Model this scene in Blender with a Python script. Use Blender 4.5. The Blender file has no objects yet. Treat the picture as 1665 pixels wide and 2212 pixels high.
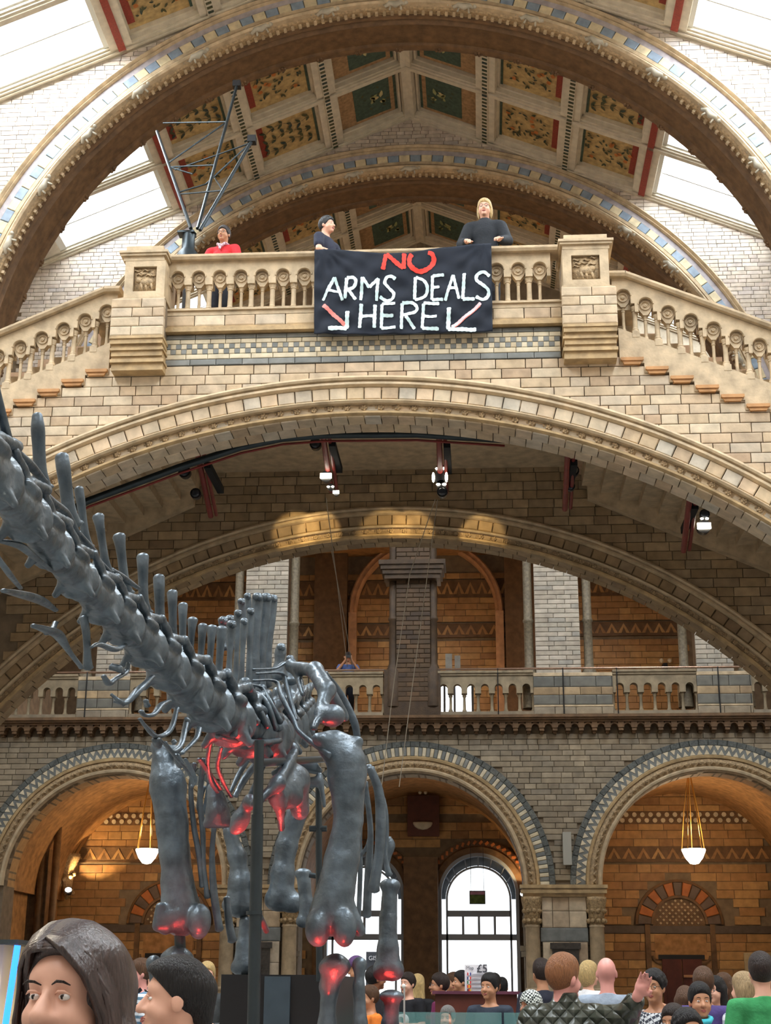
import bpy, bmesh, math, random
import numpy as np
from mathutils import Vector, Matrix, Euler
random.seed(7); np.random.seed(7)
SC = bpy.context.scene
COL = SC.collection
PI = math.pi
# ------------------------------------------------------------------ camera
W, H, F = 1665, 2212, 3138.6
EYE = Vector((0, 0, 1.5))
PITCH, YAW, ROLL = 0.317466, 0.0645532, 0.0046396
cy, sy, cp, sp = math.cos(YAW), math.sin(YAW), math.cos(PITCH), math.sin(PITCH)
FW = Vector((-sy*cp, cy*cp, sp)); RT = Vector((cy, sy, 0)); UP = RT.cross(FW)
RT, UP = math.cos(ROLL)*RT + math.sin(ROLL)*UP, -math.sin(ROLL)*RT + math.cos(ROLL)*UP
cam = bpy.data.cameras.new('camera'); cam.sensor_fit = 'HORIZONTAL'; cam.sensor_width = 36
cam.lens = 36*F/W; cam.clip_start = .05; cam.clip_end = 300
camo = bpy.data.objects.new('camera', cam); COL.objects.link(camo)
camo.matrix_world = Matrix.Translation(EYE) @ Matrix((RT, UP, -FW)).transposed().to_4x4()
SC.camera = camo
def at(x, y, D):
    """world point seen at photo pixel (x, y) on the plane Y = D"""
    d = FW*F + RT*(x-W/2) - UP*(y-H/2)
    return EYE + d*(D/d.y)
# ------------------------------------------------------------------ world, daylight, exposure
SC.view_settings.view_transform = 'Standard'; SC.view_settings.look = 'None'
SC.view_settings.gamma = 1; SC.view_settings.use_curve_mapping = False
SC.view_settings.exposure = 0.0
SC.cycles.max_bounces = 7; SC.cycles.diffuse_bounces = 4; SC.cycles.glossy_bounces = 3
SC.cycles.transparent_max_bounces = 12; SC.cycles.caustics_reflective = False; SC.cycles.caustics_refractive = False
SC.cycles.sample_clamp_indirect = 6
SC.cycles.use_denoising = True
wd = bpy.data.worlds.new('overcast_sky'); SC.world = wd; wd.use_nodes = True
nt = wd.node_tree; bg = nt.nodes['Background']
tc = nt.nodes.new('ShaderNodeTexCoord'); sx = nt.nodes.new('ShaderNodeSeparateXYZ'); rp = nt.nodes.new('ShaderNodeValToRGB')
nt.links.new(tc.outputs['Generated'], sx.inputs[0]); nt.links.new(sx.outputs['Z'], rp.inputs[0]); nt.links.new(rp.outputs[0], bg.inputs[0])
rp.color_ramp.elements[0].position = 0; rp.color_ramp.elements[0].color = (.80, .86, .90, 1)
rp.color_ramp.elements[1].position = .7; rp.color_ramp.elements[1].color = (.90, .95, 1, 1)
bg.inputs[1].default_value = 3.0
CX, HALF, EAVE = -1.46, 9.6, 8.57          # nave centre line, half width, half width of the roof
RIDGE, SLOPE = 22.36, .428
def roof_z(x): return RIDGE - SLOPE*abs(x-CX)
def area(name, loc, target, sx_, sy_, power, col=(1, 1, 1), spread=180):
    l = bpy.data.lights.new(name, 'AREA'); l.shape = 'RECTANGLE'; l.size = sx_; l.size_y = sy_
    l.energy = power; l.color = col; l.spread = math.radians(spread)
    o = bpy.data.objects.new(name, l); COL.objects.link(o); o.location = loc
    o.rotation_euler = (Vector(target)-Vector(loc)).to_track_quat('-Z', 'Y').to_euler(); return o
SKYP = 2150.0        # daylight that the roof glazing lets in, one lamp just above each run of skylights
for s in (-1, 1):
    for (ya, yb, kp) in ((-5, 5, 1), (6, 17, 1), (17.5, 24.5, .8), (26.6, 30.9, .36), (33, 37, .45)):
        xm = CX + s*7.2; zm = roof_z(xm) + .75
        n = Vector((-s*SLOPE, 0, -1)).normalized()
        c = Vector((xm, (ya+yb)/2, zm))
        o = area('skylight_daylight', c, c+n, 1, 1, 1, (.88, .95, 1.0))
        # long side runs along the hall
        zax = -n; xax = Vector((0, 1, 0)); yax = zax.cross(xax)
        o.matrix_world = Matrix.Translation(c) @ Matrix((xax, yax, zax)).transposed().to_4x4()
        o.data.size = yb-ya; o.data.size_y = 2.9; o.data.energy = SKYP*(yb-ya)/6*kp
def spot(name, loc, target, power, col, angle=60, blend=.4, r=.04):
    l = bpy.data.lights.new(name, 'SPOT'); l.energy = power; l.color = col; l.spot_size = math.radians(angle); l.spot_blend = blend
    l.shadow_soft_size = r
    o = bpy.data.objects.new(name, l); COL.objects.link(o); o.location = loc
    o.rotation_euler = (Vector(target)-Vector(loc)).to_track_quat('-Z', 'Y').to_euler(); return o
def point(name, loc, power, col, r=.1):
    l = bpy.data.lights.new(name, 'POINT'); l.energy = power; l.color = col; l.shadow_soft_size = r
    o = bpy.data.objects.new(name, l); COL.objects.link(o); o.location = loc; return o
# ------------------------------------------------------------------ materials
def lin(r, g, b): return tuple(((c/255)/12.92 if c/255 <= .04045 else ((c/255+.055)/1.055)**2.4) for c in (r, g, b)) + (1,)
MATS = {}
def mat(name, cols, rough=.7, metal=0., mott=.25, mscale=6., emit=0., bump=0., alpha=1., spec=.4, trans=0., bscale=30.):
    """cols: one colour or several picked piece by piece; mott: slow stain; bump: fine relief"""
    if name in MATS: return MATS[name]
    m = bpy.data.materials.new(name); m.use_nodes = True; t = m.node_tree; N = t.nodes; L = t.links
    p = N['Principled BSDF']; p.inputs['Roughness'].default_value = rough; p.inputs['Metallic'].default_value = metal
    p.inputs['Specular IOR Level'].default_value = spec
    if not isinstance(cols, list): cols = [cols]
    if len(cols) > 1:
        oi = N.new('ShaderNodeObjectInfo'); ge = N.new('ShaderNodeNewGeometry'); ad = N.new('ShaderNodeMath'); ad.operation = 'ADD'
        fr = N.new('ShaderNodeMath'); fr.operation = 'FRACT'; cr = N.new('ShaderNodeValToRGB')
        L.new(oi.outputs['Random'], ad.inputs[0]); L.new(ge.outputs['Random Per Island'], ad.inputs[1]); L.new(ad.outputs[0], fr.inputs[0]); L.new(fr.outputs[0], cr.inputs[0])
        e = cr.color_ramp.elements
        while len(e) < len(cols): e.new(.5)
        for i, c in enumerate(cols): e[i].position = i/(len(cols)-1); e[i].color = c
        src = cr.outputs[0]
    else:
        rgb = N.new('ShaderNodeRGB'); rgb.outputs[0].default_value = cols[0]; src = rgb.outputs[0]
    if mott > 0:
        tcn = N.new('ShaderNodeNewGeometry'); no = N.new('ShaderNodeTexNoise'); no.inputs['Scale'].default_value = mscale; no.inputs['Detail'].default_value = 4
        L.new(tcn.outputs['Position'], no.inputs['Vector'])
        mr = N.new('ShaderNodeMapRange'); mr.inputs[1].default_value = .3; mr.inputs[2].default_value = .7
        mr.inputs[3].default_value = 1-mott; mr.inputs[4].default_value = 1+mott*.5; L.new(no.outputs[0], mr.inputs[0])
        mx = N.new('ShaderNodeMixRGB'); mx.blend_type = 'MULTIPLY'; mx.inputs[0].default_value = 1; L.new(src, mx.inputs[1]); L.new(mr.outputs[0], mx.inputs[2]); src = mx.outputs[0]
    L.new(src, p.inputs['Base Color'])
    if bump > 0:
        g2 = N.new('ShaderNodeNewGeometry'); n2 = N.new('ShaderNodeTexNoise'); n2.inputs['Scale'].default_value = bscale; n2.inputs['Detail'].default_value = 5
        b = N.new('ShaderNodeBump'); b.inputs['Strength'].default_value = bump; b.inputs['Distance'].default_value = .02
        L.new(g2.outputs['Position'], n2.inputs['Vector']); L.new(n2.outputs[0], b.inputs['Height']); L.new(b.outputs[0], p.inputs['Normal'])
    if emit > 0:
        p.inputs['Emission Color'].default_value = cols[0]; p.inputs['Emission Strength'].default_value = emit
    if alpha < 1: p.inputs['Alpha'].default_value = alpha
    if trans > 0: p.inputs['Transmission Weight'].default_value = trans
    MATS[name] = m; return m
BUFF = [lin(206,186,158), lin(192,168,136), lin(214,196,168), lin(180,158,132), lin(204,178,146), lin(192,176,154), lin(210,190,160), lin(176,150,122), lin(206,182,148)]
M_brick = mat('buff_terracotta_brick', BUFF, .62, bump=.15)
M_mortar = mat('lime_mortar', lin(128,112,92), .9)
M_vous = mat('arch_terracotta_block', [lin(206,188,160), lin(188,170,144), lin(210,184,152), lin(192,184,168), lin(184,160,130), lin(205,182,148)], .6, bump=.15)
M_stone = mat('buff_terracotta', lin(196,174,142), .6, mott=.3, bump=.2)
M_gold = mat('ochre_moulding', lin(184,156,114), .55, mott=.35, bump=.2)
M_dimst = mat('dimmed_buff_stone', lin(148,132,106), .65, mott=.35, bump=.2)  # buff stone darkened in colour so the gallery balustrade looks less lit
M_palg = mat('grey_buff_brick', [lin(184,172,156), lin(168,156,140), lin(194,182,166), lin(174,164,148), lin(160,154,144)], .6)
M_orange = mat('orange_terracotta', lin(192,142,92), .6)
M_grey = mat('blue_grey_terracotta', [lin(130,131,127), lin(117,119,116), lin(144,144,139)], .55)
M_cream = mat('cream_terracotta', [lin(208,194,166), lin(216,202,174), lin(200,182,150)], .6)
M_carve = mat('carved_terracotta', lin(182,156,120), .65, mott=.45, mscale=20, bump=.6, bscale=60)
M_pale = mat('pale_brick', [lin(214,200,182), lin(200,186,170), lin(222,210,196), lin(206,190,176), lin(192,184,178)], .6)
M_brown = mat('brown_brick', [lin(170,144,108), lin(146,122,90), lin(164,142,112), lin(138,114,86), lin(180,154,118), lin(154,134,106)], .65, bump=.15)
M_dull = mat('dull_brick', [lin(148,134,112), lin(134,120,100), lin(158,142,118), lin(142,130,112), lin(168,152,128), lin(128,116,100)], .65, bump=.15)
M_warm = mat('amber_brick', [lin(180,138,88), lin(160,118,74), lin(192,152,98), lin(146,108,70), lin(174,130,80)], .6, bump=.15)
M_warmplain = mat('amber_plaster', lin(170,126,80), .7, mott=.4)
M_darkbrown = mat('dark_brown_moulding', lin(112,84,56), .6, mott=.4, bump=.3)
M_slate = mat('slate_stone', [lin(104,102,94), lin(114,111,102), lin(96,95,89)], .6)
M_white = mat('painted_white_moulding', lin(214,204,184), .55, mott=.15)
M_red = mat('painted_red', lin(150,62,48), .6, mott=.3, mscale=25)
M_green = mat('painted_green', lin(74,94,82), .6, mott=.35, mscale=12)
M_yel = mat('painted_yellow_panel', lin(196,168,116), .6, mott=.35, mscale=8)
M_tan = mat('painted_tan_panel', lin(172,138,100), .6, mott=.35, mscale=12)
M_leafd = mat('painted_leaf_dark', [lin(62,76,58), lin(88,84,52), lin(48,66,64)], .6)
M_leafl = mat('painted_leaf_light', [lin(190,180,120), lin(150,160,110), lin(206,190,140)], .6)
M_fruit = mat('painted_fruit', lin(196,120,60), .6)
M_black = mat('black_metal', lin(26,26,28), .4, mott=0)
M_steel = mat('dark_steel', lin(58,66,70), .4, metal=.6, mott=.2)
M_redpaint = mat('red_painted_steel', lin(120,40,34), .5)
M_frame = mat('white_frame', lin(226,226,220), .5, mott=0)
M_dframe = mat('glare_grey_frame', lin(150,160,172), .5, mott=0)  # frame colour lightened to carry the glare of the bright doorway
M_glass = mat('window_glass', lin(240,250,255), .05, mott=0, alpha=.12, spec=.5)
M_wood = mat('dark_wood', lin(92,44,34), .5, mott=.3)
M_copper = mat('polished_rail', lin(170,140,120), .25, metal=.8, mott=0)
# ------------------------------------------------------------------ mesh and object helpers
def link(name, me, parent=None, label=None, cat=None, group=None, kind=None, mats=None):
    o = bpy.data.objects.new(name, me); COL.objects.link(o)
    if parent is not None:
        o.parent = parent; o.matrix_parent_inverse = WM.get(parent.name, Matrix()).inverted()
    if label: o['label'] = label
    if cat: o['category'] = cat
    if group: o['group'] = group
    if kind: o['kind'] = kind
    return o
WM = {}          # world matrices of the objects that carry children
def thing(name, label, cat, loc=(0, 0, 0), group=None):
    o = link(name, None, None, label, cat, group); o.location = loc; o.empty_display_size = .2
    WM[o.name] = Matrix.Translation(loc); return o
def struct(name, me=None, loc=(0, 0, 0)):
    o = link(name, me, None, kind='structure')
    if me is None: o.location = loc; o.empty_display_size = .2; WM[o.name] = Matrix.Translation(loc)
    return o
class MB:
    """collects simple solids, then builds ONE mesh"""
    def __init__(s): s.v = []; s.f = []; s.mi = []
    def add(s, v, f, mi=0):
        n = len(s.v); s.v += [tuple(a) for a in v]; s.f += [tuple(i+n for i in q) for q in f]; s.mi += [mi]*len(f); return s
    def box(s, x0, x1, y0, y1, z0, z1, mi=0):
        v = [(x, y, z) for z in (z0, z1) for y in (y0, y1) for x in (x0, x1)]
        return s.add(v, [(0,2,3,1), (4,5,7,6), (0,1,5,4), (2,6,7,3), (0,4,6,2), (1,3,7,5)], mi)
    def prism(s, poly, y0, y1, mi=0):
        """poly in (x, z), extruded along y"""
        n = len(poly); v = [(x, y0, z) for x, z in poly] + [(x, y1, z) for x, z in poly]
        return s.add(v, [tuple(range(n)), tuple(range(2*n-1, n-1, -1))] + [((i+1) % n, i, i+n, (i+1) % n+n) for i in range(n)], mi)
    def ring(s, c, prof, a0, a1, n, mi=0, cap=True):
        """closed profile [(r, y)] turned about the Y-parallel axis through c=(x, z); angle 0 = +x, 90 = up"""
        m = len(prof); V = []
        for k in range(n+1):
            a = a0+(a1-a0)*k/n; ca, sa = math.cos(a), math.sin(a)
            V += [(c[0]+r*ca, y, c[1]+r*sa) for r, y in prof]
        Fc = [(k*m+i, k*m+(i+1) % m, (k+1)*m+(i+1) % m, (k+1)*m+i) for k in range(n) for i in range(m)]
        if cap: Fc += [tuple(range(m-1, -1, -1)), tuple(n*m+i for i in range(m))]
        return s.add(V, Fc, mi)
    def lathe(s, c, prof, n=12, mi=0):
        """prof [(r, z)] about the vertical through c"""
        V = []
        for r, z in prof: V += [(c[0]+r*math.cos(2*PI*k/n), c[1]+r*math.sin(2*PI*k/n), c[2]+z) for k in range(n)]
        m = len(prof)
        Fc = [(j*n+k, j*n+(k+1) % n, (j+1)*n+(k+1) % n, (j+1)*n+k) for j in range(m-1) for k in range(n)]
        Fc += [tuple(range(n-1, -1, -1)), tuple((m-1)*n+k for k in range(n))]
        return s.add(V, Fc, mi)
    def tube(s, pts, rad, n=8, mi=0, flat=1.0, upv=None, cap=True):
        """swept tube; rad number or list; flat squashes one axis"""
        pts = [Vector(p) for p in pts]
        if not isinstance(rad, (list, tuple)): rad = [rad]*len(pts)
        V = []; t0 = (pts[1]-pts[0]).normalized(); ref = Vector(upv) if upv else (Vector((0, 0, 1)) if abs(t0.z) < .9 else Vector((0, 1, 0)))
        a = (ref-t0*ref.dot(t0)).normalized()
        for i, p in enumerate(pts):
            t = ((pts[min(i+1, len(pts)-1)]-pts[max(i-1, 0)])).normalized()
            a = (a-t*a.dot(t)).normalized(); b = t.cross(a)
            for k in range(n):
                q = 2*PI*k/n; V.append(p+a*(math.cos(q)*rad[i])+b*(math.sin(q)*rad[i]*flat))
        Fc = [(j*n+k, j*n+(k+1) % n, (j+1)*n+(k+1) % n, (j+1)*n+k) for j in range(len(pts)-1) for k in range(n)]
        if cap: Fc += [tuple(range(n-1, -1, -1)), tuple((len(pts)-1)*n+k for k in range(n))]
        return s.add(V, Fc, mi)
    def ball(s, c, r, n=8, mi=0, sc=(1, 1, 1)):
        V = []; m = max(4, n//2+1)
        for j in range(1, m):
            th = PI*j/m
            V += [(c[0]+r*sc[0]*math.sin(th)*math.cos(2*PI*k/n), c[1]+r*sc[1]*math.sin(th)*math.sin(2*PI*k/n), c[2]+r*sc[2]*math.cos(th)) for k in range(n)]
        Fc = [(j*n+k, (j+1)*n+k, (j+1)*n+(k+1) % n, j*n+(k+1) % n) for j in range(m-2) for k in range(n)]
        b = len(V); V += [(c[0], c[1], c[2]+r*sc[2]), (c[0], c[1], c[2]-r*sc[2])]
        Fc += [(b, k, (k+1) % n) for k in range(n)] + [(b+1, (m-2)*n+(k+1) % n, (m-2)*n+k) for k in range(n)]
        return s.add(V, Fc, mi)
    def mesh(s, name, mats, smooth=False):
        me = bpy.data.meshes.new(name); me.from_pydata(s.v, [], s.f)
        for m in (mats if isinstance(mats, (list, tuple)) else [mats]): me.materials.append(m)
        if any(s.mi): me.polygons.foreach_set('material_index', s.mi)
        if smooth is True: me.polygons.foreach_set('use_smooth', [True]*len(s.f))
        elif smooth:
            me.polygons.foreach_set('use_smooth', [True]*len(s.f)); me.update(); me.set_sharp_from_angle(angle=math.radians(smooth))
        me.update(); return me
    def build(s, name, mats, parent=None, smooth=False, label=None, cat=None, group=None, kind=None):
        return link(name, s.mesh(name, mats, smooth), parent, label, cat, group, kind)
def chamfer_box(name, m, c=.06):
    """unit box centred on origin, front edges (towards -y) chamfered: one brick"""
    h = .5; i = h-c
    v = [(-h, h, -h), (h, h, -h), (h, h, h), (-h, h, h), (-h, -i, -h), (h, -i, -h), (h, -i, h), (-h, -i, h), (-i, -h, -i*.9), (i, -h, -i*.9), (i, -h, i*.9), (-i, -h, i*.9)]
    f = [(0,3,2,1), (0,1,5,4), (1,2,6,5), (2,3,7,6), (3,0,4,7), (4,5,9,8), (5,6,10,9), (6,7,11,10), (7,4,8,11), (8,9,10,11)]
    me = bpy.data.meshes.new(name); me.from_pydata(v, [], f); me.materials.append(m); me.update(); return me
BRICKM = {}
def pieces(parent, recs, m, name='brick', key=None, limit=300):
    """recs [(cx, cy, cz, sx, sy, sz)] -> the nearest `limit` as single parts, the others joined"""
    if not recs: return
    if m.name not in BRICKM: BRICKM[m.name] = chamfer_box('piece_'+m.name, m)
    me = BRICKM[m.name]
    def score(r):
        d = Vector(r[:3])-EYE; z = d.dot(FW); x = d.dot(RT)/z*F+W/2; y = H/2-d.dot(UP)/z*F
        out = max(0, -x, x-W)+max(0, -y, y-H)
        return out*10 + z
    recs = sorted(recs, key=score)
    for r in recs[:limit]:
        o = link(name, me, parent); o.location = r[:3]; o.scale = r[3:6]
    rest = recs[limit:]
    if rest:
        V = np.array([v.co[:] for v in me.vertices]); fs = [tuple(p.vertices) for p in me.polygons]; mb = MB()
        for r in rest: mb.add((V*np.array(r[3:6])+np.array(r[:3])).tolist(), fs)
        mb.build(name+'_infill', m, parent, kind='stuff')
def brick_rows(x0, x1, z0, z1, y, L, hgt, keep, dep=.05, jt=.012, lv=.35, axis='x'):
    """running-bond rows filtered by keep(x, z)"""
    out = []; r = 0; z = z1
    while z > z0+hgt*.4:
        x = x0-random.random()*L
        while x < x1:
            l = L*random.choice((1, 1, 1, 1-lv, .55))
            cx, cz = x+l/2, z-hgt/2
            if cx > x0-.1 and cx < x1+.1 and keep(cx, cz, l/2, hgt/2):
                d = random.uniform(-.004, .004)
                out.append((cx, y+d, cz, l-jt, dep, hgt-jt) if axis == 'x' else (y+d, cx, cz, dep, l-jt, hgt-jt))
            x += l
        z -= hgt; r += 1
    return out
def voussoirs(parent, c, r0, r1, y0, y1, a0, a1, n, ms, name='voussoir', gap=.012, pat=None, limit=300):
    """wedge blocks of an arch, one object each (shared mesh per material)"""
    da = (a1-a0)/n; g = gap/((r0+r1)/2)/2; ch = .012
    meshes = []
    for m in ms:
        mb = MB(); V = []
        for (aa, rr0, rr1, yy) in ((g, r0, r1, y1), (g, r0, r1, y0+ch), (g+ch/r0, r0+ch, r1-ch, y0)):
            for a in (-da/2+aa, da/2-aa):
                for r in (rr0, rr1): V.append((r*math.cos(a), yy, r*math.sin(a)))
        # per layer: 0 (a-,r0) 1 (a-,r1) 2 (a+,r0) 3 (a+,r1)
        Fc = [(8, 9, 11, 10), (0, 2, 3, 1)]
        for b in (0, 4): Fc += [(b, b+1, b+5, b+4), (b+1, b+3, b+7, b+5), (b+3, b+2, b+6, b+7), (b+2, b, b+4, b+6)]
        mb.add(V, Fc); meshes.append(mb.mesh('voussoir_'+m.name, m))
    for k in range(n):
        a = a0+(k+.5)*da
        i = (pat(k) if pat else k) % len(ms)
        if i < 0: continue
        o = link(name, meshes[i], parent); o.location = (c[0], 0, c[1]); o.rotation_euler = (0, -a, 0)
def hole_wall(mb, x0, x1, z0, top, y0, y1, c, R, n=64, mi=0):
    """wall slab between x0..x1, z0..top(x), with a round-headed hole (centre c, radius R) open to z0"""
    xs = sorted(set([x0, x1, CX] + [c[0]-R*math.cos(PI*k/n) for k in range(n+1)] + list(np.linspace(x0, x1, 9))))
    xs = [x for x in xs if x0-1e-6 <= x <= x1+1e-6]
    for a, b in zip(xs[:-1], xs[1:]):
        if b-a < 1e-5: continue
        def lo(x):
            d = R*R-(x-c[0])**2
            if d <= 1e-9: return z0 if not (c[0]-R < (a+b)/2 < c[0]+R) else max(z0, c[1])
            return max(z0, c[1]+math.sqrt(d))
        inside = c[0]-R < (a+b)/2 < c[0]+R
        la, lb = (lo(a), lo(b)) if inside else (z0, z0)
        ta, tb = top(a), top(b)
        if la >= ta and lb >= tb: continue
        mb.prism([(a, min(la, ta)), (b, min(lb, tb)), (b, tb), (a, ta)], y0, y1, mi)
# ================================================================== BRIDGE (front plane Y = 18)
YA, TA = 18.0, .63
ZA, RA = -.42, 9.767                 # centre height and outer radius of the front arch
YB, ZB, RB = 24.3, -.06, 9.65        # rear arch wall
def zz(y, x=370, D=YA): return at(x, y, D).z
bridge = thing('stair_bridge', 'buff terracotta bridge with a wide low arch spanning the hall below the banner', 'bridge', (CX, YA, 9.0))
z_led0, z_led1, z_crs0, z_mo0 = zz(672), zz(684), zz(707), zz(723)
z_g1, z_c1, z_ck, z_c2, z_g2 = zz(734), zz(744), zz(766), zz(777), zz(790)
xNL, xNR = at(358, 650, YA).x, at(1212, 640, YA).x     # inner faces of the newels
STEP_RUN, STEP_RISE = .322, .1405
NSTEP = 12
xSR, xSL = at(1337, 748, 18).x, at(236, 776, 18).x     # where the flights leave the newels
zSR, zSL = z_g2-.02, z_g2-.02
HC = .1405
def top_line(x):
    """top of the plain brickwork"""
    if x > xSR: return zSR - STEP_RISE*(1+math.floor((x-xSR)/STEP_RUN))+.14
    if x < xSL: return zSL - STEP_RISE*(1+math.floor((xSL-x)/STEP_RUN))+.14
    return z_g2
def slope_line(x):
    """smooth rake of the flights (top of the stringer slab)"""
    if x > xSR-.02: return at(1337, 708, YA).z - (x-xSR)*STEP_RISE/STEP_RUN
    if x < xSL+.02: return at(236, 739, YA).z - (xSL-x)*STEP_RISE/STEP_RUN
    return z_led0
X0, X1 = CX-9.6, CX+9.6
mb = MB(); hole_wall(mb, X0, X1, 0, lambda x: min(z_led0, slope_line(x))-.04, YA+.06, YA+TA, (CX, ZA), RA-.50)
mb.build('core_wall', M_mortar, bridge)
recs = brick_rows(-6.6, 5.2, 5.2, z_g2, YA+.045, .40, HC,
    lambda x, z, l, h: z+h < top_line(x)+.03 and z+h < top_line(x-l*.8)+.07 and z+h < top_line(x+l*.8)+.07 and math.hypot(max(abs(x-CX)-0, 0), z-ZA) > RA-.16)
pieces(bridge, recs, M_brick)
# mouldings of the arch ring
a0, a1 = math.radians(38), math.radians(142)
def ringparts(parent, c, R, Y, ms_v, aa0, aa1, nv, back):
    k = .545/81
    mb = MB()
    mb.ring(c, [(R, Y+.1), (R, Y-.06), (R-5*k, Y-.085), (R-9*k, Y-.07), (R-10*k, Y-.03), (R-12*k, Y-.03), (R-13*k, Y-.055), (R-18*k, Y-.06), (R-22*k, Y-.02), (R-22*k, Y+.1)], aa0, aa1, 90)
    mb.build('hood_moulding', M_stone, parent, smooth=40)
    voussoirs(parent, c, R-48*k, R-22*k, Y-.012, Y+.12, aa0, aa1, nv, ms_v)
    mb = MB()
    mb.ring(c, [(R-48*k, Y+.12), (R-48*k, Y+.02), (R-50*k, Y+.02), (R-51*k, Y-.05), (R-54*k, Y-.075), (R-58*k, Y-.05), (R-59*k, Y+.12)], aa0, aa1, 90)
    mb.build('roll_moulding', M_stone, parent, smooth=40)
    mb = MB(); mb.ring(c, [(R-59*k, Y+.14), (R-59*k, Y+.03), (R-70*k, Y+.05), (R-70*k, Y+.14)], aa0, aa1, 90)
    mb.build('frieze_band', M_carve, parent, smooth=40)
    mb = MB(); mb.ring(c, [(R-70*k, Y+.14), (R-70*k, Y+.03), (R-73*k, Y-.01), (R-77*k, Y-.01), (R-81*k, Y+.03), (R-81*k, Y+.14)], aa0, aa1, 90)
    mb.build('inner_moulding', M_gold, parent, smooth=40)
    # flower studs of the frieze
    n = int((aa1-aa0)*R/.235); rr = R-64.5*k
    st = MB(); 
    for q in range(5):
        an = 2*PI*q/5; st.ball((.026*math.cos(an), -.014, .026*math.sin(an)), .021, 6, 0, (1, .8, 1))
    st.ball((0, -.024, 0), .015, 6); st.box(-.075, -.055, -.012, .02, -.012, .03); sm = st.mesh('flower_stud', M_carve, True)
    for i in range(n):
        a = aa0+(i+.5)/n*(aa1-aa0)
        o = link('flower_stud', sm, parent); o.location = (c[0]+rr*math.cos(a), Y+.035, c[1]+rr*math.sin(a)); o.rotation_euler = (0, PI/2-a, 0)
    # soffit blocks
    Ri = R-81*k; nb = 2
    dd = (back-(Y+.03))/nb
    for j in range(nb):
        voussoirs(parent, c, Ri-.012, Ri+.14, Y+.035+j*dd, Y+.03+(j+1)*dd-.008, aa0+j*.008, aa1+j*.008, nv, ms_v, name='soffit_block')
ringparts(bridge, (CX, ZA), RA, YA, [M_vous], a0, a1, 74, YA+TA)
# frieze bands between the newels
def band(y0, y1, m, name, L, proud=.0, rows=1):
    z1, z0 = y0, y1; r = []
    for k in range(rows):
        za, zb = z1-(z1-z0)*k/rows, z1-(z1-z0)*(k+1)/rows
        x = xNL+.02-(k*L/2)
        while x < xNR-.01:
            xa, xb = max(x, xNL+.02), min(x+L, xNR-.02)
            if xb-xa > .03: r.append(((xa+xb)/2, YA+.045-proud, (za+zb)/2, xb-xa-.008, .08, za-zb-.008))
            x += L
    pieces(bridge, r, m, name)
band(z_mo0-.01, z_g1, M_grey, 'tile', .42)
band(z_g1, z_c1, M_cream, 'tile', .21)
band(z_ck, z_c2, M_cream, 'tile', .30)
band(z_c2, z_g2, M_grey, 'tile', .36)
cell = .1475; rg = []; rc = []
for k in range(2):
    za = z_c1-(z_c1-z_ck)*k/2; zb = z_c1-(z_c1-z_ck)*(k+1)/2
    x = xNL+.03; i = 0
    while x < xNR-.05:
        (rg if (i+k) % 2 == 0 else rc).append((x+cell/4, YA+.045, (za+zb)/2, cell/2*1.04-.004, .08, za-zb-.006)); x += cell/2*1.0; i += 1
pieces(bridge, rg, M_grey, 'checker_tile'); pieces(bridge, rc, M_cream, 'checker_tile')
r = []; x = xNL
while x < xNR:
    l = min(random.choice((.42, .5, .36)), xNR-x); r.append((x+l/2, YA+.03, (z_led1+z_crs0)/2, l-.012, .1, z_led1-z_crs0-.01)); x += l
pieces(bridge, r, M_brick, 'parapet_block')
mb = MB()
mb.box(xNL, xNR, YA-.02, YA+.3, z_led1, z_led0)
mb.box(xNL, xNR, YA-.05, YA+.3, z_led0-.02, z_led0+.005)
mb.build('sill_course', M_stone, bridge)
mb = MB()
for zt, zb, p in ((z_crs0, z_crs0-.03, .02), (z_crs0-.03, z_crs0-.055, .055), (z_crs0-.055, z_mo0, .09)): mb.box(xNL, xNR, YA-p, YA+.1, zb, zt)
mb.build('string_course', M_gold, bridge)
# stringer slab and step ends on both flights
for s, xs in ((1, xSR), (-1, xSL)):
    sl = MB(); n = NSTEP
    for i in range(n):
        xa = xs+s*STEP_RUN*i; xb = xa+s*STEP_RUN; zt = zSR-STEP_RISE*i
        zs = [slope_line(xa+s*.001), slope_line(xb)]
        pa = [(xa, zt-STEP_RISE+.05), (xb, zt-STEP_RISE+.05), (xb, zs[1]), (xa, zs[0])]
        if s < 0: pa = pa[::-1]
        sl.prism(pa, YA+.0, YA+.3)
        st = MB(); za = zt-.02
        lo, hi = sorted((xa+s*.01, xb-s*.01))
        st.prism([(lo, za), (hi, za), (hi-.0, za-.035), (hi-.02, za-.045), (lo+.02, za-.045), (lo, za-.035)][::-1], YA-.045, YA+.1)
        st.prism([(lo+.02, za-.045), (hi-.02, za-.045), (hi-.045, za-.09), (lo+.045, za-.09)][::-1], YA-.025, YA+.1)
        st.build('step_end', M_orange, bridge)
        br = (( (xa+xb)/2, YA+.045, zt-STEP_RISE+.02-.0, STEP_RUN-.012, .09, .10),)
    sl.build('stringer', M_stone, bridge)
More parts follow.
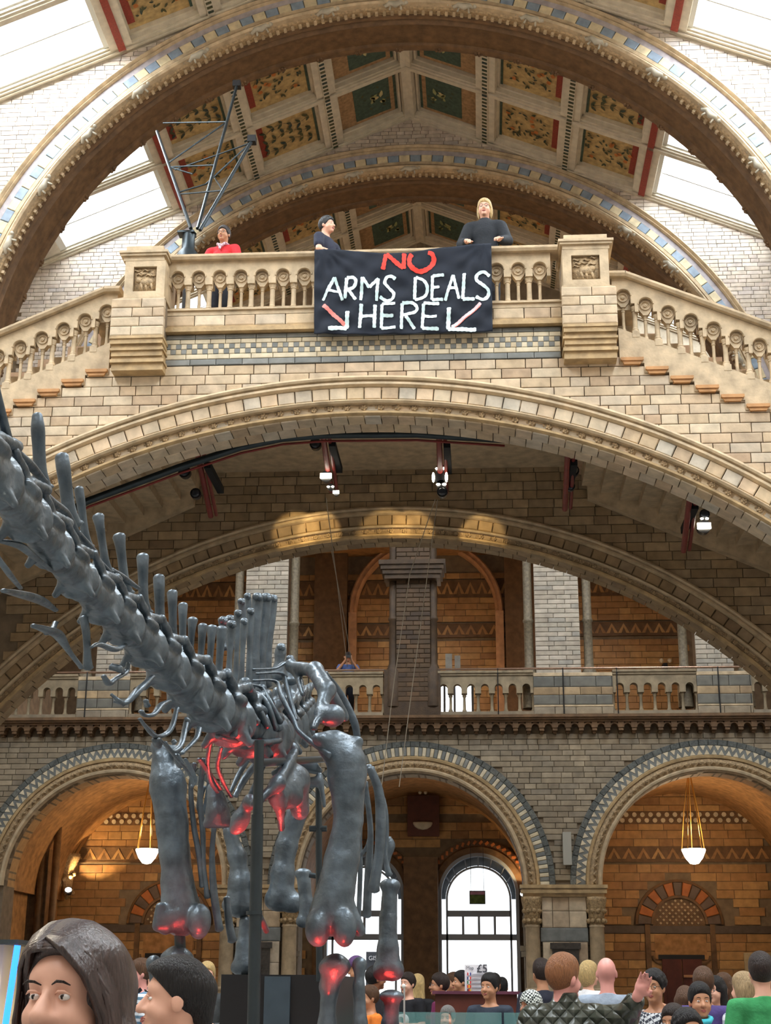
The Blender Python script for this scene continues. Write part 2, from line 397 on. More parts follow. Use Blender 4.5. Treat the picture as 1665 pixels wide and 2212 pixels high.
# decks, ceilings, underside of the steps
ZC = 8.87+1.5
fl = MB(); fl.box(at(480, 1005, YB).x, at(1190, 1010, YB).x, YA+TA, YB, ZC, ZC+.12); fl.build('ceiling_slab', mat('ceiling_plaster', lin(178,160,140), .8), bridge)
xL, xR = at(480, 1005, YB).x, at(1190, 1010, YB).x
dk = MB(); dk.box(xSL-.3, xSR+.3, YA+.1, YB+.4, ZC+.12, z_led0-.1); dk.build('deck', M_stone, bridge)
su = mat('step_underside_stone', lin(186,156,128), .75, mott=.2)
for s, xe in ((-1, xL), (1, xR)):
    for i in range(13):
        xa = xe+s*.42*i; xb = xa+s*.42; zt = ZC-.02-i*.19
        lo, hi = sorted((xa, xb-s*.02))
        pf = [(lo, zt+.22), (lo, zt), (lo+(hi-lo)*.25, zt-.03), (lo+(hi-lo)*.5, zt-.02), (lo+(hi-lo)*.75, zt-.03), (hi, zt-.0), (hi, zt+.22)]
        MB().prism(pf[::-1], YA+TA, YB).build('stair_tread', su, bridge)
# ---------------------------------------------------------------- balustrade modules
MOD = .2955
def panel_mesh(name, top_extra=0., slope=0.):
    """one arched bay of the balustrade: spandrel slab, recessed roundel, centre shaft; x 0..MOD, z from the sill"""
    mb = MB(); r = .098; c = (MOD/2, zar)
    n = 12
    hz = zhd
    def tp(x): return hz+top_extra - slope*(x-MOD/2)
    xs = [0, MOD/2-r] + [MOD/2-r*math.cos(PI*k/n) for k in range(1, n)] + [MOD/2+r, MOD]
    for a, b in zip(xs[:-1], xs[1:]):
        la = zar+math.sqrt(max(0, r*r-(a-MOD/2)**2)); lb = zar+math.sqrt(max(0, r*r-(b-MOD/2)**2))
        if a < MOD/2-r+1e-6 and b < MOD/2-r+1e-4: la = lb = zcap
        elif a > MOD/2+r-1e-4: la = lb = zcap
        mb.prism([(a, la), (b, lb), (b, tp(b)), (a, tp(a))], 0, .22)
    # moulded edge of the arch
    mb.ring(c, [(r+.014, .0), (r+.012, -.014), (r, -.012), (r-.008, .012), (r, .03)], 0, PI, 14)
    # roundel plate hanging in the head of the arch
    pl = [(MOD/2+(r-.0)*math.cos(PI*k/12), zar+r*math.sin(PI*k/12)) for k in range(13)] + [(MOD/2-r, zar-.02), (MOD/2-r*.75, zar-.075), (MOD/2-.03, zcap-.02), (MOD/2+.03, zcap-.02), (MOD/2+r*.75, zar-.075), (MOD/2+r, zar-.02)]
    mb.prism(pl, .07, .17)
    mb.ring(c, [(.066, .072), (.066, .05), (.056, .05), (.05, .072)], 0, 2*PI, 16, cap=False)
    mb.ring(c, [(.028, .072), (.022, .045), (.006, .04), (.006, .072)], 0, 2*PI, 10, cap=False)
    return mb.mesh(name, M_stone, 35)
zar, zcap, zhd = zz(600)-z_led0, zz(616)-z_led0, zz(567)-z_led0
def shaft_mesh(name, h, r, base):
    mb = MB()
    mb.lathe((0, 0, 0), [(base, 0), (base, .035), (base*.85, .05), (base*.9, .06), (r*1.05, .075), (r, .09), (r*.92, h*.55), (r*.95, h-.075), (r*1.25, h-.07), (r*1.2, h-.06), (r*1.0, h-.055), (base*.9, h-.02), (base*.95, h)], 10)
    return mb.mesh(name, M_stone, 40)
sh_big, sh_small = shaft_mesh('baluster', zcap, .036, .055), shaft_mesh('centre_shaft', zcap-.01, .024, .036)
pan_flat = panel_mesh('arched_panel')
SL = STEP_RISE/STEP_RUN
pan_R = panel_mesh('arched_panel_raked', .035, SL); pan_L = panel_mesh('arched_panel_raked', .035, -SL)
bd_ = MB(); bd_.prism([(-.05, -.09), (.05, -.09), (.05, 0), (-.05, 0)], -.005, .2); blk = bd_.mesh('baluster_block', M_stone)
def balus(parent, x0, n, sgn, z_of, pan, Y, zbase=None):
    for i in range(n):
        xa = x0+sgn*MOD*i; xc = xa+sgn*MOD/2; zb = z_of(xc)
        o = link('arched_panel', pan, parent); o.location = (min(xa, xa+sgn*MOD), Y, zb)
        o = link('centre_shaft', sh_small, parent); o.location = (xc, Y+.12, z_of(xc))
        xk = xa+sgn*MOD
        if i < n-1:
            zk = z_of(xk) if pan is pan_flat else zb-.0
            o = link('baluster', sh_big, parent); o.location = (xk, Y+.07, z_of(xk)+(0 if pan is pan_flat else .035))
            if pan is not pan_flat:
                o = link('baluster_block', blk, parent); o.location = (xk, Y, z_of(xk)+.05)
RAILP = [(-.075, 0), (-.1, .035), (-.1, .055), (-.07, .065), (-.07, .085), (-.035, .10), (.2, .10), (.25, .06), (.25, 0)]
def rail(parent, p0, p1, m=None):
    """coping swept from p0 to p1 (x, z) at plane Y; profile in (y, z)"""
    (xa, za, Y), (xb, zb) = p0, p1
    mb = MB(); n = len(RAILP)
    V = [(xa, Y+y, za+z) for y, z in RAILP]+[(xb, Y+y, zb+z) for y, z in RAILP]
    mb.add(V, [tuple(range(n)), tuple(range(2*n-1, n-1, -1))]+[((i+1) % n, i, i+n, (i+1) % n+n) for i in range(n)])
    return mb
zR0 = zz(567)                        # underside of the level coping
for Y, who, grp in ((YA, 'front', None), (YB-.2, 'rear', None)):
    lab = {'front': ('balustrade behind the black banner, with arched panels and roundels on the bridge front', 'raking balustrade of the right hand flight, falling from the right newel', 'raking balustrade of the left hand flight, falling from the left newel'),
           'rear': ('rear balustrade of the bridge glimpsed between the front balusters', 'rear balustrade seen through the right hand raking balusters', 'rear balustrade seen through the left hand raking balusters')}[who]
    b = thing('balustrade', lab[0], 'balustrade', (CX, Y, z_led0), 'balustrades of the bridge')
    n = int(round((xNR-xNL)/MOD)); MODn = (xNR-xNL)/n
    MOD_s = MOD
    balus(b, xNL+.0, n, 1, lambda x: z_led0, pan_flat, Y)
    rail(b, (xNL-.03, zR0, Y), (xNR+.03, zR0)).build('coping', M_stone, b)
    bR = thing('balustrade', lab[1], 'balustrade', (xSR, Y, z_led0), 'balustrades of the bridge')
    balus(bR, xSR-.06, 15, 1, lambda x: slope_line(x), pan_R, Y)
    zt = slope_line(xSR+.2)+zhd+.04+.2*SL
    xe = xSR+15*MOD
    rail(bR, (xSR+.12, zt-.12*SL, Y), (xe, zt-(xe-xSR)*SL)).build('coping', M_stone, bR)
    rail(bR, (xSR-.1, zt-.12*SL, Y), (xSR+.13, zt-.12*SL)).build('coping', M_stone, bR)
    bL = thing('balustrade', lab[2], 'balustrade', (xSL, Y, z_led0), 'balustrades of the bridge')
    balus(bL, xSL+.06, 15, -1, lambda x: slope_line(x), pan_L, Y)
    zt = slope_line(xSL-.2)+zhd+.04+.2*SL
    xe = xSL-15*MOD
    rail(bL, (xSL-.12, zt-.12*SL, Y), (xe, zt-(xSL-xe)*SL)).build('coping', M_stone, bL)
    rail(bL, (xSL+.1, zt-.12*SL, Y), (xSL-.13, zt-.12*SL)).build('coping', M_stone, bL)
    if who == 'rear': 
        for s, xs in ((1, xSR), (-1, xSL)):
            MB().prism([(xs, slope_line(xs+s*.01)), (xs+s*4.4, slope_line(xs+s*4.4)), (xs+s*4.4, slope_line(xs+s*4.4)-.4), (xs, z_led0-.75)][::s], Y, Y+.2).build('stringer', M_stone, bridge)
# steps of the two flights (treads people stand on)
for s, xs in ((1, xSR), (-1, xSL)):
    for i in range(14):
        xa = xs+s*(STEP_RUN*i-.1); lo, hi = sorted((xa, xa+s*STEP_RUN)); zt = z_led0-.1-STEP_RISE*(i+1)
        MB().box(lo, hi, YA+.3, YB-.2, zt-.3, zt).build('step', M_stone, bridge)
# ---------------------------------------------------------------- newels
def newel(xa_, xb_, side, lab, leaf):
    Y = YA-.27; k = Y/18.0
    def Q(px, py): return at(px, py, Y)
    t = thing('newel_pillar', lab, 'pillar', ((Q(xa_[3], 725).x+Q(xb_[3], 725).x)/2, Y, Q(600, 725).z), 'newel pillars of the bridge')
    xref = (xa_[0]+xb_[0])/2
    z = lambda py: at(xref, py, Y).z
    def bx(name, y0, y1, ex, m, back=.5):
        xa, xb = at(xa_[ex], (y0+y1)/2, Y).x, at(xb_[ex], (y0+y1)/2, Y).x
        return (xa, xb, z(y1), z(y0))
    dy = side
    cap = MB(); xa, xb = at(xa_[0], 545+dy, Y).x, at(xb_[0], 545+dy, Y).x
    w = (xb-xa)/2; xc = (xa+xb)/2
    for (za, zb, e) in ((z(527+dy), z(541+dy), -.06), (z(541+dy), z(546+dy), .02), (z(546+dy), z(551+dy), .0), (z(551+dy), z(560+dy), -.035)):
        cap.box(xc-w-e, xc+w+e, Y-.04-e, Y+.75+e, zb, za)
    cap.build('cap', M_stone, t)
    d0, d1 = z(560+dy), z(640+dy); xa, xb = at(xa_[1], 600+dy, Y).x, at(xb_[1], 600+dy, Y).x
    die = MB(); fw = .12; die.box(xa, xb, Y+.06, Y+.7, d1, d0)
    die.box(xa, xa+fw, Y, Y+.06, d1, d0); die.box(xb-fw, xb, Y, Y+.06, d1, d0); die.box(xa+fw, xb-fw, Y, Y+.06, d0-.09, d0); die.box(xa+fw, xb-fw, Y, Y+.06, d1, d1+.10)
    dieo = die.build('die', M_stone, t)
    pn = MB(); cx_, cz_ = (xa+xb)/2, (d0+d1)/2+.005; pw, ph = (xb-xa)/2-fw-.01, (d0-d1)/2-.10
    rnd = random.Random(leaf)
    pn.box(cx_-pw, cx_+pw, Y+.045, Y+.07, cz_-ph, cz_+ph)
    # animal carved in relief among wavy foliage
    pn.ball((cx_+.02, Y+.045, cz_-.03), .09, 10, 0, (1.2, .35, .65)); pn.ball((cx_-.09*side/abs(side or 1), Y+.04, cz_+.0), .045, 8, 0, (1.1, .6, 1))
    for lx in (-.06, .0, .08): pn.tube([(cx_+lx, Y+.045, cz_-.05), (cx_+lx+.015, Y+.04, cz_-.11), (cx_+lx+.03, Y+.045, cz_-ph+.01)], [.022, .017, .012], 6)
    for j in range(9):
        px_, pz_ = cx_+rnd.uniform(-pw*.85, pw*.6), cz_+rnd.uniform(-ph*.2, ph*.85)
        pn.tube([(px_-.05, Y+.045, pz_), (px_-.02, Y+.03, pz_+.025), (px_+.02, Y+.03, pz_), (px_+.06, Y+.045, pz_+.02)], [.006, .013, .013, .006], 5)
    pn.build('carved_panel', M_carve, dieo, smooth=True)
    # pedestal of bricks
    p0, p1 = z(644+dy), z(724+dy); xa, xb = at(xa_[2], 690+dy, Y).x, at(xb_[2], 690+dy, Y).x
    sk = MB(); sk.prism([(xa, p0), (xb, p0), (at(xb_[1], 640, Y).x, d1), (at(xa_[1], 640, Y).x, d1)], Y-.03, Y+.7)
    sk.build('sloped_ledge', M_stone, t)
    MB().box(xa+.02, xb-.02, Y-.0, Y+.7, p1, p0).build('core', M_mortar, t)
    r = []; nrow = 4; hh = (p0-p1)/nrow
    for q in range(nrow):
        x = xa; 
        cuts = [xa, xa+(xb-xa)*(.38 if q % 2 else .55)+random.uniform(-.04, .04), xb]
        if q == 1: cuts.insert(2, xa+(xb-xa)*.78)
        for u, v in zip(cuts[:-1], cuts[1:]): r.append(((u+v)/2, Y-.0, p0-hh*(q+.5), v-u-.01, .1, hh-.01))
    pieces(t, r, M_brick)
    cb = MB(); xa, xb = at(xa_[3], 750+dy, Y).x, at(xb_[3], 750+dy, Y).x; zt = p1
    for (ya, yb, p, e) in ((724, 730, .05, .0), (730, 740, .03, -.01), (740, 747, -.01, -.02), (747, 752, .0, .0), (752, 763, -.03, -.02), (763, 768, -.06, -.02), (768, 775, -.05, .0), (775, 790, -.09, -.015)):
        cb.box(xa-e, xb+e, Y-p, Y+.6, z(yb+dy), z(ya+dy))
    cb.build('corbel', M_gold, t)
newel([263, 269, 240, 236], [361, 356, 355, 352], 3, 'left newel pillar of the bridge, square and flat-capped with a carved panel, shown beside the metal truss', 3)
newel([1208, 1215, 1213, 1216], [1321, 1315, 1333, 1335], -22, 'right newel pillar of the bridge, with a carved beast panel under its flat cap', 11)
# ---------------------------------------------------------------- rear arch wall under the bridge
wb = struct('wall_rear_arch', None, (CX, YB, 0))
mb = MB(); hole_wall(mb, X0, X1, 0, lambda x: ZC+.35 if xL < x < xR else min(ZC+.35, ZC+.5-max(xL-x, x-xR)*.45), YB+.06, YB+.6, (CX, ZB), RB-.50); mb.build('core_wall', M_mortar, wb)
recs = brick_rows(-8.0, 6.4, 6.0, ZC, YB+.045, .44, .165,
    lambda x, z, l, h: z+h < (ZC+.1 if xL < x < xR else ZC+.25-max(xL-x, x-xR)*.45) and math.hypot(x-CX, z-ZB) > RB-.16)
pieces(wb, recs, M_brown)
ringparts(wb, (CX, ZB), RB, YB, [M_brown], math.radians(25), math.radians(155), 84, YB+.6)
# ================================================================== ROOF ARCHES AND COFFERED ROOF
Y1, Y2, Y3 = 25.0, 31.3, 37.6
ZR, RR = 11.03+1.5, 8.82
def roof_arch(Y, nm, aa0, aa1, full, brick_m, zlo):
    w = struct(nm, None, (CX, Y, 0))
    c = (CX, ZR); top = lambda x: roof_z(x)+.05
    back = Y+1.4
    mb = MB(); hole_wall(mb, X0, X1, zlo, top, Y+.06, back-.3, c, RR-.5); mb.build('core_wall', M_mortar, w)
    if full:
        def keep(x, z, l, h):
            return z+h < roof_z(abs(x-CX)+CX+l*.6)-.02 and math.hypot(x-CX, z-ZR) > RR-.12
        recs = brick_rows(CX-9.4, CX+9.4, zlo if zlo > 12 else 12.4, 22.3, Y+.045, .36, .105, keep, lv=.45)
        pieces(w, recs, brick_m)
    mb = MB(); mb.ring(c, [(RR, Y+.1), (RR, Y-.05), (RR-.04, Y-.09), (RR-.08, Y-.05), (RR-.09, Y-.03), (RR-.12, Y-.06), (RR-.15, Y-.02), (RR-.15, Y+.1)], aa0, aa1, 96); mb.build('hood_moulding', M_stone, w, smooth=40)
    mb = MB(); mb.ring(c, [(RR-.15, Y+.1), (RR-.15, Y+.01), (RR-.27, Y+.01), (RR-.27, Y+.1)], aa0, aa1, 96); mb.build('plain_band', mat('lilac_grey_terracotta', lin(176,168,170), .6), w, smooth=40)
    n = int((aa1-aa0)*8.4/.27)
    voussoirs(w, c, RR-.46, RR-.27, Y-.0, Y+.12, aa0, aa1, n, [mat('blue_terracotta', lin(140,156,172), .5), mat('pale_cream_terracotta', lin(218,202,166), .6)], name='voussoir')
    mb = MB(); mb.ring(c, [(RR-.46, Y+.1), (RR-.46, Y+.0), (RR-.53, Y+.0), (RR-.53, Y+.04), (RR-.56, Y+.04), (RR-.58, Y-.06), (RR-.62, Y-.085), (RR-.66, Y-.05), (RR-.67, Y+.1)], aa0, aa1, 96); mb.build('inner_moulding', M_stone, w, smooth=40)
    # splayed carved orders down to the soffit
    mb = MB(); mb.ring(c, [(RR-.5, Y+.5), (RR-.66, Y+.06), (RR-.70, Y+.1), (RR-.70, Y+.28), (RR-.66, Y+.5)], aa0, aa1, 96); mb.build('hollow_band', M_carve, w, smooth=40)
    mb = MB(); mb.ring(c, [(RR-.5, Y+.7), (RR-.70, Y+.28), (RR-.75, Y+.3), (RR-.77, Y+.35), (RR-.74, Y+.4), (RR-.70, Y+.42), (RR-.76, Y+.46), (RR-.79, Y+.5), (RR-.76, Y+.55), (RR-.6, Y+.7)], aa0, aa1, 96); mb.build('rib_mouldings', M_darkbrown, w, smooth=40)
    mb = MB(); mb.ring(c, [(RR-.45, Y+.55), (RR-.72, Y+.55), (RR-.72, back-.2), (RR-.78, back-.18), (RR-.80, back-.1), (RR-.78, back), (RR-.45, back)], aa0, aa1, 96); mb.build('soffit', M_darkbrown, w, smooth=40)
    # dentils in the hollow band
    dm = MB(); dm.box(-.03, .03, -.03, .05, -.05, .03); dmm = dm.mesh('dentil', M_stone)
    n = int((aa1-aa0)*8.1/.16)
    recs = []
    for i in range(n):
        a = aa0+(i+.5)/n*(aa1-aa0); o = link('dentil', dmm, w); o.location = (c[0]+(RR-.71)*math.cos(a), Y+.19, c[1]+(RR-.71)*math.sin(a)); o.rotation_euler = (0, PI/2-a, 0)
        if i > 296: break
    # little carved beasts that climb the arch
    bm = MB(); bm.tube([(-.22, -.03, -.02), (-.12, -.06, .05), (0, -.07, .0), (.12, -.06, .06), (.2, -.04, .02)], [.03, .06, .07, .06, .035], 8)
    bm.ball((.22, -.07, .04), .05, 8); bm.tube([(-.1, -.05, -.02), (-.12, -.02, -.1)], .022, 6); bm.tube([(.1, -.05, -.0), (.12, -.02, -.1)], .022, 6); bm.tube([(-.22, -.03, 0), (-.3, -.05, .06), (-.34, -.04, .01)], .015, 6)
    bmm = bm.mesh('carved_beast', mat('pale_carving', lin(186,178,160), .6, mott=.3), True)
    nb = 19
    for i in range(nb):
        a = aa0+(i+.5)/nb*(aa1-aa0); o = link('carved_beast', bmm, w); o.location = (c[0]+(RR-.69)*math.cos(a), Y+.04, c[1]+(RR-.69)*math.sin(a)); o.rotation_euler = (0, PI/2-a, 0)
    # leaf bosses on the soffit edge
    lm = MB()
    for q in range(5): lm.ball((.06*math.cos(q*1.26), .04*math.sin(q*1.26), -.03), .045, 6, 0, (1, 1, .9))
    lmm = lm.mesh('leaf_boss', M_darkbrown, True)
    nb = 31
    for i in range(nb):
        a = aa0+(i+.5)/nb*(aa1-aa0); o = link('leaf_boss', lmm, w); o.location = (c[0]+(RR-.76)*math.cos(a), back-.06, c[1]+(RR-.76)*math.sin(a)); o.rotation_euler = (0, PI/2-a, 0)
    return w
roof_arch(Y1, 'wall_roof_arch', math.radians(-4), math.radians(184), True, M_pale, 13.2)
roof_arch(Y2, 'wall_second_roof_arch', math.radians(-4), math.radians(184), True, M_pale, 13.2)
w3 = struct('wall_third_roof_arch', None, (CX, Y3, 0)); mb = MB(); hole_wall(mb, X0, X1, 12.5, lambda x: roof_z(x)+.05, Y3, Y3+.8, (CX, ZR-1), .5); mb.build('core_wall', M_dull, w3)
roof = struct('ceiling', None, (CX, 28, RIDGE))
# local frame on a slope: u = horizontal distance from ridge, s = side, depth below the roof plane
def RP(s, u, y, d):
    """point on slope s at u, y, dropped d below the roof line (perpendicular)"""
    n = Vector((s*SLOPE, 0, 1)).normalized()
    return Vector((CX+s*u, y, RIDGE-SLOPE*u)) - n*d
def slab(mb, s, u0, u1, y0, y1, d0, d1, mi=0):
    P = [RP(s, u, y, d) for d in (d1, d0) for y in (y0, y1) for u in (u0, u1)]
    mb.add(P, [(0,2,3,1), (4,5,7,6), (0,1,5,4), (2,6,7,3), (0,4,6,2), (1,3,7,5)], mi)
UC = [0, 1.93, 3.86, 5.67, EAVE+1.1]
def leafset(kind, seed):
    rnd = random.Random(seed); mb = MB()
    def leaf(x, y, a, l, wd, mi):
        c_, s_ = math.cos(a), math.sin(a)
        P = [(0, 0), (l*.35, wd), (l*.75, wd*.7), (l, 0), (l*.75, -wd*.7), (l*.35, -wd)]
        mb.add([(x+p*c_-q*s_, y+p*s_+q*c_, 0) for p, q in P], [tuple(range(6))], mi)
    L = .62
    if kind == 0:
        for b in range(3):
            y = -.4+.4*b; pts = [(-.7+.28*i, y+.13*math.sin(i*1.4+b)) for i in range(6)]
            for (x0, y0), (x1, y1) in zip(pts[:-1], pts[1:]): leaf(x0, y0, math.atan2(y1-y0, x1-x0), math.hypot(x1-x0, y1-y0)*1.05, .012, 0)
            for (x0, y0) in pts:
                for q in (-1, 1): leaf(x0, y0, q*rnd.uniform(.5, 1.2), rnd.uniform(.18, .28), .05, 0)
    elif kind == 1:
        for i in range(46): leaf(rnd.uniform(-.75, .6), rnd.uniform(-.6, .55), rnd.uniform(-.6, 2.2), rnd.uniform(.1, .2), .035, 0)
        for i in range(7): leaf(rnd.uniform(-.7, .6), rnd.uniform(-.5, .5), rnd.uniform(0, 3), .15, .075, 2)
    else:
        for i in range(7): leaf(-.1+rnd.uniform(-.3, .3), rnd.uniform(-.3, .25), i*.9, rnd.uniform(.22, .38), .08, 1)
        for i in range(9): leaf(rnd.uniform(-.6, .5), rnd.uniform(-.5, .5), rnd.uniform(0, 6), .16, .05, 0)
    return mb.mesh('painted_leaves', [M_leafd, M_leafl, M_fruit])
LEAF = [leafset(k, sd) for k, sd in ((0, 1), (1, 2), (1, 5), (2, 3), (2, 4))]
def place_leaf(me, s, u, y, d, su, sv, par):
    ex = (RP(s, u+1, y, d)-RP(s, u, y, d)).normalized(); ey = Vector((0, 1, 0)); ez = ex.cross(ey)
    if s < 0: ez = ex.cross(ey)
    o = link('painted_leaves', me, par); p = RP(s, u, y, d)
    o.matrix_basis = Matrix.Translation(p) @ Matrix((ex*su, ey*sv, ez)).transposed().to_4x4()
roof_last = [None]
def roof_bay(ya, yb, rows, visible):
    dy = (yb-ya)/rows
    for s in (-1, 1):
        cv = MB(); slab(cv, s, 0, 5.67, ya, yb, -.3, -.1); cv.build('roof_boarding', M_darkbrown, roof)
        # transverse ribs
        for j in range(rows+1):
            y = ya+dy*j
            mb = MB()
            for (w_, d_) in ((.17, .16), (.12, .20), (.055, .235)): slab(mb, s, 0, UC[4] if visible else UC[4], y-w_, y+w_, 0, d_)
            mb.build('roof_rib', M_white, roof)
        # longitudinal ribs
        for k in (0, 1, 2, 3):
            u = UC[k]; mb = MB()
            if k == 0: slab(mb, s, 0, .2, ya, yb, -.1, .22); slab(mb, s, 0, .06, ya, yb, .22, .24, 1)
            else:
                slab(mb, s, u-.22, u+.22, ya, yb, -.1, .2); slab(mb, s, u-.07, u+.07, ya, yb, .2, .235, 1 if k == 3 else 0)
            mb.build('roof_rib', [M_white, M_red], roof)
            if visible and k in (1, 2):
                n = int((yb-ya)/.14)
                st = MB()
                for i in range(n): slab(st, s, u-.055, u+.055, ya+i*.14+.02, ya+i*.14+.08, .235, .25)
                st.build('painted_stripes', M_leafd, roof, kind='stuff')
        if not visible:
            mb = MB(); slab(mb, s, 0, 5.67, ya, yb, -.12, -.02); mb.build('coffer_panel', M_yel, roof)
        else:
            for j in range(rows):
                y0, y1 = ya+dy*j+.17, ya+dy*(j+1)-.17
                for k in range(3):
                    u0, u1 = UC[k]+.22, UC[k+1]-.22
                    mb = MB(); slab(mb, s, u0, u1, y0, y1, -.10, -.04, 0)
                    # sloping moulded sides
                    if k == 0:
                        slab(mb, s, u0+.12, u1-.05, y0+.08, y1-.08, -.04, -.02, 1)
                        slab(mb, s, u0+.22, u1-.42, y0+.2, y1-.2, -.02, -.01, 0)
                    else: slab(mb, s, u0+.0, u0+.1, y0, y1, -.04, -.02, 2); slab(mb, s, u1-.2, u1-.02, y0+.05, y1-.25, -.04, -.02, 3)
                    mb.build('coffer_panel', [M_green, M_tan, M_green, M_red] if k == 0 else [M_yel, M_tan, M_green, M_red], roof); roof_last[0] = COL.objects[-1].name
                    fr = MB()
                    for (a_, b_, c_, e_) in ((u0, u1, y0, y0+.06), (u0, u1, y1-.06, y1), (u0, u0+.05, y0, y1), (u1-.05, u1, y0, y1)): slab(fr, s, a_, b_, c_, e_, -.1, .06)
                    fr.build('coffer_frame', M_white, roof)
                    cp_ = bpy.data.objects[roof_last[0]]; me = LEAF[(3+(j % 2))] if k == 0 else LEAF[0 if (k == 2 and j % 2) or (k == 1 and s < 0 and j % 2 == 0) else 1+(j+k) % 2]
                    place_leaf(me, s, (u0+u1)/2-(.12 if k == 0 else .02), (y0+y1)/2, .004, .8 if k else .62, .95 if k else .75, cp_)
        # skylights
        for j in range(rows):
            y0, y1 = ya+dy*j+.1, ya+dy*(j+1)-.1
            fr = MB(); slab(fr, s, 5.80, 5.98, y0, y1, .0, .12); slab(fr, s, EAVE-.15, EAVE+.1, y0, y1, .0, .12)
            slab(fr, s, 5.9, EAVE, y0, y0+.12, .0, .1); slab(fr, s, 5.9, EAVE, y1-.12, y1, .0, .1)
            slab(fr, s, 5.9, EAVE, (y0+y1)/2-.02, (y0+y1)/2+.02, .02, .07)
            sf = fr.build('skylight_frame', M_frame, roof)
            gl = MB(); slab(gl, s, 5.95, EAVE-.1, y0+.1, y1-.1, .04, .045); gl.build('skylight_glass', M_glass, sf)
        mb = MB(); slab(mb, s, EAVE, EAVE+1.1, ya, yb, -.1, .16); mb.build('eaves_board', M_white, roof)
roof_bay(-6, 12.4, 9, False)
roof_bay(12.4, 18.7, 3, True); roof_bay(18.7, 24.95, 3, True); roof_bay(26.45, 31.25, 2, True) if False else roof_bay(25.0, 31.3, 3, True); roof_bay(31.4, 37.6, 3, True)
# side walls and floor
fl = MB(); fl.box(X0-3, X1+3, -8, 46, -.2, 0); struct('floor', fl.mesh('floor', mat('mosaic_floor', lin(140,138,134), .35, mott=.3)))
for s, nm in ((-1, 'wall_left'), (1, 'wall_right')):
    xw = CX+s*9.6; w = struct(nm, None, (xw, 15, 0)); mb = MB()
    lo, hi = sorted((xw, xw+s*.5)); mb.box(lo, hi, -8, 38.2, 0, 18.8); mb.build('core_wall', M_pale, w)
bk = MB(); bk.box(X0-.5, X1+.5, -8.4, -8, 0, 23); struct('wall_back', bk.mesh('wall_back', M_pale))
# clerestory arcade on the left wall, its scalloped reveal seen under the roof arch
cl = thing('arched_recess', 'tall arched wall recess with scalloped pale edge, left of the left newel pillar', 'wall recess', (CX-9.6, 27, 12.6))
mb = MB()
for i in range(22):
    a = PI*i/21; mb.ball((CX-9.55, 27.9-1.5*math.cos(a), 14.6+1.5*math.sin(a)), .13, 6)
for i in range(9):
    for q in (-1, 1): mb.ball((CX-9.55, 27.9+q*1.5, 12.5+.24*i), .13, 6)
mb.build('scalloped_edge', M_pale, cl, smooth=True)
mb = MB(); mb.box(CX-9.6, CX-9.57, 26.5, 29.3, 12.4, 14.6); mb.build('recess_panel', M_warmplain, cl)
# ================================================================== ARCADE WALL AND FIRST-FLOOR GALLERY (Y = 31.3)
YG = 31.3
XC = [CX-6.34, CX, CX+6.34]; RI, RO, ZS = 2.35, 3.02, 3.57
ZCOR0, ZCOR1 = 5.19+1.5, 5.60+1.5      # cornice
ar = struct('wall_arcade', None, (CX, YG, 0))
for i, xc in enumerate(XC):
    mb = MB(); x0 = X0-1.5 if i == 0 else xc-3.17; x1 = X1+1.5 if i == 2 else xc+3.17
    hole_wall(mb, x0, x1, 0, lambda x: ZCOR1, YG+.06, YG+.8, (xc, ZS), RI); mb.build('core_wall', M_mortar, ar)
def keepG(x, z, l, h):
    if z < ZS+.02: return min(abs(x-(CX-3.17)), abs(x-(CX+3.17))) < .82-l*.5 and z < ZS-.2
    return all(math.hypot(max(abs(x-xc)-l*.5, 0), z-ZS) > RO-.1 for xc in XC)
recs = brick_rows(CX-9.8, CX+8.8, 1.2, ZCOR0+.05, YG+.045, .42, .118, keepG, lv=.4)
pieces(ar, recs, M_dull)
M_dot = mat('blue_dotted_terracotta', [lin(100,102,98), lin(88,91,88), lin(112,113,107)], .6, mott=.5, mscale=30)
